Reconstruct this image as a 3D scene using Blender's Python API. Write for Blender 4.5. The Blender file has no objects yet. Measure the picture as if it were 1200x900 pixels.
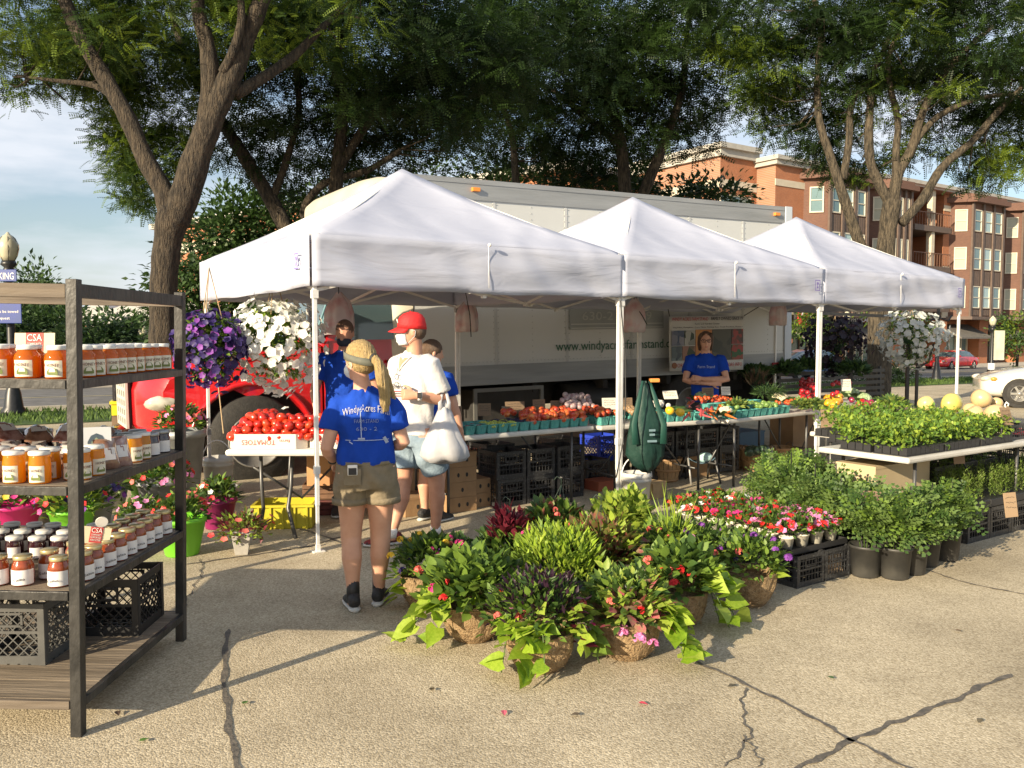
import bpy, bmesh, math, random
import numpy as np
from mathutils import Vector, Matrix, Quaternion
R = math.radians
random.seed(7)
rng = np.random.default_rng(7)
scn = bpy.context.scene
C = scn.collection
# ------------------------------------------------------------------ camera, world, sun, exposure
CAM_H, PITCH, FPX = 1.633, R(3.36), 995.0
cd = bpy.data.cameras.new('camera')
cam = bpy.data.objects.new('camera', cd); C.objects.link(cam)
cam.location = (0, 0, CAM_H); cam.rotation_euler = (R(90) - PITCH, 0, 0)
cd.sensor_width = 36; cd.lens = 36 * FPX / 1200; cd.clip_start = 0.05; cd.clip_end = 3000
scn.camera = cam
SUN_EL, SUN_AZ = R(19.0), R(41.0)       # light travels towards azimuth 41 deg right of straight ahead
sd = Vector((math.sin(SUN_AZ) * math.cos(SUN_EL), math.cos(SUN_AZ) * math.cos(SUN_EL), -math.sin(SUN_EL)))
sl = bpy.data.lights.new('sun', 'SUN'); sl.energy = 5.0; sl.angle = R(0.5); sl.color = (1.0, 0.84, 0.60)
so = bpy.data.objects.new('sun', sl); C.objects.link(so); so.rotation_euler = sd.to_track_quat('-Z', 'Y').to_euler()
so.location = (-20, -20, 15)
w = bpy.data.worlds.new('World'); scn.world = w; w.use_nodes = True
nt = w.node_tree; nt.nodes.clear()
def N(t, **k):
    n = nt.nodes.new(t)
    for a, b in k.items(): setattr(n, a, b)
    return n
wo = N('ShaderNodeOutputWorld'); bg = N('ShaderNodeBackground'); bg.inputs[1].default_value = 0.085
sky = N('ShaderNodeTexSky', sky_type='NISHITA', sun_disc=False, sun_elevation=SUN_EL,
        sun_rotation=math.pi + SUN_AZ, altitude=200, air_density=1.0, dust_density=1.6, ozone_density=1.2)
tc = N('ShaderNodeTexCoord'); mp = N('ShaderNodeMapping'); mp.inputs['Scale'].default_value = (1.2, 1.2, 5.5)
nz = N('ShaderNodeTexNoise'); nz.inputs['Scale'].default_value = 2.1; nz.inputs['Detail'].default_value = 7; nz.inputs['Roughness'].default_value = .55
cr = N('ShaderNodeValToRGB'); cr.color_ramp.elements[0].position = .40; cr.color_ramp.elements[1].position = .62
cr.color_ramp.elements[0].color = (.12, .12, .12, 1); cr.color_ramp.elements[1].color = (.95, .95, .95, 1)
mx = N('ShaderNodeMix', data_type='RGBA'); mx.inputs[7].default_value = (5.3, 5.6, 6.1, 1)
nt.links.new(tc.outputs['Generated'], mp.inputs[0]); nt.links.new(mp.outputs[0], nz.inputs[0]); nt.links.new(nz.outputs[0], cr.inputs[0])
nt.links.new(cr.outputs[0], mx.inputs[0]); nt.links.new(sky.outputs[0], mx.inputs[6]); nt.links.new(mx.outputs[2], bg.inputs[0])
nt.links.new(bg.outputs[0], wo.inputs[0])
scn.view_settings.view_transform = 'Standard'; scn.view_settings.look = 'None'
scn.view_settings.exposure = 0.95; scn.view_settings.gamma = 1.0

# ------------------------------------------------------------------ frames of reference
_c, _s = math.cos(PITCH), math.sin(PITCH)
def at(px, py, Y):
    """world point on the sight line of photo pixel px,py at distance Y"""
    a = (px - 600) / FPX; b = -(py - 450) / FPX
    dy, dz = _c + b * _s, -_s + b * _c
    return Vector((a / dy * Y, Y, CAM_H + dz / dy * Y))
P1 = Vector((-1.468, 6.251)); TH = R(34.4)
UV = (Vector((math.cos(TH), math.sin(TH))), Vector((-math.sin(TH), math.cos(TH))))
def LL(u, v, z=0.0):
    """stall frame: u along the row of tents, v away from the camera"""
    q = P1 + UV[0] * u + UV[1] * v
    return Vector((q.x, q.y, z))
def gz(Y): return -0.018 * max(0.0, Y - 12.0)

# ------------------------------------------------------------------ materials
MATS = {}
def mat(name, col, rough=.6, col2=None, scale=20, bump=0, bscale=None, metal=0, trans=0, spec=.5, detail=4, alpha=1, vor=False, coord='Object', stretch=None, coat=0, transm=0, ramp=(.35, .65), emit=0, bdist=.02):
    if name in MATS: return MATS[name]
    m = bpy.data.materials.new(name); m.use_nodes = True; t = m.node_tree
    p = t.nodes['Principled BSDF']; out = t.nodes['Material Output']
    c1 = (*col, 1); p.inputs['Base Color'].default_value = c1
    p.inputs['Roughness'].default_value = rough; p.inputs['Metallic'].default_value = metal
    p.inputs['Specular IOR Level'].default_value = spec
    p.inputs['Coat Weight'].default_value = coat; p.inputs['Transmission Weight'].default_value = transm
    p.inputs['Alpha'].default_value = alpha
    if emit:
        p.inputs['Emission Color'].default_value = c1; p.inputs['Emission Strength'].default_value = emit
    cs = None
    if col2 or bump:
        tc = t.nodes.new('ShaderNodeTexCoord'); src = tc.outputs[coord]
        if stretch:
            mpn = t.nodes.new('ShaderNodeMapping'); mpn.inputs['Scale'].default_value = stretch
            t.links.new(src, mpn.inputs[0]); src = mpn.outputs[0]
    if col2:
        if vor:
            n = t.nodes.new('ShaderNodeTexVoronoi'); n.inputs['Scale'].default_value = scale; fac = n.outputs['Color']
        else:
            n = t.nodes.new('ShaderNodeTexNoise'); n.inputs['Scale'].default_value = scale; n.inputs['Detail'].default_value = detail; fac = n.outputs['Fac']
        t.links.new(src, n.inputs['Vector'])
        r = t.nodes.new('ShaderNodeValToRGB'); r.color_ramp.elements[0].position = ramp[0]; r.color_ramp.elements[1].position = ramp[1]
        r.color_ramp.elements[0].color = c1; r.color_ramp.elements[1].color = (*col2, 1)
        t.links.new(fac, r.inputs[0]); t.links.new(r.outputs[0], p.inputs['Base Color']); cs = r.outputs[0]
    if bump:
        n2 = t.nodes.new('ShaderNodeTexNoise'); n2.inputs['Scale'].default_value = bscale or scale; n2.inputs['Detail'].default_value = 5
        t.links.new(src, n2.inputs['Vector'])
        b = t.nodes.new('ShaderNodeBump'); b.inputs['Strength'].default_value = min(1, bump); b.inputs['Distance'].default_value = bdist
        t.links.new(n2.outputs['Fac'], b.inputs['Height']); t.links.new(b.outputs[0], p.inputs['Normal'])
    if trans:
        tr = t.nodes.new('ShaderNodeBsdfTranslucent'); tr.inputs[0].default_value = c1
        if cs: t.links.new(cs, tr.inputs[0])
        ms = t.nodes.new('ShaderNodeMixShader'); ms.inputs[0].default_value = trans
        t.links.new(p.outputs[0], ms.inputs[1]); t.links.new(tr.outputs[0], ms.inputs[2]); t.links.new(ms.outputs[0], out.inputs[0])
    MATS[name] = m
    return m

# ------------------------------------------------------------------ mesh building
class MB:
    def __init__(s): s.v = []; s.f = []; s.m = []
    def add(s, vs, fs, mi=0):
        o = len(s.v); s.v += [tuple(v) for v in vs]; s.f += [tuple(i + o for i in f) for f in fs]; s.m += [mi] * len(fs); return s
    def box(s, x0, x1, y0, y1, z0, z1, mi=0, M=None):
        vs = [(x, y, z) for z in (z0, z1) for y in (y0, y1) for x in (x0, x1)]
        if M is not None: vs = [M @ Vector(v) for v in vs]
        return s.add(vs, [(0, 2, 3, 1), (4, 5, 7, 6), (0, 1, 5, 4), (2, 6, 7, 3), (0, 4, 6, 2), (1, 3, 7, 5)], mi)
    def cbox(s, c, sx, sy, sz, M=None, mi=0):
        c = Vector(c); T = Matrix.Translation(c)
        if M is not None: T = T @ M.to_4x4()
        return s.box(-sx/2, sx/2, -sy/2, sy/2, -sz/2, sz/2, mi, T)
    def bar(s, a, b, w, h=None, mi=0, up=(0, 0, 1)):
        a, b = Vector(a), Vector(b); d = b - a; L = d.length; h = h or w
        if L < 1e-6: return s
        z = d / L; up = Vector(up)
        if abs(z.dot(up)) > .98: up = Vector((1, 0, 0)) if abs(z.x) < .9 else Vector((0, 1, 0))
        x = up.cross(z).normalized(); y = z.cross(x)
        vs = [p + x * sx * w / 2 + y * sy * h / 2 for p in (a, b) for sy in (-1, 1) for sx in (-1, 1)]
        return s.add(vs, [(0, 2, 3, 1), (4, 5, 7, 6), (0, 1, 5, 4), (2, 6, 7, 3), (0, 4, 6, 2), (1, 3, 7, 5)], mi)
    def tube(s, pts, r, n=8, mi=0, caps=True):
        pts = [Vector(p) for p in pts]; rs = r if isinstance(r, (list, tuple)) else [r] * len(pts)
        return s.loft([(p, q, q) for p, q in zip(pts, rs)], n, mi, caps)
    def loft(s, rings, n=12, mi=0, caps=True, ref=None, flip=False):
        """rings: (centre, rx, ry[, xdir]) joined along the path"""
        P = [Vector(r[0]) for r in rings]; k = len(P); o = len(s.v); px = None
        for i in range(k):
            d = (P[min(i + 1, k - 1)] - P[max(i - 1, 0)])
            d = d.normalized() if d.length > 1e-9 else Vector((0, 0, 1))
            rr = rings[i]
            if len(rr) > 3: x = Vector(rr[3])
            elif ref is not None: x = Vector(ref)
            elif px is not None: x = px
            else: x = Vector((1, 0, 0)) if abs(d.x) < .9 else Vector((0, 1, 0))
            x = x - d * x.dot(d)
            if x.length < 1e-6: x = d.orthogonal()
            x.normalize(); px = x; y = d.cross(x)
            for j in range(n):
                a = 2 * math.pi * j / n
                s.v.append(tuple(P[i] + x * math.cos(a) * rr[1] + y * math.sin(a) * rr[2]))
        for i in range(k - 1):
            for j in range(n):
                a = o + i * n + j; b = o + i * n + (j + 1) % n
                s.f.append((a, b, b + n, a + n)); s.m.append(mi)
        if caps:
            s.f.append(tuple(o + j for j in reversed(range(n)))); s.m.append(mi)
            s.f.append(tuple(o + (k - 1) * n + j for j in range(n))); s.m.append(mi)
        return s
    def lathe(s, prof, n=16, c=(0, 0, 0), mi=0, sx=1, sy=1, M=None):
        c = Vector(c); o = len(s.v)
        for r, z in prof:
            for j in range(n):
                a = 2 * math.pi * j / n; v = Vector((r * math.cos(a) * sx, r * math.sin(a) * sy, z))
                s.v.append(tuple((M @ v if M is not None else v) + c))
        k = len(prof)
        for i in range(k - 1):
            for j in range(n):
                a = o + i * n + j; b = o + i * n + (j + 1) % n
                s.f.append((a, b, b + n, a + n)); s.m.append(mi)
        if prof[0][0] > 1e-4: s.f.append(tuple(o + j for j in reversed(range(n)))); s.m.append(mi)
        if prof[-1][0] > 1e-4: s.f.append(tuple(o + (k - 1) * n + j for j in range(n))); s.m.append(mi)
        return s
    def ball(s, c, rx, ry=None, rz=None, n=12, mi=0, M=None, k=None):
        ry = ry or rx; rz = rz or rx; k = k or max(4, n // 2)
        pr = [(max(1e-5, math.sin(math.pi * i / k)), -math.cos(math.pi * i / k)) for i in range(k + 1)]
        S = Matrix.Diagonal((rx, ry, rz)); S = (M.to_3x3() @ S) if M is not None else S
        return s.lathe(pr, n, c, mi, M=S)
    def prism(s, poly, y0, y1, mi=0, axis='y', fy=None):
        """polygon in x,z pulled along y (axis y) or x,y pulled along z (axis z)"""
        n = len(poly)
        if axis == 'y': vs = [(x, y, z) for y in (y0, y1) for x, z in poly]
        elif axis == 'z': vs = [(x, y, z) for z in (y0, y1) for x, y in poly]
        else: vs = [(x, y, z) for x in (y0, y1) for y, z in poly]
        if fy: vs = [fy(v) for v in vs]
        fs = [tuple(range(n)), tuple(reversed(range(n, 2 * n)))] + [(i, i + n, (i + 1) % n + n, (i + 1) % n) for i in range(n)]
        return s.add(vs, fs, mi)
    def tf(s, M, start=0):
        for i in range(start, len(s.v)): s.v[i] = tuple(M @ Vector(s.v[i]))
        return s
    def mesh(s, name, mats, smooth=False):
        me = bpy.data.meshes.new(name); me.from_pydata(s.v, [], s.f)
        for m in (mats if isinstance(mats, (list, tuple)) else [mats]): me.materials.append(m)
        me.polygons.foreach_set('material_index', s.m)
        if smooth: me.polygons.foreach_set('use_smooth', [True] * len(s.f))
        bm = bmesh.new(); bm.from_mesh(me); bmesh.ops.recalc_face_normals(bm, faces=bm.faces); bm.to_mesh(me); bm.free()
        me.update(); return me
def obj(name, data, parent=None, loc=None, rot=None, kind=None, label=None):
    o = bpy.data.objects.new(name, data); C.objects.link(o)
    if parent: o.parent = parent
    if loc is not None: o.location = loc
    if rot is not None: o.rotation_euler = rot if hasattr(rot, '__len__') else (0, 0, rot)
    if kind: o['kind'] = kind
    if label: o['label'] = label
    return o
def part(name, mb, m, parent=None, smooth=False, bevel=0, loc=None, rot=None, kind=None, label=None, solid=0, subd=0):
    o = obj(name, mb.mesh(name, m, smooth), parent, loc, rot, kind, label)
    if solid: md = o.modifiers.new('solid', 'SOLIDIFY'); md.thickness = solid; md.offset = 0
    if bevel:
        md = o.modifiers.new('bevel', 'BEVEL'); md.width = bevel; md.segments = 2; md.limit_method = 'ANGLE'; md.angle_limit = R(35)
    if subd: md = o.modifiers.new('sub', 'SUBSURF'); md.levels = subd; md.render_levels = subd
    return o
def tag(o, label, cat, group=None):
    o['label'] = label; o['category'] = cat
    if group: o['group'] = group
    return o
def thing(name, label, cat, loc=(0, 0, 0), rot=0, group=None):
    return tag(obj(name, None, None, loc, rot), label, cat, group)
def dup(src, loc=None, rot=None, label=None, group=None, scale=None, parent=None):
    c = src.copy(); C.objects.link(c); c.parent = parent
    if loc is not None: c.location = loc
    if rot is not None: c.rotation_euler = rot if hasattr(rot, '__len__') else (0, 0, rot)
    if scale is not None: c.scale = scale if hasattr(scale, '__len__') else (scale,) * 3
    if label: c['label'] = label
    if group: c['group'] = group
    for ch in src.children: dup(ch, parent=c)
    return c
def struct(name, mb, m, **k): return part(name, mb, m, kind='structure', **k)
def text_mesh(txt, size, depth=.001, key={}):
    k = (txt, size, depth)
    if k in key: return key[k]
    cu = bpy.data.curves.new('lettering', 'FONT'); cu.body = txt; cu.size = size; cu.extrude = depth
    cu.align_x = 'CENTER'; cu.align_y = 'CENTER'; cu.resolution_u = 2
    o = bpy.data.objects.new('t', cu); me = bpy.data.meshes.new_from_object(o); bpy.data.objects.remove(o)
    me.name = 'lettering'; key[k] = me; return me
def text(txt, size, m, parent, loc, rot, sx=1, name='lettering', depth=.001, width=None):
    me = text_mesh(txt, size, depth)
    me = me.copy(); me.materials.clear(); me.materials.append(m)
    o = obj(name, me, parent, loc, rot)
    if width:
        xs = [v.co.x for v in me.vertices]; sx = width / (max(xs) - min(xs))
    o.scale = (sx, 1, 1)
    return o
NAMES = ['first', 'second', 'third', 'fourth', 'fifth', 'sixth', 'seventh', 'eighth', 'ninth', 'tenth', 'eleventh', 'twelfth', 'thirteenth', 'fourteenth', 'fifteenth', 'sixteenth', 'seventeenth', 'eighteenth', 'nineteenth', 'twentieth']

# ---- clouds of small leaves, all numpy
def diamond(L=1.0, W=.3, fold=.1, k=0):
    """one leaf: root at 0, tip at +x; returns verts, quads"""
    return np.array([(0, 0, 0), (L * .45, -W / 2, fold), (L, 0, 0), (L * .45, W / 2, fold)], float), [(0, 1, 2, 3)]
def frond(n=5, L=1.0, lw=.09, ll=.3):
    vs = []; fs = []
    for i in range(n):
        t = (i + .6) / n
        for sgn in (-1, 1):
            o = len(vs); l = ll * (1 - .35 * t); w_ = lw
            x = t * L; d = np.array((.35, sgn * .94, -.15)) * l; p = np.array((x, 0, -.18 * t * t)); q = np.array((.94, -sgn * .35, 0)) * w_
            vs += [p, p + d * .5 + q, p + d, p + d * .5 - q]; fs.append((o, o + 1, o + 2, o + 3))
    return np.array(vs), fs
def leaf4(L=1.0, W=.5):
    """a broader bent leaf of two quads"""
    return np.array([(0, 0, 0), (L*.4, -W/2, .06), (L*.45, 0, -.02), (L*.4, W/2, .06), (L, 0, -.12)], float), [(0, 1, 4, 2), (0, 2, 4, 3)]
def leafy(L=1.0, W=.6):
    return np.array([(0,0,0),(.25*L,-W*.42,.03),(.55*L,-W*.4,.03),(L,0,-.1),(.55*L,W*.4,.03),(.25*L,W*.42,.03),(.5*L,0,-.03)], float), [(0,1,2,6),(6,2,3),(6,3,4),(0,6,4,5)]
def blossom(n=5):
    """an open flower facing +x"""
    vs=[(0,0,0)]; fs=[]
    for i in range(n):
        a=2*math.pi*i/n; b=a+2*math.pi/n*.5; a2=a-2*math.pi/n*.5
        o=len(vs); vs+=[(.15,.45*math.cos(a2),.45*math.sin(a2)),(.22,.56*math.cos(a),.56*math.sin(a)),(.15,.45*math.cos(b),.45*math.sin(b))]
        fs.append((0,o,o+1,o+2))
    return np.array(vs,float),fs
def cloud_mesh(name, pts, dirs, sizes, tmpl, mats, mi=None, roll=None):
    tv, tf_ = tmpl; n = len(pts); k = len(tv)
    d = dirs / (np.linalg.norm(dirs, axis=1)[:, None] + 1e-9)
    up = np.tile(np.array([0, 0, 1.0]), (n, 1)); side = np.cross(up, d)
    sn = np.linalg.norm(side, axis=1); side[sn < .05] = (1, 0, 0); side /= np.linalg.norm(side, axis=1)[:, None]
    nrm = np.cross(d, side)
    r = rng.normal(0, .5, n) if roll is None else (rng.normal(0, roll, n) if roll > 0 else np.zeros(n))
    cr_, sr_ = np.cos(r)[:, None], np.sin(r)[:, None]
    s2 = side * cr_ + nrm * sr_; n2 = -side * sr_ + nrm * cr_
    V_ = pts[:, None, :] + sizes[:, None, None] * (tv[None, :, 0, None] * d[:, None, :] + tv[None, :, 1, None] * s2[:, None, :] + tv[None, :, 2, None] * n2[:, None, :])
    V_ = V_.reshape(-1, 3)
    lt = np.array([len(f) for f in tf_]); flat = np.array([i for f in tf_ for i in f])
    loops = (flat[None, :] + (np.arange(n) * k)[:, None]).ravel()
    tot = np.tile(lt, n); st = np.concatenate([[0], np.cumsum(tot)[:-1]])
    me = bpy.data.meshes.new(name); me.vertices.add(len(V_)); me.vertices.foreach_set('co', V_.ravel().astype(np.float32))
    me.loops.add(len(loops)); me.loops.foreach_set('vertex_index', loops.astype(np.int32))
    me.polygons.add(len(tot)); me.polygons.foreach_set('loop_start', st.astype(np.int32)); me.polygons.foreach_set('loop_total', tot.astype(np.int32))
    for m in mats: me.materials.append(m)
    if mi is None: mi = rng.integers(0, len(mats), n)
    me.polygons.foreach_set('material_index', np.repeat(mi, len(lt)).astype(np.int32))
    me.update(calc_edges=True); return me
def rdirs(n, up=0.0, spread=1.0):
    d = rng.normal(0, 1, (n, 3)); d /= np.linalg.norm(d, axis=1)[:, None]
    d[:, 2] = d[:, 2] * spread + up
    return d
M_wht = mat('print_white', (.8, .78, .74), .6)
# ================================================================== GROUND
def ground_mat():
    m = bpy.data.materials.new('exposed_aggregate'); m.use_nodes = True; t = m.node_tree; p = t.nodes['Principled BSDF']
    tc = t.nodes.new('ShaderNodeTexCoord'); L = t.links.new
    v = t.nodes.new('ShaderNodeTexVoronoi'); v.inputs['Scale'].default_value = 120; L(tc.outputs['Object'], v.inputs['Vector'])
    r = t.nodes.new('ShaderNodeValToRGB'); L(v.outputs['Color'], r.inputs[0])
    e = r.color_ramp.elements; e[0].position = .1; e[0].color = (.33, .275, .185, 1); e[1].position = .9; e[1].color = (.60, .525, .385, 1)
    k = e.new(.5); k.color = (.475, .405, .285, 1)
    n = t.nodes.new('ShaderNodeTexNoise'); n.inputs['Scale'].default_value = .9; n.inputs['Detail'].default_value = 8; n.inputs['Roughness'].default_value = .65; L(tc.outputs['Object'], n.inputs['Vector'])
    r2 = t.nodes.new('ShaderNodeValToRGB'); L(n.outputs['Fac'], r2.inputs[0])
    r2.color_ramp.elements[0].position = .33; r2.color_ramp.elements[0].color = (.66, .65, .64, 1); r2.color_ramp.elements[1].position = .6; r2.color_ramp.elements[1].color = (1, 1, 1, 1)
    mx = t.nodes.new('ShaderNodeMix'); mx.data_type = 'RGBA'; mx.blend_type = 'MULTIPLY'; mx.inputs[0].default_value = 1
    L(r.outputs[0], mx.inputs[6]); L(r2.outputs[0], mx.inputs[7]); L(mx.outputs[2], p.inputs['Base Color'])
    p.inputs['Roughness'].default_value = .9; p.inputs['Specular IOR Level'].default_value = .2
    b = t.nodes.new('ShaderNodeBump'); b.inputs['Strength'].default_value = .4; b.inputs['Distance'].default_value = .006
    L(v.outputs['Distance'], b.inputs['Height']); b.invert = True; L(b.outputs[0], p.inputs['Normal'])
    return m
GM = ground_mat()
YB = [-60, 0, 12, 20, 30, 45, 60, 70, 120, 1500]
def gzc(Y): return gz(min(Y, 70))
def strip(uv0, uv1, dz, n=24):
    """flat sheet over a rectangle of the stall frame following the ground"""
    mb = MB(); (u0, v0), (u1, v1) = uv0, uv1
    for i in range(n + 1):
        for j in range(5):
            q = LL(u0 + (u1 - u0) * i / n, v0 + (v1 - v0) * j / 4); mb.v.append((q.x, q.y, gzc(q.y) + dz))
    for i in range(n):
        for j in range(4):
            a = i * 5 + j; mb.f.append((a, a + 5, a + 6, a + 1)); mb.m.append(0)
    return mb
g = MB()
for y in YB: g.v += [(-900, y, gzc(y)), (900, y, gzc(y))]
for i in range(len(YB) - 1): g.f.append((2*i, 2*i+1, 2*i+3, 2*i+2)); g.m.append(0)
struct('ground', g, GM)
M_asph = mat('asphalt', (.1, .098, .095), .9, (.16, .155, .15), 3, bump=.3, bscale=60)
M_side = mat('sidewalk_concrete', (.42, .38, .32), .9, (.5, .46, .39), 1.5, bump=.2, bscale=40)
M_grass = mat('grass_blades', (.06, .12, .025), .8, (.12, .19, .04), 4, trans=.3)
struct('road', strip((-70, 16.2), (160, 28.6), .006, 60), M_asph)
struct('sidewalk', strip((-70, 28.75), (160, 32.2), .12, 60), M_side)
kb = MB()
for i in range(60):
    a = LL(-70 + i * 3.83, 28.68); b = LL(-70 + (i + 1) * 3.83, 28.68)
    kb.bar((a.x, a.y, gzc(a.y) + .06), (b.x, b.y, gzc(b.y) + .06), .14, .13)
    a = LL(-70 + i * 3.83, 16.1); b = LL(-70 + (i + 1) * 3.83, 16.1)
    kb.bar((a.x, a.y, gzc(a.y) + .06), (b.x, b.y, gzc(b.y) + .06), .14, .13)
struct('kerb', kb, M_side)
struct('lawn', strip((-70, 12.2), (160, 16.0), .012, 60), M_grass)
n = 24000; uu = rng.uniform(-16, 60, n); vv = rng.uniform(12.2, 15.9, n)
gp = np.array([LL(a, b) for a, b in zip(uu, vv)]); gp[:, 2] = [gzc(y) + .012 for y in gp[:, 1]]
go = obj('grass', cloud_mesh('grass', gp, rdirs(n, 1.6, .3), rng.uniform(.06, .16, n), diamond(1, .25), [M_grass]), kind='stuff')
# lane line on the road
struct('lane_marking', strip((-40, 22.3), (120, 22.42), .012, 60), mat('road_paint', (.6, .5, .2), .8, (.5, .42, .2), 5))
# sealed joints and cracks in the paving: a thin tar bead, irregular in width
M_tar = mat('crack_tar', (.075, .068, .058), .8, (.15, .13, .105), 30, bump=.3, bscale=80)
def crack(pts, w0, jag=.012, nseg=14, m=M_tar, z=.004):
    mb = MB(); P = [Vector((p[0], p[1])) for p in pts]; L = []; 
    for i in range(len(P) - 1):
        for k in range(nseg): L.append(P[i].lerp(P[i + 1], k / nseg))
    ph = random.uniform(0, 6)
    L.append(P[-1]); k = len(L)
    for i, p in enumerate(L):
        d = (L[min(i + 1, k - 1)] - L[max(i - 1, 0)]).normalized(); nn = Vector((-d.y, d.x)); j = .6 * jag * (math.sin(i * .55 + ph) + .6 * math.sin(i * 1.37 + ph * 2)) * .8
        ww = w0 * (.72 + .25 * math.sin(i * .9 + ph)) * (1 if 0 < i < k - 1 else .2)
        for sgn in (-1, 1): q = p + nn * (j + sgn * ww / 2 + random.uniform(-.12, .12) * ww); mb.v.append((q.x, q.y, z))
    for i in range(k - 1): mb.f.append((2*i, 2*i+1, 2*i+3, 2*i+2)); mb.m.append(0)
    return struct('pavement_crack', mb, m)
def gp2(px, py):
    a = at(px, py, 1.0); t = CAM_H / (CAM_H - a.z); return (a.x * t, t)
crack([gp2(*p) for p in [(805, 770), (870, 800), (950, 840), (998, 868), (1085, 910)]], .026)
crack([gp2(*p) for p in [(1184, 790), (1120, 820), (1055, 845), (998, 868), (930, 905), (900, 930)]], .036, .014)
crack([gp2(*p) for p in [(267, 738), (262, 790), (268, 850), (280, 905)]], .034, .008)
crack([gp2(*p) for p in [(872, 806), (870, 835), (880, 865), (850, 900)]], .012, .02)
crack([gp2(*p) for p in [(1085, 668), (1130, 683), (1200, 697), (1260, 705)]], .022, .01)
crack([gp2(*p) for p in [(215, 662), (300, 650), (365, 640), (430, 620), (520, 600)]], .03, .012)
crack([gp2(*p) for p in [(330, 612), (400, 636), (450, 640)]], .03, .01)
crack([gp2(*p) for p in [(236, 655), (237, 672), (226, 690), (215, 712)]], .012, .02)
crack([gp2(*p) for p in [(870, 862), (885, 880), (893, 900)]], .01, .02)
for nm, (px, py), col in [('fallen_leaf', (285, 828), (.08, .16, .03)), ('fallen_leaf', (163, 872), (.1, .2, .03)), ('dried_leaf', (137, 836), (.06, .04, .03)), ('dried_leaf', (862, 805), (.07, .06, .04)), ('fallen_leaf', (977, 798), (.05, .1, .03)), ('dried_leaf', (1127, 742), (.12, .08, .04)), ('flower_petal', (748, 826), (.5, .05, .08)), ('dried_leaf', (680, 840), (.08, .06, .04)), ('dried_leaf', (505, 812), (.1, .07, .04)), ('flower_petal', (590, 835), (.55, .1, .15)), ('dried_leaf', (1150, 845), (.12, .1, .06))]:
    x, y = gp2(px, py); m = mat(nm + str(col), col, .6)
    tv, tf_ = leafy(.045, .03); tv[:, 2] *= .05; mb = MB().add([tuple(v) for v in tv], tf_)
    o = part(nm, mb, m, loc=(x, y, .012), rot=random.uniform(0, 6)); 
    side = 'near the left edge of the paving' if px < 300 else ('in the open paving before the flower baskets' if px < 760 else 'on the sunlit paving at lower right')
    tag(o, f"{'small ' + ('green' if col[1] > col[0]*1.3 else 'red' if col[0] > .3 else 'brown')} {nm.replace('_', ' ')} lying {side}", 'leaf' if 'leaf' in nm else 'petal', 'scraps lying on the paving')

# ================================================================== APARTMENT BUILDINGS
def bricks(name, c1, c2, mo, sc=1.0):
    m = bpy.data.materials.new(name); m.use_nodes = True; t = m.node_tree; p = t.nodes['Principled BSDF']; L = t.links.new
    tc = t.nodes.new('ShaderNodeTexCoord'); mp = t.nodes.new('ShaderNodeMapping'); mp.inputs['Rotation'].default_value = (R(90), 0, 0)
    b = t.nodes.new('ShaderNodeTexBrick'); L(tc.outputs['Object'], mp.inputs[0]); L(mp.outputs[0], b.inputs[0])
    b.inputs['Color1'].default_value = (*c1, 1); b.inputs['Color2'].default_value = (*c2, 1); b.inputs['Mortar'].default_value = (*mo, 1)
    b.inputs['Scale'].default_value = 4.2 * sc; b.inputs['Mortar Size'].default_value = .012
    n = t.nodes.new('ShaderNodeTexNoise'); n.inputs['Scale'].default_value = .6; L(tc.outputs['Object'], n.inputs[0])
    mx = t.nodes.new('ShaderNodeMix'); mx.data_type = 'RGBA'; mx.blend_type = 'MULTIPLY'; mx.inputs[0].default_value = .35
    L(b.outputs[0], mx.inputs[6]); L(n.outputs['Fac'], mx.inputs[7]); L(mx.outputs[2], p.inputs[0]); p.inputs['Roughness'].default_value = .85
    return m
M_brick = bricks('orange_brick', (.50, .19, .085), (.42, .155, .07), (.32, .24, .18))
M_brown = bricks('brown_brick', (.19, .095, .065), (.15, .075, .055), (.18, .13, .1))
M_stone = mat('cream_stone', (.5, .44, .34), .8, (.56, .5, .4), 2)
M_brownp = mat('brown_panel', (.10, .07, .055), .6, (.13, .09, .07), 3)
M_frame = mat('cream_window_frame', (.62, .57, .45), .5, (.58, .53, .42), 8)
M_glass = mat('window_glass', (.10, .16, .17), .06, (.16, .26, .27), .35, spec=.9)
M_blind = mat('window_blind', (.42, .42, .33), .6, (.35, .36, .29), 30)
M_grey = mat('grey_roof_metal', (.38, .38, .37), .5, (.44, .43, .41), 4)
def u_at(px, v):   # u of the point where pixel column px meets the plane v
    a = (px - 600) / FPX; b = .0587
    k = UV[1]; # (aY - P1x)*kx + (Y - P1y)*ky = v
    Y = (v + P1.x * k.x + P1.y * k.y) / (a * 1.0 * k.x + k.y)
    X = a * Y; return (X - P1.x) * UV[0].x + (Y - P1.y) * UV[0].y
V0 = 32.3
u0 = u_at(905, V0); bld = thing('apartment_building', 'long four storey orange brick apartment building with brown window bays behind the right tents', 'building', LL(u0, V0, -1.1), TH)
def bx_(px, v=V0): return u_at(px, v) - u0
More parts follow.
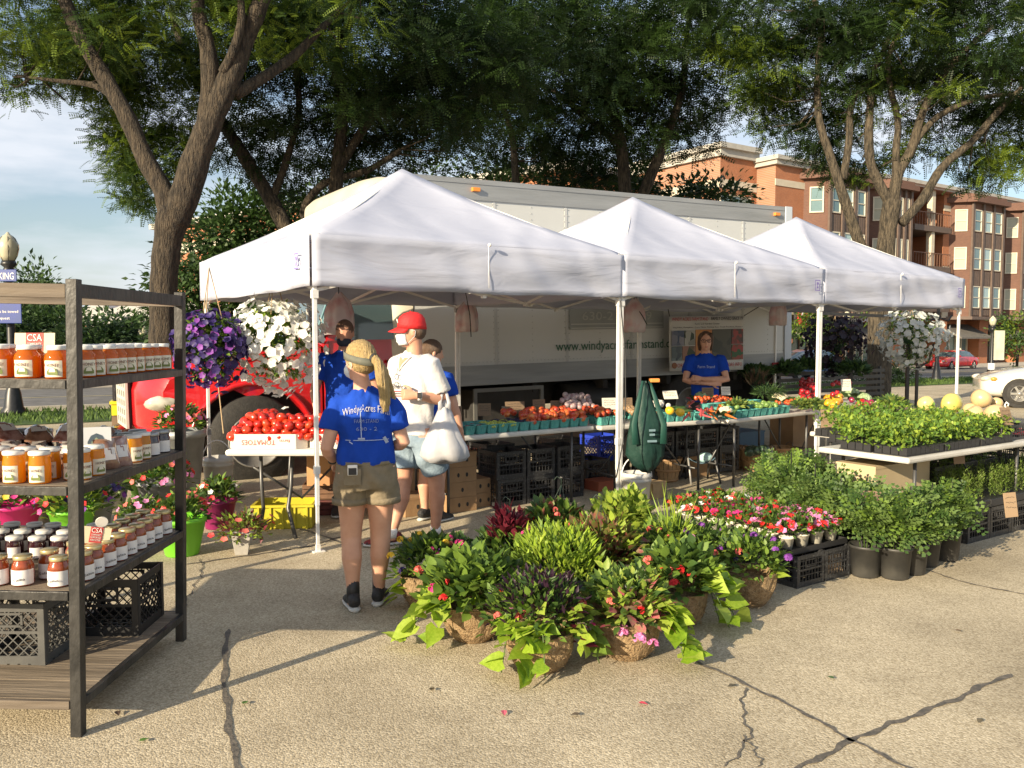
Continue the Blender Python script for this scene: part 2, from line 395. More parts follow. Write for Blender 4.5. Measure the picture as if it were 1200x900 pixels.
def window(par, x, y, z0, z1, w_, rot=0, blind=False, glass=None):
    f = MB(); h = z1 - z0; t = .09
    for a in ((-w_/2, -w_/2 + t, 0, h), (w_/2 - t, w_/2, 0, h), (-w_/2 + t, w_/2 - t, 0, t), (-w_/2 + t, w_/2 - t, h - t, h), (-w_/2 + t, w_/2 - t, h*.47, h*.47 + .06)):
        f.box(a[0], a[1], -.09, .03, a[2], a[3])
    o = part('window', f, M_frame, par, loc=(x, y, z0), rot=rot)
    g_ = MB(); g_.box(-w_/2 + t*.5, w_/2 - t*.5, -.03, -.01, t * .5, h - t*.5)
    part('pane', g_, M_blind if blind else (glass or M_glass), o)
    return o
xR = bx_(1330)
BH = 14.6
wall = MB()
bayl = [(938, 1003), (1012, 1053), (1108, 1159), (1168, 1225), (1237, 1290)]
xb0, xb1 = bx_(1058), bx_(1101)
for a, b in ((0, xb0), (xb1, xR)): wall.box(a, b, 0, 12, 4.3, BH)
wall.box(xb0, xb1, 3.2, 12, 4.3, BH - .2)
wall.box(0, xR, 1.2, 12, 0, 4.3)
part('wall', wall, M_brick, bld)
band = MB()
for a, b in ((0, xb0), (xb1, xR)):
    band.box(a - .05, b + .05, -.05, 0, 12.9, 13.35); band.box(a, b, -.05, 0, 8.0, 8.35); band.box(a, b, -.06, 0, 4.1, 4.75)
part('stone_band', band, M_stone, bld)
cor = MB(); cor.box(-.4, xR, -.5, 12.2, BH, BH + .28); cor.box(-.25, xR, -.3, 12, BH - .3, BH)
part('cornice', cor, mat('white_trim', (.44, .42, .37), .6, (.38, .36, .32), 3), bld)
FL = [(4.9, 6.75), (8.1, 9.95), (11.25, 13.05)]
for bi, (pa, pb) in enumerate(bayl):
    a, b = bx_(pa), bx_(pb); d = 1.3; s_ = 1.1
    bay = MB(); bay.prism([(a, 0), (a + s_, -d), (b - s_, -d), (b, 0)], 4.2, 13.6, axis='z'); bo = part('window_bay', bay, M_brown, bld)
    c_ = MB(); c_.prism([(a - .5, 0.0), (a + s_ - .3, -d - .55), (b - s_ + .3, -d - .55), (b + .5, 0.0)], 13.6, 14.0, axis='z'); c_.prism([(a - .2, 0.0), (a + s_ - .15, -d - .25), (b - s_ + .15, -d - .25), (b + .2, 0.0)], 14.0, 14.3, axis='z')
    part('bay_roof', c_, M_brown, bo)
    sof = MB(); sof.prism([(a - .3, 0.0), (a + s_ - .2, -d - .35), (b - s_ + .2, -d - .35), (b + .3, 0.0)], 3.95, 4.2, axis='z'); part('bay_soffit', sof, M_brownp, bo)
    L = math.hypot(s_, d); ang = math.atan2(-d, s_)
    wc = (b - s_) - (a + s_)
    mul = MB(); sp = MB()
    ncol = 3
    for i in range(ncol + 1):
        x = a + s_ + wc * i / ncol; mul.box(x - .13, x + .13, -d - .16, -d, 4.2, 13.6)
    for (z0, z1), zn in zip(FL, (7.9, 11.1, 13.5)):
        for i in range(ncol):
            x = a + s_ + wc * (i + .5) / ncol; ww = wc / ncol - .5
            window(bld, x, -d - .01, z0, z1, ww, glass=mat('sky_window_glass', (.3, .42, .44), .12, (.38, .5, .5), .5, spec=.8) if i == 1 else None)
            zz = z0 - 1.3 if z0 > 5 else z0 - .6
            for q in range(4): sp.box(x - ww/2 + ww*q/4 + .03, x - ww/2 + ww*(q+1)/4 - .03, -d - .07, -d, zz, z0 - .12)
        window(bld, a + s_/2, -d/2 - .02, z0, z1, .95, rot=ang, blind=bi != 0)
        window(bld, b - s_/2, -d/2 - .02, z0, z1, .95, rot=-ang)
    part('mullion', mul, M_brownp, bo); part('spandrel', sp, M_brownp, bo, kind='stuff')
# recessed balconies
w_ = xb1 - xb0
for z in (5.0, 8.2, 11.4):
    bal = MB(); bal.box(xb0, xb1, -.7, 3.2, z - .45, z); bo = part('balcony', bal, M_brownp, bld)
    r_ = MB(); r_.box(xb0, xb1, -.66, -.6, z + 1.0, z + 1.06)
    for i in range(15): r_.box(xb0 + w_*i/14 - .02, xb0 + w_*i/14 + .02, -.65, -.61, z, z + 1.0)
    part('railing', r_, mat('balcony_rail', (.16, .08, .05), .6), bo)
    window(bld, xb0 + w_*.35, 3.15, z + .1, z + 2.2, 1.1); window(bld, xb0 + w_*.72, 3.15, z + .9, z + 2.1, 1.0)
pc = MB(); pc.box(xb0 + w_*.5, xb0 + w_*.5 + .45, -.55, -.1, 4.3, BH - .3); part('column', pc, M_stone, bld)
rf = MB(); rf.prism([(-.9, BH - .35), (3.2, BH + .6), (3.2, BH - .35)], xb0 - .4, xb1 + .4, axis='x'); part('balcony_roof', rf, mat('red_tile', (.3, .12, .08), .7), bld)
# ground floor shop fronts: piers, glass, awnings, signs
for i in range(9):
    x = xR * (i + .05) / 9
    pr = MB(); pr.box(x, x + 1.5, -.1, 1.2, 0, 4.0); pr.box(x - .1, x + 1.6, -.18, 1.2, 2.1, 2.4); part('pier', pr, M_brick, bld)
    a_, b_ = x + 1.7, x + xR/9 - .2
    sh = MB(); sh.box(a_, b_, .9, 1.0, .3, 3.0); so_ = part('shop_window', sh, M_glass, bld)
    fr = MB()
    for k in range(6): fr.box(a_ + (b_-a_)*k/5 - .06, a_ + (b_-a_)*k/5 + .06, .8, .9, 0, 3.1)
    fr.box(a_, b_, .8, .9, 0, .3); part('frame', fr, M_frame if i % 2 else M_brownp, so_)
    aw = MB(); aw.prism([(-1.3, 2.5), (.9, 3.6), (.9, 3.45), (-1.3, 2.35)], a_ - .1, b_ + .1, axis='x'); part('awning', aw, mat('awning_grey', (.16, .15, .13), .8, (.12, .11, .1), 4), bld)
sg = MB(); s0, s1 = bx_(925), bx_(1003); sg.box(s0, s1, -.5, -.3, 3.3, 4.5); sgo = part('shop_sign', sg, mat('sign_black', (.03, .03, .032), .5), bld)
text('AT', 1.05, mat('sign_white', (.8, .8, .78), .5), sgo, (s0 + 3.0, -.52, 3.95), (R(90), 0, 0))
text('PHYSICAL THERAPY', .5, MATS['sign_white'], sgo, (s0 + 8.6, -.52, 3.8), (R(90), 0, 0))
dk = MB(); dk.lathe([(.8, 0), (.8, .12)], 24, M=Matrix.Rotation(R(90), 3, 'X')); part('logo_disc', dk, mat('sign_red', (.55, .03, .04), .5), sgo, loc=(s0 + .9, -.52, 3.95))
text('O', 1.5, MATS['sign_white'], sgo, (s0 + .9, -.66, 3.95), (R(90), 0, 0))
# part of the building set back at its left end
VB = V0 + 1.6; ub = u_at(841, VB)
b2 = thing('apartment_building', 'taller orange brick corner block with cream bands and a roof terrace above the truck', 'building', LL(ub, VB, -1.1), TH)
lw = u0 - ub
wl = MB(); wl.box(0, lw - .02, 0, 26, 0, 15.2); part('wall', wl, M_brick, b2)
bd = MB(); bd.box(-.06, lw - .03, -.06, 26.06, 12.6, 13.2); bd.box(-.06, lw - .03, -.06, 26.06, 8.1, 8.5); part('stone_band', bd, M_stone, b2)
cr2 = MB(); cr2.box(-.5, lw - .03, -.5, 26.5, 15.2, 15.55); cr2.box(-.25, lw - .03, -.25, 26.2, 14.7, 15.2); part('cornice', cr2, MATS['white_trim'], b2)
for x, w2 in ((lw*.14, 1.2), (lw*.55, 2.0)): window(b2, x, -.02, 10.3, 12.2, w2)
for y in (2.5, 6.5, 11, 15.5, 20): window(b2, -.02, y, 10.3, 12.2, 1.4, rot=R(-90))
tr = MB(); tr.box(lw*.36, lw, -1.5, 0, 9.2, 9.6); to = part('terrace', tr, M_stone, b2)
rl = MB(); rl.box(lw*.36, lw, -1.46, -1.4, 10.5, 10.56)
for i in range(16): rl.box(lw*.36 + lw*.64*i/15 - .02, lw*.36 + lw*.64*i/15 + .02, -1.45, -1.41, 9.6, 10.5)
part('railing', rl, MATS['balcony_rail'], to)
# long wing further off on the left, brick with a white roof edge
a_, b_ = at(600, 391, 58), at(190, 391, 86); dr = Vector((a_.x - b_.x, a_.y - b_.y)); Lw = dr.length + 5; an = math.atan2(dr.y, dr.x)
b3 = thing('apartment_building', 'distant low brick apartment wing with white roof edge seen between the trees', 'building', (b_.x, b_.y, -1.1), an)
wl = MB(); wl.box(0, Lw, 0, 12, 0, 13.2); part('wall', wl, M_brick, b3)
bd = MB(); bd.box(-.1, Lw + .1, -.08, 0, 10.6, 11.6); part('stone_band', bd, M_stone, b3)
cr2 = MB(); cr2.box(-.6, Lw + .6, -.8, 12, 13.2, 13.7); part('cornice', cr2, MATS['white_trim'], b3)
for i in range(16):
    for z0, z1 in ((3.9, 5.6), (7.0, 8.8)): window(b3, 2 + i * (Lw - 4) / 15, -.02, z0, z1, 1.3)
# small far houses beyond the left trees
def house(px, Y, w2, h, col, label):
    p = at(px, 391, Y); t = thing('house', label, 'building', (p.x, p.y, gzc(Y)), R(10))
    b = MB(); b.box(-w2/2, w2/2, 0, 6, 0, h); part('wall', b, mat('house_wall' + str(col), col, .8, tuple(c * .85 for c in col), 1), t)
    r = MB(); r.prism([(-w2/2 - .4, h), (0, h + w2*.22), (w2/2 + .4, h)], -.4, 6.4); part('roof', r, M_grey, t)
    for i in (-1, 0, 1): window(t, i*w2*.3, -.03, h - 1.9, h - .5, 1.1)
    return t
house(116, 74, 8, 3.6, (.34, .15, .1), 'small red brick house far off above the top bar of the jar rack')
house(140, 66, 5, 2.9, (.55, .5, .42), 'pale house gable far off between the dark trees on the left')
house(162, 72, 7, 4.0, (.45, .5, .55), 'grey blue house far off just left of the big trunk')
house(225, 60, 7, 3.2, (.42, .2, .1), 'orange brick house far off between the trunk and the red truck')
# ================================================================== TREES
M_bark = mat('bark', (.022, .017, .012), .9, (.078, .06, .04), 7, bump=1, bscale=16, stretch=(3.5, 3.5, .7), ramp=(.38, .62), bdist=.08)
M_bark2 = mat('bark_grey', (.035, .029, .02), .9, (.125, .10, .068), 7, bump=1, bscale=16, stretch=(3.5, 3.5, .7), ramp=(.38, .62), bdist=.08)
LF = [mat('locust_leaf_' + n_, c, .55, c2, .9, trans=.45) for n_, c, c2 in (('dark', (.012, .030, .008), (.022, .048, .011)), ('mid', (.030, .064, .012), (.05, .098, .018)), ('light', (.12, .19, .02), (.19, .27, .03)))]  # leaf tones carry the shade of the middle crowns and the sunlit clumps
def limb(mb, pts, Y, n=14):
    """pts: (px, py, radius[, dY])"""
    P = [at(p[0], p[1], Y + (p[3] if len(p) > 3 else 0)) for p in pts]; Rr = [p[2] * .82 for p in pts]
    # smooth
    Q = []; S = []
    for i in range(len(P) - 1):
        p0 = P[max(i - 1, 0)]; p1 = P[i]; p2 = P[i + 1]; p3 = P[min(i + 2, len(P) - 1)]
        for k in range(4):
            t = k / 4; q = .5 * ((2*p1) + (-p0 + p2)*t + (2*p0 - 5*p1 + 4*p2 - p3)*t*t + (-p0 + 3*p1 - 3*p2 + p3)*t**3)
            Q.append(q); S.append((Rr[i]*(1-t) + Rr[i+1]*t) * random.uniform(.94, 1.06))
    Q.append(P[-1]); S.append(Rr[-1])
    mb.loft([(q, s_, s_) for q, s_ in zip(Q, S)], n, caps=True); return Q, S
def tree(name, label, base, Y, limbs, blobs, mats, barkm, fronds=11000, fs=.34, group='trees standing behind the stall', FR=(6, 1.0, .055, .26), push=0):
    b = at(base[0], 391, Y); z0 = gzc(Y)
    t = thing(name, label, 'tree', (b.x, Y, z0), 0, group)
    off = -Vector((b.x, Y, z0))
    tm = MB(); ends = []
    for l in limbs:
        if l[0][1] == 'base': 
            l = list(l); l[0] = (l[0][0], 391 + (CAM_H - z0 + .15) * FPX / Y, l[0][2])
        Q, S = limb(tm, l, Y); ends += [(q, s_) for q, s_ in zip(Q, S)]
    joints = [q for q, s_ in ends if q.z > z0 + 3]
    # clumps and twigs
    P = []; D = []; S = []; tw = MB(); wts = np.array([b_[3]**1.5 * (b_[4] if len(b_) > 4 else 1) for b_ in blobs]); wts = wts / wts.sum()
    for b_, wt in zip(blobs, wts):
        c = at(b_[0], b_[1], Y + b_[2] + push); r = b_[3]; nf = int(fronds * wt); nc = max(9, int(r * r * 6))
        for k in range(nc):
            d = rng.normal(0, 1, 3); d /= np.linalg.norm(d); q = np.array(c) + d * r * rng.uniform(.3, 1.05) ** .6 * np.array((1, 1, .8))
            cr_ = rng.uniform(.28, .60) * (.55 + .23 * r); m = max(4, int(nf / nc))
            pp = rng.normal(0, 1, (m, 3)) * np.array((cr_, cr_, cr_ * .34)) * .62 + q
            dd = pp - q; dd[:, 2] = dd[:, 2] * .5 - .12 * cr_; dd += rng.normal(0, .22, (m, 3))
            P.append(pp); D.append(dd); S.append(rng.uniform(.7, 1.25, m) * fs)
            if k % 4 == 0 and joints:
                j = min(joints, key=lambda a: (a - Vector(q)).length * random.uniform(.8, 1.3))
                if (j - Vector(q)).length < 1.5:
                    mid = j.lerp(Vector(q), .5) + Vector((0, 0, -.15)) + Vector(rng.normal(0, .12, 3)); tw.tube([j, mid, q], [.022, .013, .005], 5)
    P = np.concatenate(P) + np.array(off); D = np.concatenate(D); S = np.concatenate(S)
    tm.v = [tuple(Vector(v) + off) for v in tm.v]; tw.v = [tuple(Vector(v) + off) for v in tw.v]
    part('trunk', tm, barkm, t, True)
    if tw.v: part('twigs', tw, barkm, t, True, kind='stuff')
    pv = np.sin(P[:, 0] * 1.9 + 1) + np.sin(P[:, 1] * 2.3) + np.sin(P[:, 2] * 2.9 + P[:, 0]) + rng.normal(0, .7, len(P))
    mi = np.clip(((pv + 2.2) / 4.4 * len(mats)).astype(int), 0, len(mats) - 1)
    obj('crown', cloud_mesh('crown', P, D, S, frond(*FR), mats, mi), t, kind='stuff')
    return t
A_l = [[(192, 'base', .42), (192, 440, .30), (191, 380, .25), (192, 330, .235), (197, 280, .25), (205, 245, .30)],
       [(200, 262, .22), (192, 225, .19), (172, 190, .17), (150, 140, .16), (122, 90, .15), (95, 45, .13), (72, -10, .12), (55, -60, .1)],
       [(203, 262, .26), (218, 225, .27), (232, 180, .24), (252, 130, .22), (272, 85, .2), (288, 45, .17), (305, 5, .15), (325, -45, .12)],
       [(238, 165, .17), (246, 110, .17), (244, 60, .15), (234, 20, .13), (228, -30, .11)],
       [(275, 110, .12, .1), (310, 90, .1, .3), (345, 65, .09, .6), (375, 35, .07, .8), (400, 10, .05, 1)],
       [(262, 85, .1, -.1), (275, 55, .08, -.2), (283, 20, .07, -.2), (280, -20, .05)],
       [(135, 115, .08, .3), (110, 100, .06, .6), (70, 95, .04, .9), (30, 90, .025, 1.2)]]
A_b = [(20, 25, 0, 1.3), (70, 40, 0, 1.2, .7), (120, 30, .8, 1.2, .6), (150, 85, 1.4, .9, 1.5), (105, 85, 1.0, .7, 1.4), (95, 60, 1.6, .8, 1.3), (180, 55, 1.5, 1.1), (160, 130, 1.6, .75, 2), (140, 160, 1.7, .5, 2), (175, 175, 1.6, .6, 2), (150, 200, 1.6, .4, 2), (195, 120, 1.8, .8), (170, 215, 1.4, .42, 2), (162, 240, 1.4, .3, 1.5),
       (210, 20, 1.2, 1.3), (20, 70, .4, .7), (45, 95, .2, .35, .5), (15, 105, .2, .3, .5), (300, 30, 1.2, 1.1, .8), (360, 20, 1.6, 1.1), (240, 100, 2.0, .8, .6), (0, -40, -1, 1.7), (100, -60, -1.5, 2.0), (220, -70, -1, 2.2), (340, -60, -1, 2), (215, 190, 2.2, .5, .7)]
tree('honey_locust_tree', 'large forked honey locust tree with thick furrowed trunk behind the jar rack at far left', (192, 391), 13.0, A_l, A_b, [LF[1], LF[2], LF[1], LF[2]], M_bark, 21000, .25, FR=(8, 1.0, .05, .2), push=1.5)
B_l = [[(372, 'base', .3), (362, 330, .22), (338, 275, .2), (318, 235, .18), (290, 190, .17), (265, 150, .14), (240, 110, .12), (215, 60, .1), (200, 10, .08)],
       [(400, 'base', .26), (398, 330, .2), (392, 260, .19), (396, 190, .17), (402, 130, .14), (395, 70, .12), (410, 20, .1), (420, -40, .08)],
       [(396, 200, .12), (420, 160, .11), (450, 120, .1), (478, 70, .08), (500, 20, .06)],
       [(318, 235, .1), (335, 190, .09), (350, 130, .08), (345, 70, .07), (330, 20, .05)],
       [(380, 280, .12), (355, 250, .1), (380, 215, .09), (430, 200, .08), (470, 175, .06)]]
B_b = [(290, 130, 0, 1.3), (330, 80, 0, 1.6), (380, 60, .5, 1.7), (440, 50, 0, 1.9), (500, 60, 0, 1.8), (300, 170, .5, 1.0, .8), (350, 160, 1, 1.3), (420, 140, 1, 1.5), (480, 130, 1, 1.5), (540, 120, .5, 1.5), (400, 200, 1, 1.0, .9), (450, 190, 1, .9), (330, 215, 1, .7, .8), (520, 165, 1, .8), (380, -10, 0, 2.2), (480, -20, 0, 2.4), (290, 60, 0, 1.2, .7), (560, 30, 0, 2.2), (390, 240, 1.0, .7, .7), (360, 100, -1, 1.4), (450, 90, -1.4, 1.5), (530, 90, -1.2, 1.5), (250, 20, .5, 1.6, .8)]
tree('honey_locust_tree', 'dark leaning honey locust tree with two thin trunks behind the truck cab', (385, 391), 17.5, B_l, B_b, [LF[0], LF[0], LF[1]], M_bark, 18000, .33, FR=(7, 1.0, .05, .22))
C_l = [[(735, 'base', .3), (735, 300, .25), (733, 240, .22), (730, 190, .2), (722, 140, .17), (700, 90, .14), (680, 40, .1), (670, -20, .08)],
       [(740, 260, .2), (765, 200, .17), (785, 150, .14), (800, 100, .12), (805, 40, .09), (815, -20, .07)],
       [(728, 170, .12), (690, 140, .1), (655, 110, .08), (620, 90, .06), (590, 60, .04)],
       [(700, 90, .09), (720, 50, .08), (745, 10, .06)], [(612, 'base', .2), (612, 280, .15), (605, 220, .13), (600, 160, .1), (585, 110, .08)]]
C_b = [(560, 60, 0, 2.2), (620, 60, 0, 2.3), (680, 50, 0, 2.4), (740, 60, 0, 2.3), (800, 60, .5, 1.8), (585, 120, 1, 1.7), (640, 130, 1, 1.8), (700, 130, 1, 1.8), (760, 130, 1, 1.7), (810, 120, 1, 1.3), (620, 180, 1, 1.1), (660, 190, 1, 1.1), (700, 190, 1, 1.1), (740, 175, 1, .9, .9), (790, 170, 1, .9), (820, 160, 1, .7, .8), (530, 110, 1, 1.5), (600, -10, 0, 2.8), (700, -20, 0, 2.8), (790, -10, 0, 2.4), (555, 170, 1, .9, .7), (600, 80, -1.5, 1.8), (680, 90, -1.5, 2), (760, 90, -1.5, 1.8)]
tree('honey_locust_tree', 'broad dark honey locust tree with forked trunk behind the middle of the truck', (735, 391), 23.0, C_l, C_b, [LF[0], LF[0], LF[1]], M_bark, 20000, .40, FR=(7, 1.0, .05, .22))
D_l = [[(1030, 'base', .34), (1032, 380, .27), (1036, 320, .25), (1040, 270, .24), (1046, 235, .25)],
       [(1046, 245, .16), (1052, 205, .15), (1068, 175, .13), (1082, 130, .11), (1105, 90, .1), (1130, 60, .08), (1165, 30, .06)],
       [(1044, 240, .15), (1030, 215, .14), (1020, 190, .13), (1018, 160, .12), (1020, 120, .1), (1022, 90, .08)],
       [(1056, 262, .14), (1080, 235, .13), (1105, 195, .12), (1140, 165, .1), (1170, 130, .09), (1215, 85, .07), (1250, 50, .05)],
       [(1022, 'base', .2), (1024, 350, .16), (1012, 300, .15), (1000, 265, .15), (985, 220, .14), (972, 180, .12), (960, 140, .1), (958, 90, .09), (962, 40, .08), (950, -20, .06)],
       [(988, 210, .11), (995, 165, .1), (998, 120, .09), (1018, 95, .08), (1035, 60, .07), (1050, 20, .05)],
       [(1050, 215, .12), (1050, 175, .1), (1052, 140, .09), (1040, 80, .08), (1055, 30, .06), (1070, -20, .05)],
       [(1068, 175, .1), (1085, 150, .09), (1110, 130, .08), (1150, 115, .06), (1190, 110, .05)]]
D_b = [(870, 40, 0, 1.2), (900, 70, 0, 1.1), (935, 60, -.4, 1.1), (890, 110, .5, .7, .9), (925, 130, .3, .9), (960, 150, .5, .8), (990, 60, 0, 1.3), (1050, 40, 0, 1.4), (1110, 40, 0, 1.4), (1170, 40, 0, 1.5), (1000, 120, .5, 1.0), (1060, 110, .8, .9), (1110, 110, .6, 1.0), (1165, 110, .4, 1.2), (1200, 150, .4, 1.1), (1140, 170, .6, .8), (1190, 195, .6, .8), (1150, 210, .6, .45, .9), (905, 155, .5, .45, .8), (1000, 180, .6, .8, .9), (1075, 165, 1.0, .6, .7), (970, 200, .8, .5, .9), (960, 0, 0, 1.4), (1040, -30, 0, 2), (1140, -30, 0, 2), (1240, 60, 0, 1.8), (1250, 150, 0, 1.3), (860, 0, 0, 1.2), (1030, 195, .6, .5, .8), (1020, 60, -1, 1.1, .7), (1115, 80, -1.1, 1.1, .7)]
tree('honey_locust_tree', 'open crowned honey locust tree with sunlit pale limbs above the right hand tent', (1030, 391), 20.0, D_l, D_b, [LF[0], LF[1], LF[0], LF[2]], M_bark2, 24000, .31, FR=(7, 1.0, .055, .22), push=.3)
# leafy bushes and hedges
def bush(name, label, cat, px, Y, blobs, mats, n, ls, tm, group=None, trunkr=.1, kind_tm=None):
    b = at(px, 391, Y); z0 = gzc(Y); t = thing(name, label, cat, (b.x, Y, z0), 0, group); off = np.array((b.x, Y, z0))
    st = MB(); P = []; D = []
    wt = np.array([bb[3]**2 for bb in blobs]); wt = wt / wt.sum()
    for bb, q in zip(blobs, wt):
        c = np.array(at(bb[0], bb[1], Y + bb[2])) - off; r = bb[3]; m = int(n * q)
        st.tube([(0, 0, -.1), (c[0]*.4, c[1]*.4, c[2]*.55), tuple(c)], [trunkr, trunkr*.6, trunkr*.2], 6)
        nc = max(5, int(r*r*10)); cc = rng.normal(0, 1, (nc, 3)); cc /= np.linalg.norm(cc, axis=1)[:, None]; cc = cc * r * (rng.uniform(.5, 1, nc)[:, None]) + c
        ci = rng.integers(0, nc, m); o = rng.normal(0, .2 + .1*r, (m, 3)) * np.array((1, 1, .7)); P.append(cc[ci] + o); D.append(o + (cc[ci] - c) * .3 + rng.normal(0, .15, (m, 3)))
    P = np.concatenate(P); D = np.concatenate(D); P[:, 2] = np.maximum(P[:, 2], .05)
    part('stem', st, M_bark, t, True)
    pv = np.sin(P[:, 0] * 2.1) + np.sin(P[:, 2] * 2.7 + P[:, 1]) + rng.normal(0, .6, len(P)); mi = np.clip(((pv + 2) / 4 * len(mats)).astype(int), 0, len(mats) - 1)
    obj('foliage', cloud_mesh('foliage', P, D, rng.uniform(.7, 1.3, len(P)) * ls, tm, mats, mi), t, kind='stuff')
    return t
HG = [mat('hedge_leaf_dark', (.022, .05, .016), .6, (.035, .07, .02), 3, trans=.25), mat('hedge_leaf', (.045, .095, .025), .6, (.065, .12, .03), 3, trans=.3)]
bush('round_tree', 'bushy green tree with dense crown behind the left tent peak and truck cab', 'tree', 262, 24, [(245, 300, 0, 1.3), (285, 290, 0, 1.4), (262, 268, 0, 1.0), (225, 330, .2, .9), (300, 330, 0, 1.4), (250, 350, 0, 1.4), (320, 270, .4, 1.1), (215, 360, 0, .8), (350, 300, .5, 1.4), (280, 375, 0, 1.3), (235, 385, 0, 1.1), (330, 375, 0, 1.5), (370, 260, .5, 1.2)], HG + [LF[1]], 16000, .2, leaf4(1, .5))
for i, (px, Y, yy, r) in enumerate([(10, 34, 395, 1.6), (60, 35, 392, 1.8), (100, 33, 402, 1.4), (145, 34, 400, 1.5), (28, 42, 350, 2.0), (48, 44, 345, 1.6), (165, 36, 405, 1.3), (205, 35, 400, 1.4), (-25, 36, 385, 2.0), (135, 40, 415, 1.6), (80, 37, 425, 1.4), (30, 37, 425, 1.5), (185, 38, 425, 1.5), (0, 36, 428, 1.4), (235, 36, 410, 1.5)]):
    lab = ['low dark evergreen tree across the road behind the blue parking sign', 'dark evergreen tree across the road just right of the blue parking sign', 'dark evergreen tree across the road left of the rack corner post', 'dark evergreen tree across the road seen right of the rack corner post', 'tall dark tree top rising above the rack bar beside the street lamp', 'second dark tree top above the rack bar right of the street lamp', 'dark bush beside the small distant lamp globe', 'dark bush behind the big locust trunk', 'dark tree at the left edge of the picture behind the lamp', 'dark bush under the pale gable across the road', 'low dark bush across the road behind the honey jars', 'low dark bush across the road below the blue sign', 'low bush across the road behind the locust trunk foot', 'low bush at the left edge across the road', 'dark bush across the road above the red truck bonnet'][i]
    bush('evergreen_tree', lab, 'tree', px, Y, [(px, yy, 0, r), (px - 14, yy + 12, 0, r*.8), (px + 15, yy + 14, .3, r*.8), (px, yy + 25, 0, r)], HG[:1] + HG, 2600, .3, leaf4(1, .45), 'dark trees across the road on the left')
for i, px in enumerate(range(500, 840, 42)):
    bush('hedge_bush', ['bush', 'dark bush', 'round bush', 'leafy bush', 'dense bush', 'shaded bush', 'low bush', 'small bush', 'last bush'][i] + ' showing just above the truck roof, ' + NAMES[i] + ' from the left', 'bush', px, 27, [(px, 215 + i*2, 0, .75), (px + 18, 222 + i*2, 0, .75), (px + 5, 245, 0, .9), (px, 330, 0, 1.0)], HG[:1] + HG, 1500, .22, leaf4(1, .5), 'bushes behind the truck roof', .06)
# ================================================================== CANOPY TENTS
W_, TG, H_, HP, VD = 3.05, -.034, 2.378, 3.24, .385
def cloth_mat():
    m = bpy.data.materials.new('white_canopy_cloth'); m.use_nodes = True; t = m.node_tree; p = t.nodes['Principled BSDF']; L = t.links.new
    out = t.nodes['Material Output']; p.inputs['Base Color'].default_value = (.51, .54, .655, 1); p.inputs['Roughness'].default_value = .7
    tc = t.nodes.new('ShaderNodeTexCoord')
    n = t.nodes.new('ShaderNodeTexNoise'); n.inputs['Scale'].default_value = 1.4; n.inputs['Detail'].default_value = 3; n.inputs['Distortion'].default_value = .6
    mp = t.nodes.new('ShaderNodeMapping'); mp.inputs['Scale'].default_value = (1, 1, 4.5); L(tc.outputs['Object'], mp.inputs[0]); L(mp.outputs[0], n.inputs[0])
    n2 = t.nodes.new('ShaderNodeTexWave'); n2.inputs['Scale'].default_value = .9; n2.inputs['Distortion'].default_value = 9; n2.inputs['Detail'].default_value = 2; n2.inputs['Detail Scale'].default_value = .7
    mp2 = t.nodes.new('ShaderNodeMapping'); mp2.inputs['Rotation'].default_value = (.2, .5, .7); L(tc.outputs['Object'], mp2.inputs[0]); L(mp2.outputs[0], n2.inputs[0])
    ad = t.nodes.new('ShaderNodeMath'); ad.operation = 'MULTIPLY_ADD'; ad.inputs[1].default_value = .35; L(n2.outputs['Fac'], ad.inputs[0]); L(n.outputs['Fac'], ad.inputs[2])
    b = t.nodes.new('ShaderNodeBump'); b.inputs['Strength'].default_value = .6; b.inputs['Distance'].default_value = .03; L(ad.outputs[0], b.inputs['Height']); L(b.outputs[0], p.inputs['Normal'])
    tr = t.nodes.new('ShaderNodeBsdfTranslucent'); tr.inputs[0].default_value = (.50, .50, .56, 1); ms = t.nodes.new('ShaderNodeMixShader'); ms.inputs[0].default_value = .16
    L(p.outputs[0], ms.inputs[1]); L(tr.outputs[0], ms.inputs[2]); L(ms.outputs[0], out.inputs[0]); return m
M_cloth = cloth_mat()
M_pole = mat('white_powder_steel', (.78, .78, .76), .35, (.70, .69, .66), 12, spec=.5)
M_joint = mat('grey_plastic_joint', (.32, .32, .32), .5)
M_logo = mat('violet_logo_print', (.20, .16, .42), .6)
M_black = mat('black_plastic', (.022, .022, .024), .5)
M_strap = mat('black_strap', (.03, .03, .03), .7)
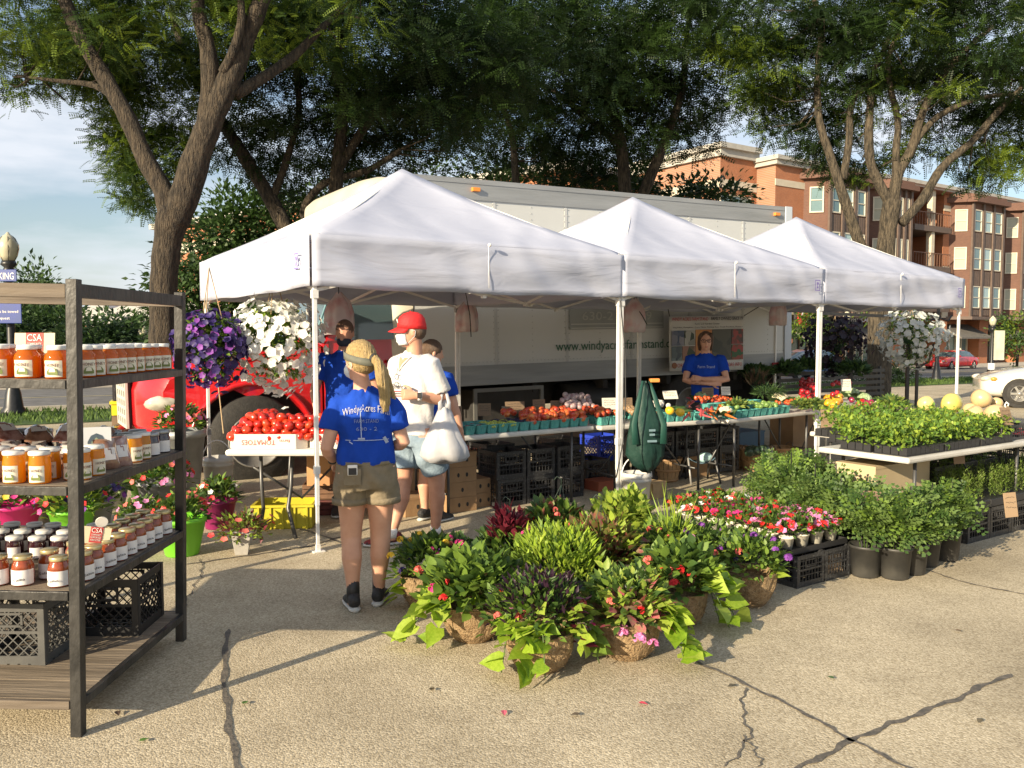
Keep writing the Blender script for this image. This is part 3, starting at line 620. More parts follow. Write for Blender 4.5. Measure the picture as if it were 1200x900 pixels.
def tent(k, label):
    t = thing('canopy_tent', label, 'tent', LL(k * (W_ + TG), 0), TH, 'three white pop-up canopy tents in a row')
    hw = W_ / 2; n = 28
    top = MB(); rr = random.Random(k + 3)
    for j in range(n + 1):
        for i in range(n + 1):
            a, b = -1 + 2*i/n, -1 + 2*j/n; m_ = max(abs(a), abs(b)); tt = 1 - m_
            lo = min(abs(a), abs(b)) / max(m_, 1e-6)             # 1 on the hip ridges, 0 mid panel
            z = H_ + (HP - H_) * (.80 * tt + .20 * tt ** 2.2) - .055 * (1 - lo ** 2) * math.sin(math.pi * min(1, tt * 1.15)) - .03 * tt * (1 - lo**4) * (1 if tt < .9 else 0)
            if m_ > .94: z -= .012 * (m_ - .94) / .06
            # seams bulge a little over the truss bars
            z += .004 * math.sin(5 * a + k) * math.sin(4 * b) * (1 - lo)
            top.v.append((hw + a * hw, hw + b * hw, z))
    for j in range(n):
        for i in range(n):
            q = j*(n+1)+i
            top.f += [(q, q+1, q+n+2), (q, q+n+2, q+n+1)] if (i - n/2 + .5) * (j - n/2 + .5) > 0 else [(q, q+1, q+n+1), (q+1, q+n+2, q+n+1)]
            top.m += [0, 0]
    roof = part('roof_cloth', top, M_cloth, t, True, solid=.004)
    def val(p0, p1, nm):
        mb = MB(); p0 = Vector(p0); p1 = Vector(p1); d = (p1 - p0).normalized(); nn = Vector((d.y, -d.x, 0)); m = 44; r_ = 8
        ph = rr.uniform(0, 6)
        for j in range(r_ + 1):
            for i in range(m + 1):
                s_ = i / m; f = j / r_; p = p0.lerp(p1, s_)
                edge = min(1, min(s_, 1 - s_) * 9)
                o = nn * (.014 + edge * (f * .018 * math.sin(s_ * 11 + ph) + .011 * math.sin(s_ * 5 + f * 7 + ph) + .007 * math.sin(s_*21 - f * 9)))
                zz = H_ - .012 - f * VD - edge * .014 * math.sin(s_ * math.pi) * f + .006 * f * math.sin(s_ * 17 + ph)
                mb.v.append((p.x + o.x, p.y + o.y, zz))
        for j in range(r_):
            for i in range(m): q = j*(m+1)+i; mb.f.append((q, q+1, q+m+2, q+m+1)); mb.m.append(0)
        return part('valance', mb, M_cloth, t, True, solid=.003)
    val((0, 0, 0), (W_, 0, 0), 'f'); val((W_, 0, 0), (W_, W_, 0), 'r'); val((W_, W_, 0), (0, W_, 0), 'b'); val((0, W_, 0), (0, 0, 0), 'l')
    # zip line, tie and logos on the front valance
    zp = MB(); zp.tube([(hw, -.026, H_ - .01), (hw + .002, -.03, H_ - .2), (hw, -.034, H_ - VD + .02)], .003, 6); zp.ball((hw, -.045, H_ - .01), .016)
    part('seam_cord', zp, M_pole, t, True)
    def logo(x, y, rot):
        lg = MB(); lg.add([(-.045, 0, .06), (.045, 0, .06), (.045, 0, -.06), (-.045, 0, -.06), (-.035, 0, .05), (.035, 0, .05), (.035, 0, -.05), (-.035, 0, -.05)], [(0, 1, 5, 4), (1, 2, 6, 5), (2, 3, 7, 6), (3, 0, 4, 7)])
        lg.add([(-.02, 0, .03), (.01, 0, .04), (.022, 0, .015), (-.002, 0, -.002), (.02, 0, -.03), (-.018, 0, -.035), (-.008, 0, 0)], [(0, 1, 2, 3, 6), (6, 3, 4, 5)])
        part('logo', lg, M_logo, t, loc=(x, y, H_ - .2), rot=rot)
    if k > 0: logo(W_ - .17, -.042, 0)
    else: logo(-.042, .2, R(-90))
    # legs in two telescoping parts with a foot plate
    for ix, x in enumerate((.035, W_ - .035)):
        for iy, y in enumerate((.035, W_ - .035)):
            p_ = MB(); lean = 0.0
            p_.cbox((x, y, 1.35), .030, .030, 2.0); o = part('pole', p_, M_pole, t, bevel=.003)
            q_ = MB(); q_.cbox((x, y, .5), .022, .022, .98); part('lower_pole', q_, M_pole, o)
            f_ = MB(); f_.cbox((x, y, .005), .09, .075, .008); f_.cbox((x, y, .03), .03, .03, .05); part('foot_plate', f_, M_pole, o)
            for zz, a_ in ((.62, .04), (H_ - .45, .045), (H_ - .03, .06)): c_ = MB(); c_.cbox((x, y, zz), a_, a_, .06); part('slider', c_, M_joint if iy else M_pole, o)
    # scissor truss round the edges and to the centre
    def truss(a, b):
        a, b = Vector(a), Vector(b); s_ = MB()
        for m in range(2):
            p, q = a.lerp(b, m / 2), a.lerp(b, (m + 1) / 2)
            s_.bar(p + Vector((0, 0, -.04)), q + Vector((0, 0, -.42)), .012, .026); s_.bar(p + Vector((0, 0, -.42)), q + Vector((0, 0, -.04)), .012, .026)
        s_.cbox(a.lerp(b, .25) + Vector((0, 0, -.23)), .03, .03, .04); s_.cbox(a.lerp(b, .5) + Vector((0, 0, -.04)), .035, .035, .05); s_.cbox(a.lerp(b, .5) + Vector((0, 0, -.42)), .035, .035, .05)
        return s_
    e = .05
    for a, b in (((e, e, H_), (W_-e, e, H_)), ((W_-e, e, H_), (W_-e, W_-e, H_)), ((W_-e, W_-e, H_), (e, W_-e, H_)), ((e, W_-e, H_), (e, e, H_))): part('truss_bar', truss(a, b), M_pole, t)
    st = MB()
    for a in ((e, e), (W_-e, e), (W_-e, W_-e), (e, W_-e)): st.bar((a[0], a[1], H_ - .03), (hw, hw, HP - .06), .022, .022); 
    for a in ((hw, e), (W_-e, hw), (hw, W_-e), (e, hw)): st.bar((a[0], a[1], H_ - .42), (hw, hw, H_ - .18), .012, .024)
    st.bar((hw, hw, H_ - .3), (hw, hw, HP - .04), .03, .03); st.cbox((hw, hw, H_ - .2), .07, .07, .09)
    part('centre_truss', st, M_pole, t)
    return t
tent(0, 'left white pop-up canopy tent sheltering the tomato table and the shoppers'); tent(1, 'middle white pop-up canopy tent above the vegetable tables'); tent(2, 'right white pop-up canopy tent above the seedling and melon table')

# ================================================================== DELIVERY TRUCK
M_tr_w = mat('white_truck_panel', (.58, .59, .57), .45, (.52, .53, .51), .8, bump=.08, bscale=1.2)
M_tr_g = mat('grey_aluminium_rail', (.33, .34, .34), .5, (.26, .27, .27), 2.5, metal=.3, bump=.15, bscale=14, stretch=(.4, 1, 4))
M_tr_f = mat('cream_fairing', (.52, .49, .40), .5, (.46, .43, .34), 2)
M_red = mat('red_truck_paint', (.52, .012, .016), .22, coat=.8, spec=.5)
M_dark = mat('dark_underbody', (.018, .017, .016), .8, (.03, .028, .026), 6)
M_tyre = mat('tyre_rubber', (.022, .021, .02), .8, (.035, .033, .03), 20, bump=.3, bscale=60)
M_chrome = mat('chrome', (.62, .62, .6), .22, metal=.9)
M_steel = mat('dull_steel_wheel', (.34, .33, .31), .45, (.26, .25, .24), 14, metal=.5)
M_lamp = mat('headlamp_glass', (.34, .32, .25), .08, (.62, .60, .50), 7, spec=.8)
M_wind = mat('windscreen_glass', (.07, .11, .12), .05, spec=1)
M_amber = mat('amber_lens', (.7, .25, .04), .3)
BL_, BW_, BZ0, BZ1 = 6.79, 2.44, 1.0, 3.62
tk = thing('delivery_truck', 'white box truck with a red bonneted cab parked behind the tents', 'truck', (-1.188, 10.506, -.045), 0)
tk.rotation_euler = (0, R(-.95), R(31.4)); tk.rotation_euler = (Matrix.Rotation(R(31.4), 3, 'Z') @ Matrix.Rotation(R(-.95), 3, 'Y')).to_euler()
b = MB(); b.box(.02, BL_, .012, BW_ - .012, BZ0 + .26, BZ1 - .24); bx = part('box_body', b, M_tr_w, tk)
r = MB(); r.box(0, BL_ + .01, 0, BW_, BZ1 - .24, BZ1 - .02); r.box(0, BL_, -.008, BW_ + .008, BZ1 - .05, BZ1 + .012); r.box(0, BL_, -.006, BW_ + .006, BZ1 - .25, BZ1 - .235); part('top_rail', r, M_tr_g, tk)
r = MB(); r.box(0, BL_ + .01, 0, BW_, BZ0, BZ0 + .26)
for z in (.02, .10, .18, .245): r.box(0, BL_, -.008, 0, BZ0 + z, BZ0 + z + .012)
part('bottom_rail', r, M_tr_g, tk)
r = MB(); r.box(BL_ - .14, BL_ + .02, -.016, 0, BZ0 - .03, BZ1 + .02); r.box(BL_ - .03, BL_ + .03, -.01, BW_, BZ0, BZ1 + .015); part('rear_frame', r, mat('blue_white_frame', (.50, .55, .60), .4), tk, bevel=.01)
# riveted seams of the side panels
sm = MB(); rv = MB()
for i in range(1, 6):
    x = BL_ * i / 6 + .05; sm.box(x - .02, x + .02, .006, .012, BZ0 + .26, BZ1 - .25)
    for j in range(26): 
        for dx in (-.035, .035): rv.cbox((x + dx, .008, BZ0 + .33 + j * .08), .01, .008, .01)
for i in range(6):
    x = BL_ * (i + .5) / 6 + .05
    for j in range(26): rv.cbox((x, .008, BZ0 + .33 + j * .08), .009, .008, .009)
for i in range(110): rv.cbox((.08 + i * .06, .008, BZ0 + .30), .008, .008, .008)
part('panel_seams', sm, mat('seam_white', (.47, .48, .47), .5), bx); part('rivets', rv, mat('rivet', (.36, .37, .36), .5), bx, kind='stuff')
# rounded nose of the box
ns = MB()
prof = [(0, 0), (-.10, .0), (-.26, .10), (-.34, .34)]
rings = []
for k, (x, ins) in enumerate([(0, 0), (-.12, .03), (-.24, .12), (-.32, .28)]):
    n_ = 24; pts = []
    for q in range(n_):
        a = 2*math.pi*q/n_; cx, cz = math.cos(a), math.sin(a); e_ = .22
        yy = math.copysign(abs(cx)**e_, cx) * (BW_/2 - ins); zz = math.copysign(abs(cz)**e_, cz) * ((BZ1-BZ0)/2 - ins)
        pts.append((x, BW_/2 + yy, (BZ0+BZ1)/2 + zz))
    rings.append(pts)
for pts in rings: ns.v += pts
for k in range(3):
    for q in range(24): ns.f.append((k*24+q, k*24+(q+1)%24, (k+1)*24+(q+1)%24, (k+1)*24+q)); ns.m.append(0)
ns.f.append(tuple(range(72, 96))); ns.m.append(0)
part('nose_fairing', ns, M_tr_f, tk, True)
ns = MB()
for k, (x, ins) in enumerate([(.0, 0), (-.34, .015), (-.50, .07), (-.60, .17), (-.64, .30)]):
    for q in range(32):
        a = 2*math.pi*q/32; cx, cz = math.cos(a), math.sin(a); ns.v.append((x, BW_/2 + math.copysign(abs(cx)**.22, cx) * (BW_/2 - ins), (2.67 + BZ1)/2 + math.copysign(abs(cz)**.22, cz) * ((BZ1 - 2.67)/2 - ins * .8)))
for k in range(4):
    for q in range(32): ns.f.append((k*32+q, k*32+(q+1)%32, (k+1)*32+(q+1)%32, (k+1)*32+q)); ns.m.append(0)
ns.f.append(tuple(range(128, 160))); ns.m.append(0)
part('roof_fairing', ns, M_tr_f, tk, True)
for x in (.9, 3.4, BL_ - .35):
    l = MB(); l.cbox((x, -.02, BZ1 - .12), .11, .05, .05); part('marker_lamp', l, M_amber, tk, bevel=.005)
l = MB(); l.cbox((BL_ - .35, -.012, BZ0 + .08), .16, .02, .06); part('marker_lamp', l, mat('red_lens', (.35, .03, .03), .4), tk)
# lettering
M_tgreen = mat('green_lettering', (.02, .11, .06), .5); M_tg = mat('grey_sign_panel', (.27, .29, .28), .6, (.31, .33, .32), 3)
sx0 = 1.62
s_ = MB(); s_.box(2.35, 4.04, -.012, -.002, 1.70, 2.20); sgp = part('sign_panel', s_, M_tg, tk)
for z in (1.715, 1.77, 2.18): 
    l = MB(); l.box(2.37, 4.02, -.016, -.012, z, z + .01); part('sign_line', l, M_tr_w, sgp)
text('WINDY ACRES FARM', .20, mat('pale_red_lettering', (.52, .38, .33), .6), sgp, (3.2, -.018, 2.06), (R(90), 0, 0), width=1.52)
text('630-2   -   29', .17, mat('pale_lettering', (.42, .43, .41), .6), sgp, (3.18, -.018, 1.88), (R(90), 0, 0), width=1.25)
text('www.windyacresfarmstand.com', .19, M_tgreen, tk, (3.26, -.004 + .0, 1.47), (R(90), 0, 0), width=2.28)
# under the box
u = MB(); u.box(-1.2, BL_ - .1, .75, .88, .62, .98); u.box(-1.2, BL_ - .1, 1.56, 1.69, .62, .98)
for x in (.6, 1.8, 3.0, 4.2, 5.6): u.box(x, x + .08, .1, BW_ - .1, .86, .99)
u.box(BL_ - .3, BL_ - .2, .1, BW_ - .1, .45, .98); part('chassis', u, M_dark, tk)
tb = MB(); tb.box(.9, 1.95, .12, .7, .42, .93); tbo = part('toolbox', tb, M_dark, tk, bevel=.01)
fr = MB()
for a in ((.88, 1.97, .90, .95), (.88, 1.97, .40, .45), (.88, .93, .45, .90), (1.92, 1.97, .45, .90)): fr.box(a[0], a[1], .09, .12, a[2], a[3])
part('frame', fr, mat('dull_frame', (.17, .17, .16), .5, metal=.4), tbo)
bt = MB(); bt.box(1.3, 1.55, .085, .1, .62, .70); part('latch', bt, M_steel, tbo)
tn = MB(); tn.loft([((2.5, .42, .68), .26, .26), ((3.5, .42, .68), .26, .26)], 16); part('fuel_tank', tn, mat('tank_dark', (.05, .05, .05), .5, metal=.5), tk, True)
def wheel(par, x, y, r, w2, face=-1, rim=M_steel, hub=True):
    t_ = MB(); o_ = face
    prf = [(r*.58, -w2/2), (r*.80, -w2/2 - .005), (r*.95, -w2/2 + .03), (r, -w2/2 + .06), (r, w2/2 - .06), (r*.95, w2/2 - .03), (r*.58, w2/2)]
    Mx = Matrix.Rotation(R(90) * (1 if face < 0 else -1), 3, 'X')
    t_.lathe(prf, 36, M=Mx); to = part('wheel', t_, M_tyre, par, True, loc=(x, y, r))
    rm = MB(); rm.lathe([(r*.60, w2/2 + .004), (r*.57, w2/2 + .012), (r*.52, w2/2 - .05), (r*.42, w2/2 - .03), (r*.36, w2/2 - .015), (r*.20, w2/2 - .01), (r*.17, w2/2 + .05), (0.0001, w2/2 + .06)], 32, M=Mx)
    ro = part('rim', rm, rim, to, True)
    nb = MB()
    for i in range(8): a = i * math.pi / 4; nb.ball((math.cos(a)*r*.25, face*(w2/2 + .01), math.sin(a)*r*.25), .014, n=6)
    for i in range(5): a = i * 2*math.pi/5; nb.ball((math.cos(a)*r*.40, face*(w2/2 - .022), math.sin(a)*r*.40), .04, .01, .04, n=8, mi=1)
    part('wheel_nuts', nb, [M_chrome, M_dark], to, True, kind='stuff')
    return to
for y in (.16, BW_ - .16): wheel(tk, -1.96, y, .51, .26, -1 if y < 1 else 1)
for y in (.18, BW_ - .18): wheel(tk, 4.6, y, .50, .3, -1 if y < 1 else 1); 
for y in (.50, BW_ - .50): wheel(tk, 4.6, y, .50, .26, -1 if y < 1 else 1)
# cab: side silhouette pulled across, nose narrowed
CW0, CW1 = .10, BW_ - .10
def narrow(v):
    x, y, z = v; c = BW_/2; t_ = max(0, min(1, (-1.9 - x) / 1.25)); k = 1 - .15 * t_ * t_
    if z > 1.75: k *= 1 - .07 * (z - 1.75)
    return (x, c + (y - c) * k, z)
arch = [(-1.96 + .66*math.cos(a), .50 + .62*math.sin(a)) for a in [math.radians(q) for q in range(0, 181, 12)]]
hood = [(-1.15, .55)] + arch + [(-2.78, .50), (-3.05, .56), (-3.13, .72), (-3.13, 1.1), (-3.06, 1.33), (-2.8, 1.42), (-2.2, 1.50), (-1.6, 1.57), (-1.15, 1.62)]
def slabs(poly, n, mbx):
    k = len(poly); ys = [CW0 + (CW1 - CW0) * i / n for i in range(n + 1)]
    for i, y in enumerate(ys):
        f = abs(2 * i / n - 1); pull = .07 * f ** 6
        for (x, z) in poly:
            top = 1 if z > 1.1 else 0
            mbx.v.append(narrow((x + (.24 * f**4 * (1 if x < -2.75 else 0)), y, z - .10 * f**5 * top * (1 if x < -1.5 else .6))))
    for i in range(n):
        for q in range(k): a = i*k+q; b2_ = i*k+(q+1)%k; mbx.f.append((a, a+k, b2_+k, b2_)); mbx.m.append(0)
    mbx.f.append(tuple(range(k))); mbx.m.append(0); mbx.f.append(tuple(reversed(range(n*k, n*k+k)))); mbx.m.append(0)
hb = MB(); slabs(hood, 20, hb); hd = part('bonnet', hb, M_red, tk, bevel=.02)
for pl in hd.data.polygons: pl.use_smooth = len(pl.vertices) == 4
cabp = [(-1.13, .55), (-.05, .55), (-.05, 2.52), (-.45, 2.60), (-.75, 2.50), (-1.13, 1.62)]
cb = MB(); slabs(cabp, 10, cb); cbo = part('cab', cb, M_red, tk, bevel=.03)
ws = MB(); ws.add([narrow((-1.15, CW0 + .12, 1.66)), narrow((-1.15, CW1 - .12, 1.66)), narrow((-.80, CW1 - .16, 2.44)), narrow((-.80, CW0 + .16, 2.44))], [(0, 1, 2, 3)]); part('windscreen', ws, M_wind, tk, solid=.01)
pl_ = MB(); pl_.bar(narrow((-1.165, CW0 + .05, 1.60)), narrow((-.80, CW0 + .05, 2.47)), .10, .05); pl_.bar(narrow((-1.165, CW0 + .16, 1.62)), narrow((-.82, CW0 + .18, 2.46)), .03, .05); part('windscreen_pillar', pl_, mat('teal_grey_trim', (.10, .20, .22), .3, (.16, .27, .29), 6), tk)
sw = MB(); sw.add([(-.98, CW0 - .006 + .02, 1.62), (-.20, CW0 - .006 + .02, 1.62), (-.20, CW0 + .03, 2.32), (-.72, CW0 + .03, 2.32)], [(0, 1, 2, 3)]); part('side_window', sw, M_wind, tk, solid=.01)
dr_ = MB()
for a_, b_ in (((-1.05, .7), (-1.05, 1.6)), ((-.12, .7), (-.12, 2.4)), ((-1.05, .7), (-.12, .7))): dr_.bar((a_[0], CW0 - .003, a_[1]), (b_[0], CW0 - .003, b_[1]), .012, .006)
part('door_gap', dr_, M_dark, tk); hn = MB(); hn.cbox((-.25, CW0 - .02, 1.35), .16, .03, .04); part('door_handle', hn, M_black, tk, bevel=.008)
fl = MB(); fl.loft([(( -1.96 + .69*math.cos(R(q)), .10, .50 + .66*math.sin(R(q))), .05, .035, (0, 1, 0)) for q in range(0, 181, 12)], 8); part('wheel_arch_lip', fl, M_red, tk, True)
ins = MB(); ins.box(-2.66, -1.26, .3, BW_ - .3, .5, 1.2); part('engine_bay', ins, M_dark, tk)
cl = MB(); cl.tube([(-.02, .06, .9), (-.02, .05, 1.8), (-.06, .08, 2.35), (-.25, .12, 2.58)], .018, 8); part('grab_handle', cl, mat('beige_tube', (.5, .42, .33), .4), tk, True)
# headlamps, grille, bumper
for sgn in (0, 1):
    h_ = MB(); y0 = CW0 if not sgn else CW1; q = 1 if not sgn else -1; 
    hq = MB(); hq.ball(narrow((-2.84, BW_/2 - q*1.03, .97)), .24, .12, .095, 16); part('headlight', hq, M_lamp, tk, True); continue
    pts = [(-3.00, .62, 1.00), (-3.0, .60, .80), (-2.86, .28, .78), (-2.60, .20, .86), (-2.56, .19, .96), (-2.72, .22, 1.06), (-2.9, .42, 1.08)]
    out = [Vector(narrow((a, y0 + q * (b - .1) , c))) for a, b, c in pts]; cen = sum(out, Vector()) / len(out); nrm = Vector((-.8, -.55 * q, .1))
    vs = [p + nrm * .05 for p in out] + [cen + nrm * .12]; vs += [p - nrm * .2 for p in out]
    n7 = len(out); h_.add(vs, [(i, (i+1) % n7, n7) for i in range(n7)] + [(i, (i+1) % n7, (i+1) % n7 + n7 + 1, i + n7 + 1) for i in range(n7)])
    part('headlight', h_, M_lamp, tk, True)
gr = MB(); gy0, gy1 = .85, BW_ - .85; gx = -3.16
gr.box(gx, gx + .03, gy0, gy1, .66, 1.22, 1)
for i in range(6): gr.box(gx - .03, gx, gy0, gy1, .66 + i * .105, .70 + i * .105)
for i in range(5): y = gy0 + (gy1 - gy0) * i / 4; gr.box(gx - .035, gx, y - .02, y + .02, .66, 1.22)
part('grille', gr, [mat('pale_grille', (.50, .49, .44), .35), M_dark], tk, bevel=.004)
bp = MB(); bp.loft([((-2.72, .16, .50), .04, .12), ((-3.05, .34, .50), .05, .13), ((-3.24, .8, .50), .05, .13), ((-3.27, BW_/2, .50), .05, .13), ((-3.24, BW_-.8, .50), .05, .13), ((-3.05, BW_-.34, .50), .05, .13), ((-2.72, BW_-.16, .50), .04, .12)], 12, ref=(1, 0, 0)); part('bumper', bp, M_chrome, tk, True)
mr = MB(); mr.box(-1.32, -1.26, -.14, .06, 1.75, 2.15); mr.bar((-1.15, .1, 2.2), (-1.29, -.04, 2.1), .02); mr.bar((-1.15, .1, 1.6), (-1.29, -.04, 1.8), .02); part('wing_mirror', mr, M_black, tk, bevel=.01)
# banner hung on the truck side
bn = thing('banner', 'farm stand banner with photographs tied up behind the woman with crossed arms', 'banner', tk.matrix_basis @ Vector((3.99, -.20, 1.07)), tk.rotation_euler)
bw, bh = 1.52, .80
q = MB(); n = 24
for j in range(9):
    for i in range(n + 1): q.v.append((bw * i / n, .012 * math.sin(i * .6 + j * .3), bh * j / 8 - .035 * (i / n) ** 1 * (1 - j / 8)))
for j in range(8):
    for i in range(n): a = j*(n+1)+i; q.f.append((a, a+1, a+n+2, a+n+1)); q.m.append(0)
part('sheet', q, mat('banner_white', (.55, .55, .52), .5), bn, True, solid=.003)
def ph(x0, x1, z0, z1, c, c2, sc=9):
    m = MB(); m.box(x0, x1, -.024, -.018, z0, z1); part('printed_photo', m, mat('print' + str(c) + str(c2), c, .5, c2, sc, vor=True), bn)
ph(.02, .26, .37, .59, (.03, .06, .13), (.22, .22, .26)); ph(.27, .48, .37, .59, (.02, .04, .02), (.4, .4, .36)); ph(.02, .22, .15, .36, (.02, .03, .05), (.15, .2, .2)); ph(.23, .48, .15, .36, (.03, .05, .02), (.3, .15, .1))
ph(.49, .82, .15, .60, (.55, .26, .06), (.45, .18, .05), 3); ph(.83, 1.22, .13, .60, (.04, .045, .035), (.08, .08, .06), 5); ph(1.23, 1.48, .13, .36, (.02, .1, .03), (.3, .04, .03), 16); ph(1.23, 1.48, .37, .60, (.3, .04, .03), (.06, .04, .03), 18)
M_pr, M_pb = mat('print_red', (.42, .05, .05), .5), mat('print_black', (.04, .04, .045), .5)
text('WINDY ACRES FARM STAND', .07, M_pr, bn, (.38, -.03, .755), (R(90), 0, 0), width=.72); text('FAMILY OWNED SINCE 19', .07, M_pb, bn, (1.13, -.03, .76), (R(90), 0, 0), width=.66)
text('Farm and Garden Center', .035, M_pb, bn, (.72, -.03, .685), (R(90), 0, 0), width=.5); text('Hayrides, Pumpkins, Corn Maze, Petting Zoo, Fresh Produce, Flowers', .028, M_pb, bn, (.75, -.03, .635), (R(90), 0, 0), width=1.42)
text('ORDER Y', .085, M_pr, bn, (.28, -.03, .075), (R(90), 0, 0), width=.32); text('MORE INFO', .08, M_pr, bn, (1.28, -.03, .055), (R(90), 0, 0), width=.34)
em = MB(); em.lathe([(.045, 0), (.045, .01)], 14, M=Matrix.Rotation(R(90), 3, 'X')); part('print_emblem', em, mat('print_brown', (.25, .1, .04), .6), bn, loc=(.07, -.02, .08))
cd_ = MB(); cd_.tube([(0, 0, bh), (-.35, -.3, bh + .28)], .006, 5); cd_.tube([(bw, 0, bh), (bw + .3, -.3, bh + .26)], .006, 5); part('cord', cd_, M_strap, bn)
# ================================================================== PEOPLE
def remeshed(mb, name, mats, voxel, smooth=2, disp=None):
    o = bpy.data.objects.new('t', mb.mesh('t', mats)); C.objects.link(o)
    m = o.modifiers.new('r', 'REMESH'); m.mode = 'VOXEL'; m.voxel_size = voxel; m.use_smooth_shade = True
    if smooth: s_ = o.modifiers.new('s', 'SMOOTH'); s_.iterations = smooth; s_.factor = .5
    bpy.context.view_layer.update(); dg = bpy.context.evaluated_depsgraph_get()
    me = bpy.data.meshes.new_from_object(o.evaluated_get(dg)); bpy.data.objects.remove(o); me.name = name
    if disp:
        n = len(me.vertices); co = np.empty(n*3, np.float32); me.vertices.foreach_get('co', co); co = co.reshape(-1, 3)
        no = np.empty(n*3, np.float32); me.vertices.foreach_get('normal', no); no = no.reshape(-1, 3)
        co = co + no * disp(co)[:, None]; me.vertices.foreach_set('co', co.astype(np.float32).ravel()); me.update()
    if not me.materials: me.materials.append(mats)
    return me
def V(*a): return Vector(a)
def hand(mb, wr, d, n, side, curl=.5, s=1.0, thumb=.5):
    """wr wrist, d towards the fingers, n out of the back of the hand, side +1 if the thumb lies on d x n side"""
    d = Vector(d).normalized(); n = (Vector(n) - d * Vector(n).dot(d)).normalized(); t = d.cross(n) * side
    mb.loft([(wr - d*.01, .026*s, .020*s, t), (wr + d*.02*s, .031*s, .019*s, t), (wr + d*.055*s, .040*s, .016*s, t), (wr + d*.088*s, .041*s, .013*s, t)], 12)
    for i, (off, L) in enumerate(((.031, .070), (.0105, .078), (-.0105, .072), (-.031, .056))):
        p = wr + d*.083*s + t*off*s; c = curl * (1 + .08*i); r = .0088*s; pts = [p]; dirv = d.copy(); dirv = (d + t*off*1.2).normalized()
        for k, f in enumerate((.45, .32, .25)):
            ax = dirv.cross(n).normalized(); dirv = Quaternion(ax, -c * (.75 + .35*k)) @ dirv; pts.append(pts[-1] + dirv*L*f*s)
        mb.loft([(p - d*.01, r, r), (pts[0], r*1.02, r*1.02), (pts[1], r*.98, r*.98), (pts[2], r*.9, r*.9), (pts[3], r*.72, r*.72)], 8)
    p = wr + d*.028*s + t*.028*s; dv = (d*.75 + t*.75 - n*.35*thumb*2).normalized(); dv2 = (d*.95 + t*.15 - n*.6*thumb).normalized()
    mb.loft([(p - t*.012, .013*s, .013*s), (p + dv*.03*s, .0115*s, .0115*s), (p + dv*.045*s + dv2*.018*s, .010*s, .010*s), (p + dv*.045*s + dv2*.042*s, .0075*s, .0075*s)], 8)
def head(mb, c, f, s=1.0, up=(0, 0, 1)):
    """head with jaw, nose, ears, brow; c centre, f facing"""
    f = Vector(f).normalized(); up = Vector(up); r_ = f.cross(up).normalized(); u_ = r_.cross(f)
    M = Matrix((r_, f, u_)).transposed()
    def P(x, y, z): return c + (r_*x + f*y + u_*z)*s
    rings = [(P(0, -.005, -.115), .034*s, .036*s), (P(0, .035, -.108), .036*s, .045*s), (P(0, .026, -.085), .052*s, .066*s), (P(0, .014, -.05), .064*s, .082*s), (P(0, .006, -.01), .071*s, .092*s), (P(0, 0, .03), .074*s, .095*s), (P(0, -.004, .065), .068*s, .086*s), (P(0, -.006, .095), .050*s, .064*s), (P(0, -.006, .112), .022*s, .028*s)]
    o = len(mb.v); n = 18
    for (p, a, b) in rings:
        for j in range(n): g_ = 2*math.pi*j/n; mb.v.append(tuple(p + r_*math.cos(g_)*a + f*math.sin(g_)*b))
    for i in range(len(rings)-1):
        for j in range(n): a = o+i*n+j; b = o+i*n+(j+1)%n; mb.f.append((a, b, b+n, a+n)); mb.m.append(0)
    mb.f.append(tuple(range(o, o+n))); mb.m.append(0); mb.f.append(tuple(range(o+(len(rings)-1)*n, o+len(rings)*n))); mb.m.append(0)
    mb.loft([(P(0, .088, .018), .008*s, .010*s), (P(0, .100, -.005), .011*s, .012*s), (P(0, .112, -.028), .016*s, .014*s), (P(0, .094, -.038), .014*s, .01*s)], 8)
    for sx in (-1, 1):
        mb.ball(P(sx*.076, -.006, -.01), .008*s, .018*s, .031*s, 10, M=M); mb.ball(P(sx*.030, .076, .028), .024*s, .014*s, .008*s, 8, M=M); mb.ball(P(sx*.030, .083, .008), .013*s, .010*s, .010*s, 8, M=M)
    mb.ball(P(0, .094, -.060), .022*s, .010*s, .006*s, 8, M=M); mb.ball(P(0, .090, -.072), .018*s, .010*s, .007*s, 8, M=M); mb.ball(P(0, .075, -.098), .020*s, .018*s, .014*s, 8, M=M)
    return P, M
M_sk = mat('skin', (.56, .30, .20), .5, (.62, .35, .24), 14, bump=.05, bscale=150, spec=.35)
M_sk2 = mat('tanned_skin', (.50, .25, .16), .5, (.56, .30, .20), 14, bump=.05, bscale=150, spec=.35)
M_bshirt = mat('blue_cotton', (.012, .062, .42), .85, (.010, .05, .34), 9, bump=.35, bscale=30, spec=.15)
M_wshirt = mat('white_cotton', (.62, .60, .60), .85, (.57, .56, .56), 6, bump=.35, bscale=22, spec=.15)
M_khaki = mat('khaki_cotton', (.235, .195, .135), .85, (.20, .165, .112), 18, bump=.4, bscale=40, spec=.1)
M_denim = mat('faded_denim', (.17, .235, .30), .85, (.27, .34, .40), 7, bump=.3, bscale=60, spec=.1)
M_blond = mat('blonde_hair', (.50, .36, .155), .42, (.30, .205, .085), 26, bump=.7, bscale=60, stretch=(6, 6, .6), spec=.5)
M_brown = mat('brown_hair', (.075, .042, .025), .5, (.12, .07, .04), 26, bump=.6, bscale=50, stretch=(5, 5, .6))
M_mask = mat('white_mask', (.70, .72, .72), .7, (.62, .66, .67), 30, bump=.2, bscale=40)
M_nmask = mat('navy_mask', (.02, .028, .05), .7)
M_shoe = mat('black_mesh_shoe', (.018, .018, .02), .7, (.03, .03, .032), 80, bump=.3, bscale=100); M_sole = mat('light_sole', (.50, .50, .48), .6)
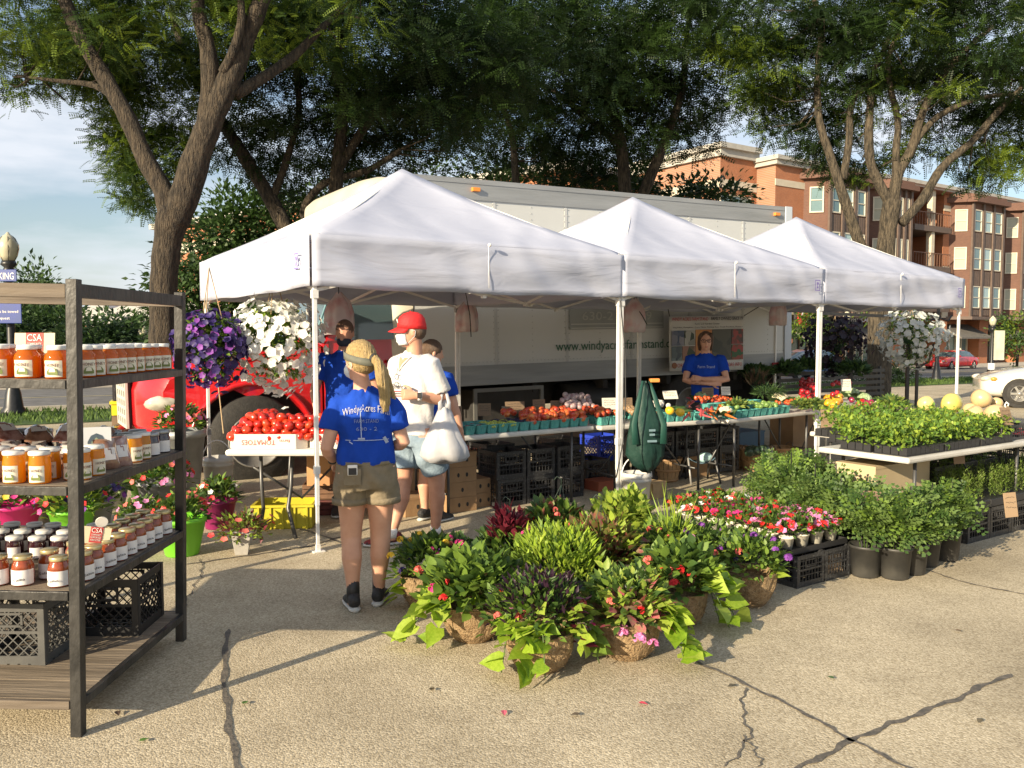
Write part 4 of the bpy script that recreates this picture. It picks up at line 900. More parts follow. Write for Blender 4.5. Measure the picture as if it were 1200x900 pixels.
def fold(fr, amp, seed=0):
    def f(co):
        x, y, z = co[:, 0], co[:, 1], co[:, 2]; a = np.arctan2(y, x)
        return amp * (np.sin(a*7 + z*16 + seed) * .45 + np.sin(z*fr + 3*np.sin(a*3 + seed) + seed) * .6 + np.sin(x*37 + z*21 + seed*2) * .3)
    return f
def leg(mb, hip, knee, ank, r=(.085, .056, .056, .036), n=26, calf=1.0, back=(0, -1, 0)):
    hip, knee, ank = Vector(hip), Vector(knee), Vector(ank); b = Vector(back)
    mb.loft([(hip + V(0, 0, .06), r[0]*.95, r[0]), (hip, r[0]*1.02, r[0]*1.06), (hip.lerp(knee, .45), r[0]*.84, r[0]*.88), (hip.lerp(knee, .85), r[1]*1.04, r[1]*1.08), (knee, r[1], r[1]), (knee.lerp(ank, .15) + b*.006, r[1]*.94, r[1]*.98), (knee.lerp(ank, .34) + b*.014, r[2]*calf, r[2]*1.06*calf), (knee.lerp(ank, .62) + b*.008, r[2]*.76, r[2]*.8), (knee.lerp(ank, .88), r[3], r[3]*1.08), (ank, r[3]*.98, r[3]*1.12), (ank + V(0, 0, -.045), r[3], r[3]*1.3)], n, ref=(1, 0, 0))
def arm(mb, sh, el, wr, r=(.046, .038, .036, .024), n=22):
    sh, el, wr = Vector(sh), Vector(el), Vector(wr)
    mb.loft([(sh, r[0]*.9, r[0]*.9), (sh.lerp(el, .2), r[0], r[0]), (sh.lerp(el, .6), r[0]*.9, r[0]*.92), (el, r[1], r[1]*.96), (el.lerp(wr, .2), r[2]*1.1, r[2]*1.08), (el.lerp(wr, .5), r[2]*.95, r[2]*.9), (el.lerp(wr, .85), r[3]*1.1, r[3]*.92), (wr, r[3]*1.08, r[3]*.85)], n)
def shoe(par, ank, toe_dir, L=.26, upper=M_shoe, sole=M_sole, lab=None):
    d = Vector((toe_dir[0], toe_dir[1], 0)).normalized(); s_ = Vector((-d.y, d.x, 0)); hz = .0; a = Vector((ank[0], ank[1], hz)) - d*.07
    def ring(t, w, z0, z1, m, squash=1): return (a + d*L*t + V(0, 0, (z0+z1)/2), w, (z1-z0)/2, s_)
    u = MB(); u.loft([ring(-.02, .022, .03, .075, u), ring(.04, .034, .02, .095, u), (a + d*L*.2 + V(0, 0, .065), .038, .055, s_), (a + d*L*.36 + V(0, 0, .058), .040, .046, s_), (a + d*L*.55 + V(0, 0, .045), .044, .034, s_), (a + d*L*.78 + V(0, 0, .036), .045, .025, s_), (a + d*L*.94 + V(0, 0, .030), .034, .018, s_), (a + d*L + V(0, 0, .027), .014, .010, s_)], 14)
    u.loft([(Vector((ank[0], ank[1], .055)), .036, .045, s_), (Vector((ank[0], ank[1], .105)), .034, .044, s_)], 12)
    me = remeshed(u, 'shoe', upper, .006, 2); so_ = obj('shoe', me, par)
    q = MB(); q.loft([(a - d*.012 + V(0, 0, .014), .020, .013, s_), (a + d*L*.06 + V(0, 0, .015), .036, .0145, s_), (a + d*L*.3 + V(0, 0, .015), .038, .0145, s_), (a + d*L*.6 + V(0, 0, .014), .047, .0135, s_), (a + d*L*.88 + V(0, 0, .015), .043, .0135, s_), (a + d*L*1.02 + V(0, 0, .018), .020, .011, s_)], 14); part('sole', q, sole, so_, True)
    for i in range(4): l = MB(); p = a + d*L*(.36 + .07*i) + V(0, 0, .098 - .011*i); l.bar(p - s_*.022, p + s_*.022, .006, .004); part('lace', l, M_strap if upper != M_shoe else M_joint, so_)
    return so_
def sock(mb, ank, r, z1): mb.loft([(V(ank[0], ank[1], .06), r*1.06, r*1.2), (V(ank[0], ank[1], z1), r*1.02, r*1.08)], 14)
# ---------------- woman seen from behind
wl = at(432, 712, 5.0); wa = thing('person', 'person with blonde ponytail in blue staff t-shirt and khaki shorts standing with her back turned', 'person', (-.865, 5.0, 0), R(12))
hd_ = V(-.03, .02, 1.475)
b = MB()
b.loft([(V(0, 0, .80), .150, .115), (V(0, 0, .88), .150, .110), (V(0, 0, .98), .128, .09), (V(-.005, 0, 1.10), .145, .098), (V(-.008, 0, 1.20), .16, .095), (V(-.01, -.005, 1.27), .13, .07), (V(-.015, 0, 1.305), .058, .055), (V(-.022, .008, 1.36), .048, .050), (hd_ + V(0, -.01, -.06), .048, .05)], 18, ref=(1, 0, 0))
leg(b, (-.082, 0, .80), (-.092, .012, .43), (-.085, -.02, .075), (.098, .062, .060, .036)); leg(b, (.082, 0, .80), (.082, .02, .43), (.070, .06, .075), (.098, .062, .060, .036))
arm(b, (-.158, 0, 1.225), (-.228, -.03, .965), (-.185, .12, .865)); hand(b, V(-.185, .12, .865), (.25, .9, -.15), (-.6, .1, .5), -1, .5, .9)
arm(b, (.142, 0, 1.225), (.222, -.025, .985), (.13, .17, .935)); hand(b, V(.13, .17, .935), (-.5, .85, .1), (.5, .3, .6), 1, .6, .9)
Pf, Mh = head(b, hd_, (-.62, .78, -.12), .98)
obj('body', remeshed(b, 'body', M_sk, .0058, 5), wa)
s_ = MB()
s_.loft([(V(0, 0, .865), .176, .134), (V(0, 0, .93), .170, .128), (V(0, 0, 1.02), .158, .116), (V(-.005, 0, 1.12), .170, .116), (V(-.008, 0, 1.21), .180, .106), (V(-.010, -.004, 1.265), .150, .085), (V(-.014, 0, 1.30), .080, .066), (V(-.018, 0, 1.318), .064, .060)], 22, ref=(1, 0, 0))
s_.loft([(V(-.10, 0, 1.235), .055, .058), (V(-.158, 0, 1.212), .062, .064), (V(-.190, -.008, 1.15), .064, .066), (V(-.212, -.014, 1.07), .064, .068)], 20)
s_.loft([(V(.08, 0, 1.235), .055, .058), (V(.142, 0, 1.212), .062, .064), (V(.176, -.008, 1.15), .064, .066), (V(.198, -.014, 1.07), .064, .068)], 20)
sh_ = obj('t_shirt', remeshed(s_, 't_shirt', M_bshirt, .009, 6, fold(30, .007, 1)), wa)
def wrap_text(par, txt, size, m, width, z, y, arcr=0, x0=0, depth=.001):
    me = text_mesh(txt, size, .0005).copy(); xs = [v.co.x for v in me.vertices]; sx = width / (max(xs) - min(xs)); me.materials.clear(); me.materials.append(m)
    for v in me.vertices:
        x = v.co.x * sx; zz = v.co.y + (-(x*x) * arcr); dz = v.co.z
        v.co = (x + x0, y(x + x0, z + zz) - dz * 0 - .001, z + zz)
    return obj('lettering', me, par)
def backy(x, z):
    # skin of the shirt back
    import bisect
    pr = [(.865, .176, .134), (.93, .170, .128), (1.02, .158, .116), (1.12, .170, .116), (1.21, .180, .106), (1.265, .150, .085)]
    for i in range(len(pr)-1):
        if pr[i][0] <= z <= pr[i+1][0]:
            t = (z - pr[i][0]) / (pr[i+1][0] - pr[i][0]); rx = pr[i][1]*(1-t) + pr[i+1][1]*t; ry = pr[i][2]*(1-t) + pr[i+1][2]*t
            return -ry * math.sqrt(max(.05, 1 - (x/rx)**2)) - .007
    return -.12
wrap_text(sh_, 'Windy Acres Farm', .06, M_wht, .27, 1.205, backy, 1.6)
wrap_text(sh_, 'FARM STAND', .03, mat('faded_print', (.35, .42, .6), .7), .14, 1.13, backy)
wrap_text(sh_, '630 - 2', .03, MATS['faded_print'], .12, 1.085, backy)
pm = MB()
for (x0, z0, x1, z1, w2) in ((-.035, 1.19, -.030, 1.03, .005), (-.05, 1.03, -.01, 1.03, .010), (-.12, 1.02, .13, 1.02, .004), (-.038, 1.19, -.028, 1.215, .004), (-.028, 1.20, -.044, 1.20, .004), (-.10, 1.012, -.08, 1.00, .006), (.10, 1.035, .12, 1.0, .02)):
    for k in range(8):
        a, c_ = k/8, (k+1)/8; p = (x0+(x1-x0)*a, z0+(z1-z0)*a); q = (x0+(x1-x0)*c_, z0+(z1-z0)*c_)
        pm.bar((p[0], backy(*p) - .001, p[1]), (q[0], backy(*q) - .001, q[1]), w2, .002, up=(0, 1, 0))
part('windmill_print', pm, MATS['faded_print'], sh_)
t_ = MB(); t_.loft([(V(0, 0, .89), .165, .124), (V(0, 0, .84), .180, .140), (V(0, -.004, .78), .188, .150), (V(0, 0, .74), .182, .140)], 22, ref=(1, 0, 0))
for sx in (-1, 1): t_.loft([(V(sx*.082, 0, .80), .102, .125), (V(sx*.090, 0, .72), .106, .118), (V(sx*.093, .003, .645), .104, .108)], 18, ref=(1, 0, 0))
sho = obj('shorts', remeshed(t_, 'shorts', M_khaki, .009, 5, fold(44, .006, 4)), wa)
for sx in (-1, 1): t_ = MB(); t_.loft([(V(sx*.093, .003, .672), .1075, .1115), (V(sx*.093, .003, .635), .1075, .1115)], 20, ref=(1, 0, 0), caps=False); part('hem_cuff', t_, M_khaki, sho, True, solid=.004)
wb = MB(); wb.loft([(V(0, 0, .868), .1735, .131), (V(0, 0, .892), .170, .128)], 24, ref=(1, 0, 0), caps=False); part('waistband', wb, M_khaki, sho, True, solid=.005)
pk = MB(); pk.box(-.135, -.035, -.158, -.148, .765, .86); part('back_pocket', pk, M_khaki, sho, bevel=.004)
ph_ = MB(); ph_.box(-.112, -.056, -.165, -.157, .825, .885); po = part('phone', ph_, M_wht, wa, bevel=.006); q = MB(); q.box(-.107, -.061, -.1672, -.1653, .828, .868); part('phone_screen', q, M_black, po)
po.location = (0, 0, 0)
sk = MB()
for a_, z1 in (((-.085, -.02), .185), ((.070, .06), .165)): 
    k_ = MB(); sock(k_, a_, .037, z1); part('sock', k_, M_black, wa, True)
shoe(wa, (-.085, -.02), (-.15, 1), .245); shoe(wa, (.070, .06), (.25, 1), .245)
br = MB(); br.loft([(V(-.195, .09, .882), .030, .028), (V(-.192, .098, .877), .030, .028)], 12); part('bracelet', br, M_strap, wa, True)
# hair: cap, headband, ponytail
h_ = MB(); Pc = lambda x, y, z: Pf(x, y, z)
h_.ball(Pc(0, -.012, .028), .083, .106, .100, 18, M=Mh); h_.ball(Pc(0, -.035, -.015), .080, .078, .070, 16, M=Mh)
h_.loft([(Pc(0, -.10, .01), .028, .028), (Pc(.0, -.135, .0), .026, .026), (Pc(.005, -.155, -.03), .030, .028), (Pc(.012, -.165, -.09), .037, .030), (Pc(.020, -.165, -.15), .040, .026), (Pc(.028, -.16, -.21), .041, .022), (Pc(.034, -.155, -.27), .038, .016), (Pc(.038, -.15, -.32), .024, .008)], 14)
h_.loft([(Pc(.01, -.14, -.01), .02, .02), (Pc(.040, -.16, -.07), .024, .020), (Pc(.075, -.155, -.15), .022, .015), (Pc(.110, -.145, -.23), .016, .010), (Pc(.135, -.135, -.30), .007, .004)], 10)
def strands(co): 
    a = np.arctan2(co[:, 1] - .05, co[:, 0]); return .0016*np.sin(a*60) + .0013*np.sin(co[:, 0]*420 + co[:, 2]*25) 
obj('hair', remeshed(h_, 'hair', M_blond, .006, 1, strands), wa)
bnd = MB(); n = 28
for k in range(n):
    a = 2*math.pi*k/n
    for dz, ex in ((-.022, 1.0), (.022, .985)): bnd.v.append(tuple(Pc(.090*math.cos(a)*ex, -.012 + .113*math.sin(a)*ex, .030 + .040*math.sin(a) + dz - .012)))
for k in range(n): a = 2*k; b_ = 2*((k+1) % n); bnd.f.append((a, b_, b_+1, a+1)); bnd.m.append(0)
part('headband', bnd, mat('grey_green_band', (.11, .115, .09), .8, (.14, .14, .11), 30), wa, True, solid=.004)
e_ = MB(); e_.loft([(Pc(0, -.122, .004), .031, .031), (Pc(0, -.138, -.002), .030, .030)], 12); part('hair_tie', e_, M_strap, wa, True)
mk = MB(); mk.ball(Pc(0, .062, -.052), .062, .060, .052, 14, M=Mh); part('face_mask', mk, M_mask, wa, True)
ml = MB(); ml.tube([Pc(.055, .06, -.03), Pc(.078, .01, -.01), Pc(.083, -.018, .0), Pc(.082, -.02, -.03), Pc(.06, .05, -.075)], .0016, 5); ml.tube([Pc(-.055, .06, -.03), Pc(-.078, .01, -.01), Pc(-.083, -.018, .0), Pc(-.082, -.02, -.03), Pc(-.06, .05, -.075)], .0016, 5); part('mask_loop', ml, M_mask, wa, True)
# ---------------- man in red cap; world aligned joints around his feet centre
mo = V(-.76, 6.56, 0); mn = thing('person', 'person in red cap, face mask and white printed t-shirt carrying a white bag', 'person', mo, 0)
f_ = V(-.72, -.69, 0); rt = V(-.69, .72, 0)       # facing; his right hand side
def J(r_, fw, z): return rt*r_ + f_*fw + V(0, 0, z)
b = MB(); hc = V(.06, -.02, 1.655) + V(-.07, .01, 0)
xd = tuple(rt)
b.loft([(J(0, 0, .84), .16, .12, xd), (J(0, 0, 1.0), .15, .11, xd), (J(0, .0, 1.2), .165, .115, xd), (J(0, 0, 1.36), .185, .11, xd), (J(0, 0, 1.43), .15, .08, xd), (J(0, .0, 1.47), .07, .065, xd), (V(.01, -.005, 1.54), .056, .060, xd), (hc + V(.015, 0, -.05), .055, .06, xd)], 18)
kn_l, an_l = V(.165, -.02, .50), V(.16, .04, .085); kn_r, an_r = V(-.09, .06, .49), V(-.17, -.05, .085)
leg(b, J(-.09, 0, .86) + V(.02, 0, 0), kn_l, an_l, (.098, .064, .064, .038), back=(.9, .3, 0)); leg(b, J(.09, 0, .86), kn_r, an_r, (.098, .064, .064, .038), back=(.9, .3, 0))
sl_, el_, wl_ = J(-.205, 0, 1.405), V(.235, -.10, 1.135), V(.045, -.235, 1.175)
arm(b, sl_, el_, wl_, (.055, .046, .045, .031)); hand(b, wl_, (-1, -.12, .10), (-.1, -1, .2), 1, 1.15, 1.08)
sr_, er_, wr_ = J(.205, 0, 1.405), V(-.20, .24, 1.12), V(-.22, .02, 1.04)
arm(b, sr_, er_, wr_, (.055, .046, .045, .031)); hand(b, wr_, (-.1, -1, -.1), (-1, .1, .2), -1, .6, 1.05)
Pm, Mm = head(b, hc, (-.985, -.17, -.10), 1.02)
obj('body', remeshed(b, 'body', M_sk2, .0062, 5), mn)
s_ = MB(); s_.loft([(J(0, 0, .862), .190, .150, xd), (J(0, 0, .95), .185, .145, xd), (J(0, 0, 1.10), .184, .142, xd), (J(0, .004, 1.25), .196, .144, xd), (J(0, 0, 1.36), .210, .132, xd), (J(0, 0, 1.43), .175, .10, xd), (J(0, 0, 1.468), .10, .078, xd), (V(.005, 0, 1.488), .080, .072, xd)], 24)
for s0_, e0_ in ((sl_, el_), (sr_, er_)): s_.loft([(s0_.lerp(V(0, 0, 1.42), .3), .075, .08), (s0_, .084, .084), (s0_.lerp(e0_, .5), .080, .082), (s0_.lerp(e0_, .80), .079, .082)], 16)
ts = obj('t_shirt', remeshed(s_, 't_shirt', M_wshirt, .010, 6, fold(24, .009, 2)), mn)
# chest print: lettering above three thin stripes, laid on the shirt front
def chest(a, z, off=.010):
    rx, ry = .196, .146; return rt*(rx*math.sin(a)) + f_*((ry)*math.cos(a) + off) + V(0, 0, z)
me = text_mesh('American', .062, .0005).copy(); me.materials.clear(); me.materials.append(M_pb)
xs = [v.co.x for v in me.vertices]
for v in me.vertices: v.co = chest(-(v.co.x / (max(xs) - min(xs))) * .95 - .12, 1.235 + v.co.y, .014)
obj('lettering', me, ts)
for i, z in enumerate((1.20, 1.183, 1.166)):
    m = MB(); 
    for k in range(14):
        for dz in (0, .006): m.v.append(tuple(chest(-.75 + k*.10, z + dz - k*.0006, .014)))
    for k in range(13): m.f.append((2*k, 2*k+2, 2*k+3, 2*k+1)); m.m.append(0)
    part('stripe_print', m, [M_pr, M_pb, M_pr][i], ts)
# V neck, sunglasses hanging from it
vn = MB(); vn.tube([chest(.30, 1.455, -.055), chest(.10, 1.40, -.020), chest(-.02, 1.355, -.004), chest(-.16, 1.405, -.02), chest(-.36, 1.46, -.055)], .007, 6); part('neckband', vn, M_wshirt, ts, True)
vs = MB(); vs.add([chest(.24, 1.452, -.045), chest(.08, 1.40, -.013), chest(-.02, 1.362, .0), chest(-.14, 1.405, -.013), chest(-.30, 1.455, -.045)], [(0, 1, 2, 3, 4)]); part('neck_skin', vs, M_sk2, ts)
sg_ = MB(); g0 = chest(-.02, 1.345, .012)
for s2 in (-1, 1):
    c_ = g0 + rt*.0 + V(0, 0, -.035 - .03*(s2 + 1)); sg_.tube([c_ + rt*.026*math.cos(k*math.pi/5) + V(0, 0, .020*math.sin(k*math.pi/5)) + f_*.006 for k in range(11)], .0028, 5, caps=False)
sg_.tube([g0 + V(0, 0, .03), g0 + V(0, 0, -.02) + f_*.006], .0028, 5); part('sunglasses', sg_, M_black, mn, True)
t_ = MB(); t_.loft([(J(0, 0, .93), .172, .135, xd), (J(0, 0, .84), .182, .145, xd), (J(0, 0, .78), .176, .14, xd)], 20)
t_.loft([(J(-.09, 0, .84) + V(.02, 0, 0), .105, .115, xd), (J(-.10, 0, .72) + V(.055, 0, 0), .110, .118, xd), (V(.170, -.01, .585), .108, .112, xd)], 16); t_.loft([(J(.09, 0, .84), .105, .115, xd), (J(.10, 0, .72) + V(-.01, 0, 0), .110, .118, xd), (V(-.078, .05, .585), .106, .112, xd)], 16)
obj('shorts', remeshed(t_, 'shorts', M_denim, .010, 3, fold(30, .006, 6)), mn)
k_ = MB(); sock(k_, an_l, .041, .13); part('sock', k_, M_wht, mn, True); k_ = MB(); sock(k_, an_r, .041, .13); part('sock', k_, M_wht, mn, True)
M_rs = mat('red_black_shoe', (.045, .012, .014), .6, (.22, .02, .02), 14, ramp=(.45, .55))
shoe(mn, an_l, (-.55, -.85), .29, M_rs); shoe(mn, an_r, (-.95, -.35), .29, M_rs)
wt = MB(); wt.loft([(wl_ + V(.012, 0, -.002), .030, .036), (wl_ + V(.040, .006, -.004), .036, .034)], 14); wo_ = part('watch', wt, M_wht, mn, True)
wt = MB(); wt.cbox(wl_ + V(.028, -.036, .004), .034, .012, .042); part('watch_face', wt, M_black, wo_, bevel=.003)
# cap
M_cap = mat('red_cap_cotton', (.60, .018, .02), .7, (.52, .014, .016), 20, bump=.2, bscale=60)
c_ = MB(); n = 22
prf = [(1.06, .018), (1.06, .05), (1.0, .085), (.84, .116), (.55, .136), (.2, .145), (.001, .146)]
for q, z in prf:
    for k in range(n): a = 2*math.pi*k/n; c_.v.append(tuple(Pm(.080*q*math.cos(a), -.004 + .102*q*math.sin(a), z + (.014*math.sin(a) if z < .06 else 0))))
for i in range(len(prf)-1):
    for k in range(n): a = i*n+k; b_ = i*n+(k+1)%n; c_.f.append((a, b_, b_+n, a+n)); c_.m.append(0)
cp = part('cap', c_, M_cap, mn, True, solid=.003)
br_ = MB(); m_ = 12
for j in range(5):
    for i in range(m_ + 1):
        a = math.pi*(.08 + .84*i/m_); q = j/4; x = .082*math.cos(a); y0_ = .095*math.sin(a); br_.v.append(tuple(Pm(x*(1 + .04*q), y0_ + q*.085*math.sin(a)**.7, .038 + .006*math.sin(a) - q*.030 - .018*(abs(math.cos(a))**2))))
for j in range(4):
    for i in range(m_): a = j*(m_+1)+i; br_.f.append((a, a+1, a+m_+2, a+m_+1)); br_.m.append(0)
part('cap_brim', br_, M_cap, cp, True, solid=.004)
bt = MB(); bt.ball(Pm(0, -.004, .147), .008, n=8); part('cap_button', bt, M_cap, cp, True)
lg = MB(); lg.loft([(Pm(0, .098, .085), .022, .022), (Pm(0, .104, .084), .020, .020)], 14); part('cap_logo', lg, M_wht, cp, True)
hr = MB(); hr.ball(Pm(0, -.030, -.002), .082, .082, .078, 16, M=Mm); part('hair', hr, M_brown, mn, True)
mk = MB(); n=9
for j in range(n):
    for i in range(n):
        a = -1.15 + 2.3*i/(n-1); z = .020 - .115*j/(n-1); pf = .105 + .016*math.sin(math.pi*j/(n-1)) + .004*math.sin(j*2.4)
        mk.v.append(tuple(Pm(.070*math.sin(a)*(1 - .15*(j/(n-1))), pf*math.cos(a) + .004, z)))
for j in range(n-1):
    for i in range(n-1): a = j*n+i; mk.f.append((a, a+1, a+n+1, a+n)); mk.m.append(0)
part('face_mask', mk, M_mask, mn, True, solid=.004)
ml = MB()
for sx in (-1, 1): ml.tube([Pm(sx*.062, .045, .010), Pm(sx*.080, .005, .012), Pm(sx*.086, -.022, .0), Pm(sx*.083, -.014, -.035), Pm(sx*.060, .040, -.085)], .002, 5)
part('mask_loop', ml, M_mask, mn, True)
# white carrier bag on his forearm
M_plast = mat('white_plastic_film', (.70, .70, .72), .35, (.62, .62, .65), 5, trans=.35, bump=.6, bscale=9)
bgp = mo + (el_*.55 + wl_*.45); cb_ = thing('carrier_bag', 'full white plastic carrier bag hanging from the forearm of the person in red cap', 'bag', bgp + V(.10, 0, .03))
cb_.scale = (1.12, 1.1, 1.1)
m = MB(); n = 28; lv = [(-.10, .035, .02), (-.16, .06, .035), (-.22, .085, .055), (-.29, .115, .075), (-.36, .145, .09), (-.42, .155, .095), (-.455, .13, .08), (-.47, .05, .03)]
for z, rx, ry in lv:
    for k in range(n): a = 2*math.pi*k/n; w_2 = 1 + .07*math.sin(a*6 + z*9) + .05*math.sin(a*11 + z*20); m.v.append((math.cos(a)*rx*w_2, math.sin(a)*ry*w_2, z + .012*math.sin(a*3)))
for i in range(len(lv)-1):
    for k in range(n): a = i*n+k; b_ = i*n+(k+1)%n; m.f.append((a, b_, b_+n, a+n)); m.m.append(0)
m.f.append(tuple(range((len(lv)-1)*n, len(lv)*n))); m.m.append(0); part('sack', m, M_plast, cb_, True, solid=.002)
for sx in (-1, 1):
    hl = MB(); hl.loft([(V(sx*.022, .0, -.12), .022, .010), (V(sx*.030, .0, -.06), .013, .007), (V(sx*.016, .01, .0), .010, .005), (V(0, .02, .024), .009, .005), (V(-sx*.004, .035, .0), .009, .005), (V(sx*.01, .03, -.06), .012, .006), (V(sx*.018, .01, -.12), .018, .01)], 8); part('handle_loop', hl, M_plast, cb_, True)
cb_.rotation_euler = (0, 0, R(8))
# ---------------- man behind the tomato table
def simple_person(label, loc, rot, H, headf, sleeves, hair, skin, arms, shirt=M_bshirt, low=.0, lean=0.0):
    t = thing('person', label, 'person', loc, rot); s = H / 1.75
    b = MB(); hc = V(0, .02*s + lean, 1.615*s)
    b.loft([(V(0, 0, .80*s), .15*s, .11*s), (V(0, lean*.3, 1.0*s), .145*s, .105*s), (V(0, lean*.5, 1.2*s), .16*s, .11*s), (V(0, lean*.7, 1.34*s), .175*s, .10*s), (V(0, lean*.8, 1.41*s), .14*s, .075*s), (V(0, lean*.85, 1.445*s), .065*s, .06*s), (V(0, lean*.95 + .01, 1.51*s), .053*s, .056*s), (hc + V(0, -.012, -.05*s), .052*s, .056*s)], 18, ref=(1, 0, 0))
    leg(b, (-.085*s, 0, .84*s), (-.09*s, .01, .46*s), (-.09*s, 0, .085), (.092*s, .06*s, .06*s, .037*s)); leg(b, (.085*s, 0, .84*s), (.09*s, .01, .46*s), (.09*s, 0, .085), (.092*s, .06*s, .06*s, .037*s))
    sm_ = MB(); sm_.loft([(V(0, 0, .84*s), .178*s, .138*s), (V(0, lean*.3, 1.0*s), .172*s, .132*s), (V(0, lean*.5, 1.2*s), .18*s, .134*s), (V(0, lean*.7, 1.335*s), .195*s, .12*s), (V(0, lean*.8, 1.405*s), .16*s, .092*s), (V(0, lean*.85, 1.44*s), .09*s, .07*s), (V(0, lean*.87, 1.462*s), .068*s, .066*s)], 22, ref=(1, 0, 0))
    for sx, (el, wr, hd, hn, cu) in zip((-1, 1), arms):
        sh = V(sx*.19*s, lean*.75, 1.375*s); arm(b, sh, el, wr, (.05*s, .042*s, .041*s, .028*s)); hand(b, Vector(wr), hd, hn, sx, cu, s)
        sm_.loft([(sh.lerp(V(0, lean*.75, 1.39*s), .3), .07*s, .074*s), (sh, .077*s, .077*s), (sh.lerp(Vector(el), sleeves*.5), .074*s, .076*s), (sh.lerp(Vector(el), sleeves), .072*s, .075*s)], 14)
    P, M = head(b, hc, headf, s); obj('body', remeshed(b, 'body', skin, .0066, 2), t); ts = obj('t_shirt', remeshed(sm_, 't_shirt', shirt, .011, 2, fold(30, .005, H*9)), t)
    tr = MB(); tr.loft([(V(0, 0, .90*s), .165*s, .125*s), (V(0, 0, .80*s), .175*s, .135*s), (V(0, 0, .74*s), .17*s, .13*s)], 18, ref=(1, 0, 0))
    for sx in (-1, 1): tr.loft([(V(sx*.085*s, 0, .82*s), .10*s, .11*s), (V(sx*.09*s, 0, .5*s), .09*s, .095*s)], 14, ref=(1, 0, 0))
    obj('shorts', remeshed(tr, 'shorts', mat('dark_grey_cotton', (.04, .042, .048), .85), .012, 2), t)
    for sx in (-1, 1): shoe(t, (sx*.09*s, 0), (0, 1), .27*s)
    hr = MB(); hair(hr, P, M, s); hm = hr; return t, P, M, ts, hm
def hs(hr, P, M, s): hr.ball(P(0, -.010, .030), .0785*s, .099*s, .090*s, 18, M=M); hr.ball(P(0, -.03, -.01), .077*s, .078*s, .06*s, 14, M=M)
pc = at(404, 391, 7.65)
t, P, M, ts, hm = simple_person('person with short hair and dark face mask in blue t-shirt behind the tomato table', (pc.x, 7.65, 0), R(190), 1.78, (.25, .95, -.25), .62, hs, M_sk2, [((-.28, -.02, 1.13), (-.29, .16, .93), (0, .6, -.6), (-1, 0, .2), .5), ((.27, .0, 1.13), (.24, .20, .95), (-.1, .7, -.5), (1, .2, .3), .6)])
part('hair', hm, mat('cropped_hair', (.10, .055, .035), .7, (.14, .08, .05), 60), t, True)
mk = MB(); mk.ball(P(0, .045, -.060), .066, .072, .054, 14, M=M); part('face_mask', mk, M_nmask, t, True)
pd = at(505, 391, 7.35)
def hl_(hr, P, M, s): hr.ball(P(0, -.012, .028), .084*s, .105*s, .097*s, 18, M=M); hr.ball(P(0, -.045, -.04), .08*s, .07*s, .08*s, 14, M=M)
t, P, M, ts, hm = simple_person('person with brown hair in blue t-shirt standing behind the person in red cap', (pd.x, 7.35, 0), R(-35), 1.60, (.5, .85, -.2), .6, hl_, M_sk, [((-.24, .05, 1.02), (-.20, .22, .86), (0, .9, -.3), (-1, 0, .2), .5), ((.235, .03, 1.0), (.25, .10, .78), (0, .25, -.95), (1, .1, 0), .4)])
part('hair', hm, M_brown, t, True)
pe = at(827, 391, 10.35)
def hlong(hr, P, M, s):
    hr.ball(P(0, -.018, .034), .084*s, .100*s, .094*s, 18, M=M); hr.ball(P(0, -.05, -.04), .078*s, .06*s, .085*s, 14, M=M)
    for sx in (-1, 1): hr.loft([(P(sx*.05, .045, .085), .03*s, .03*s), (P(sx*.078, .0, .04), .022*s, .045*s), (P(sx*.082, -.02, -.04), .016*s, .045*s), (P(sx*.07, -.03, -.12), .014*s, .04*s)], 10)
t, P, M, ts, hm = simple_person('person with glasses in blue t-shirt standing with crossed arms in front of the banner', (pe.x, 10.35, 0), R(172), 1.68, (.0, 1, -.08), .62, hlong, M_sk, [((-.245, .12, 1.085), (.06, .215, 1.10), (1, .1, .1), (0, 1, .2), .5), ((.245, .12, 1.075), (-.05, .175, 1.04), (-1, .1, .1), (0, 1, .2), .5)])
part('hair', hm, M_brown, t, True)
gl = MB()
for sx in (-1, 1): gl.tube([P(sx*.034 + .026*math.cos(k*math.pi/5), .108, .012 + .020*math.sin(k*math.pi/5)) for k in range(11)], .0035, 5, caps=False); gl.tube([P(sx*.06, .105, .015), P(sx*.078, .0, .012)], .003, 5)
gl.tube([P(-.01, .112, .015), P(.01, .112, .015)], .003, 5); part('glasses', gl, M_black, t, True)
ey = MB(); 
for sx in (-1, 1): ey.ball(P(sx*.032, .092, .010), .011, .006, .006, 8, M=M)
part('eyes', ey, M_black, t, True); lp = MB(); lp.ball(P(0, .100, -.066), .022, .006, .006, 8, M=M); part('lips', lp, mat('lips', (.4, .13, .11), .5), t, True)
text('Farm Stand', .05, MATS['faded_print'], ts, (0, .140, 1.24), (R(90), 0, R(180)), width=.2)
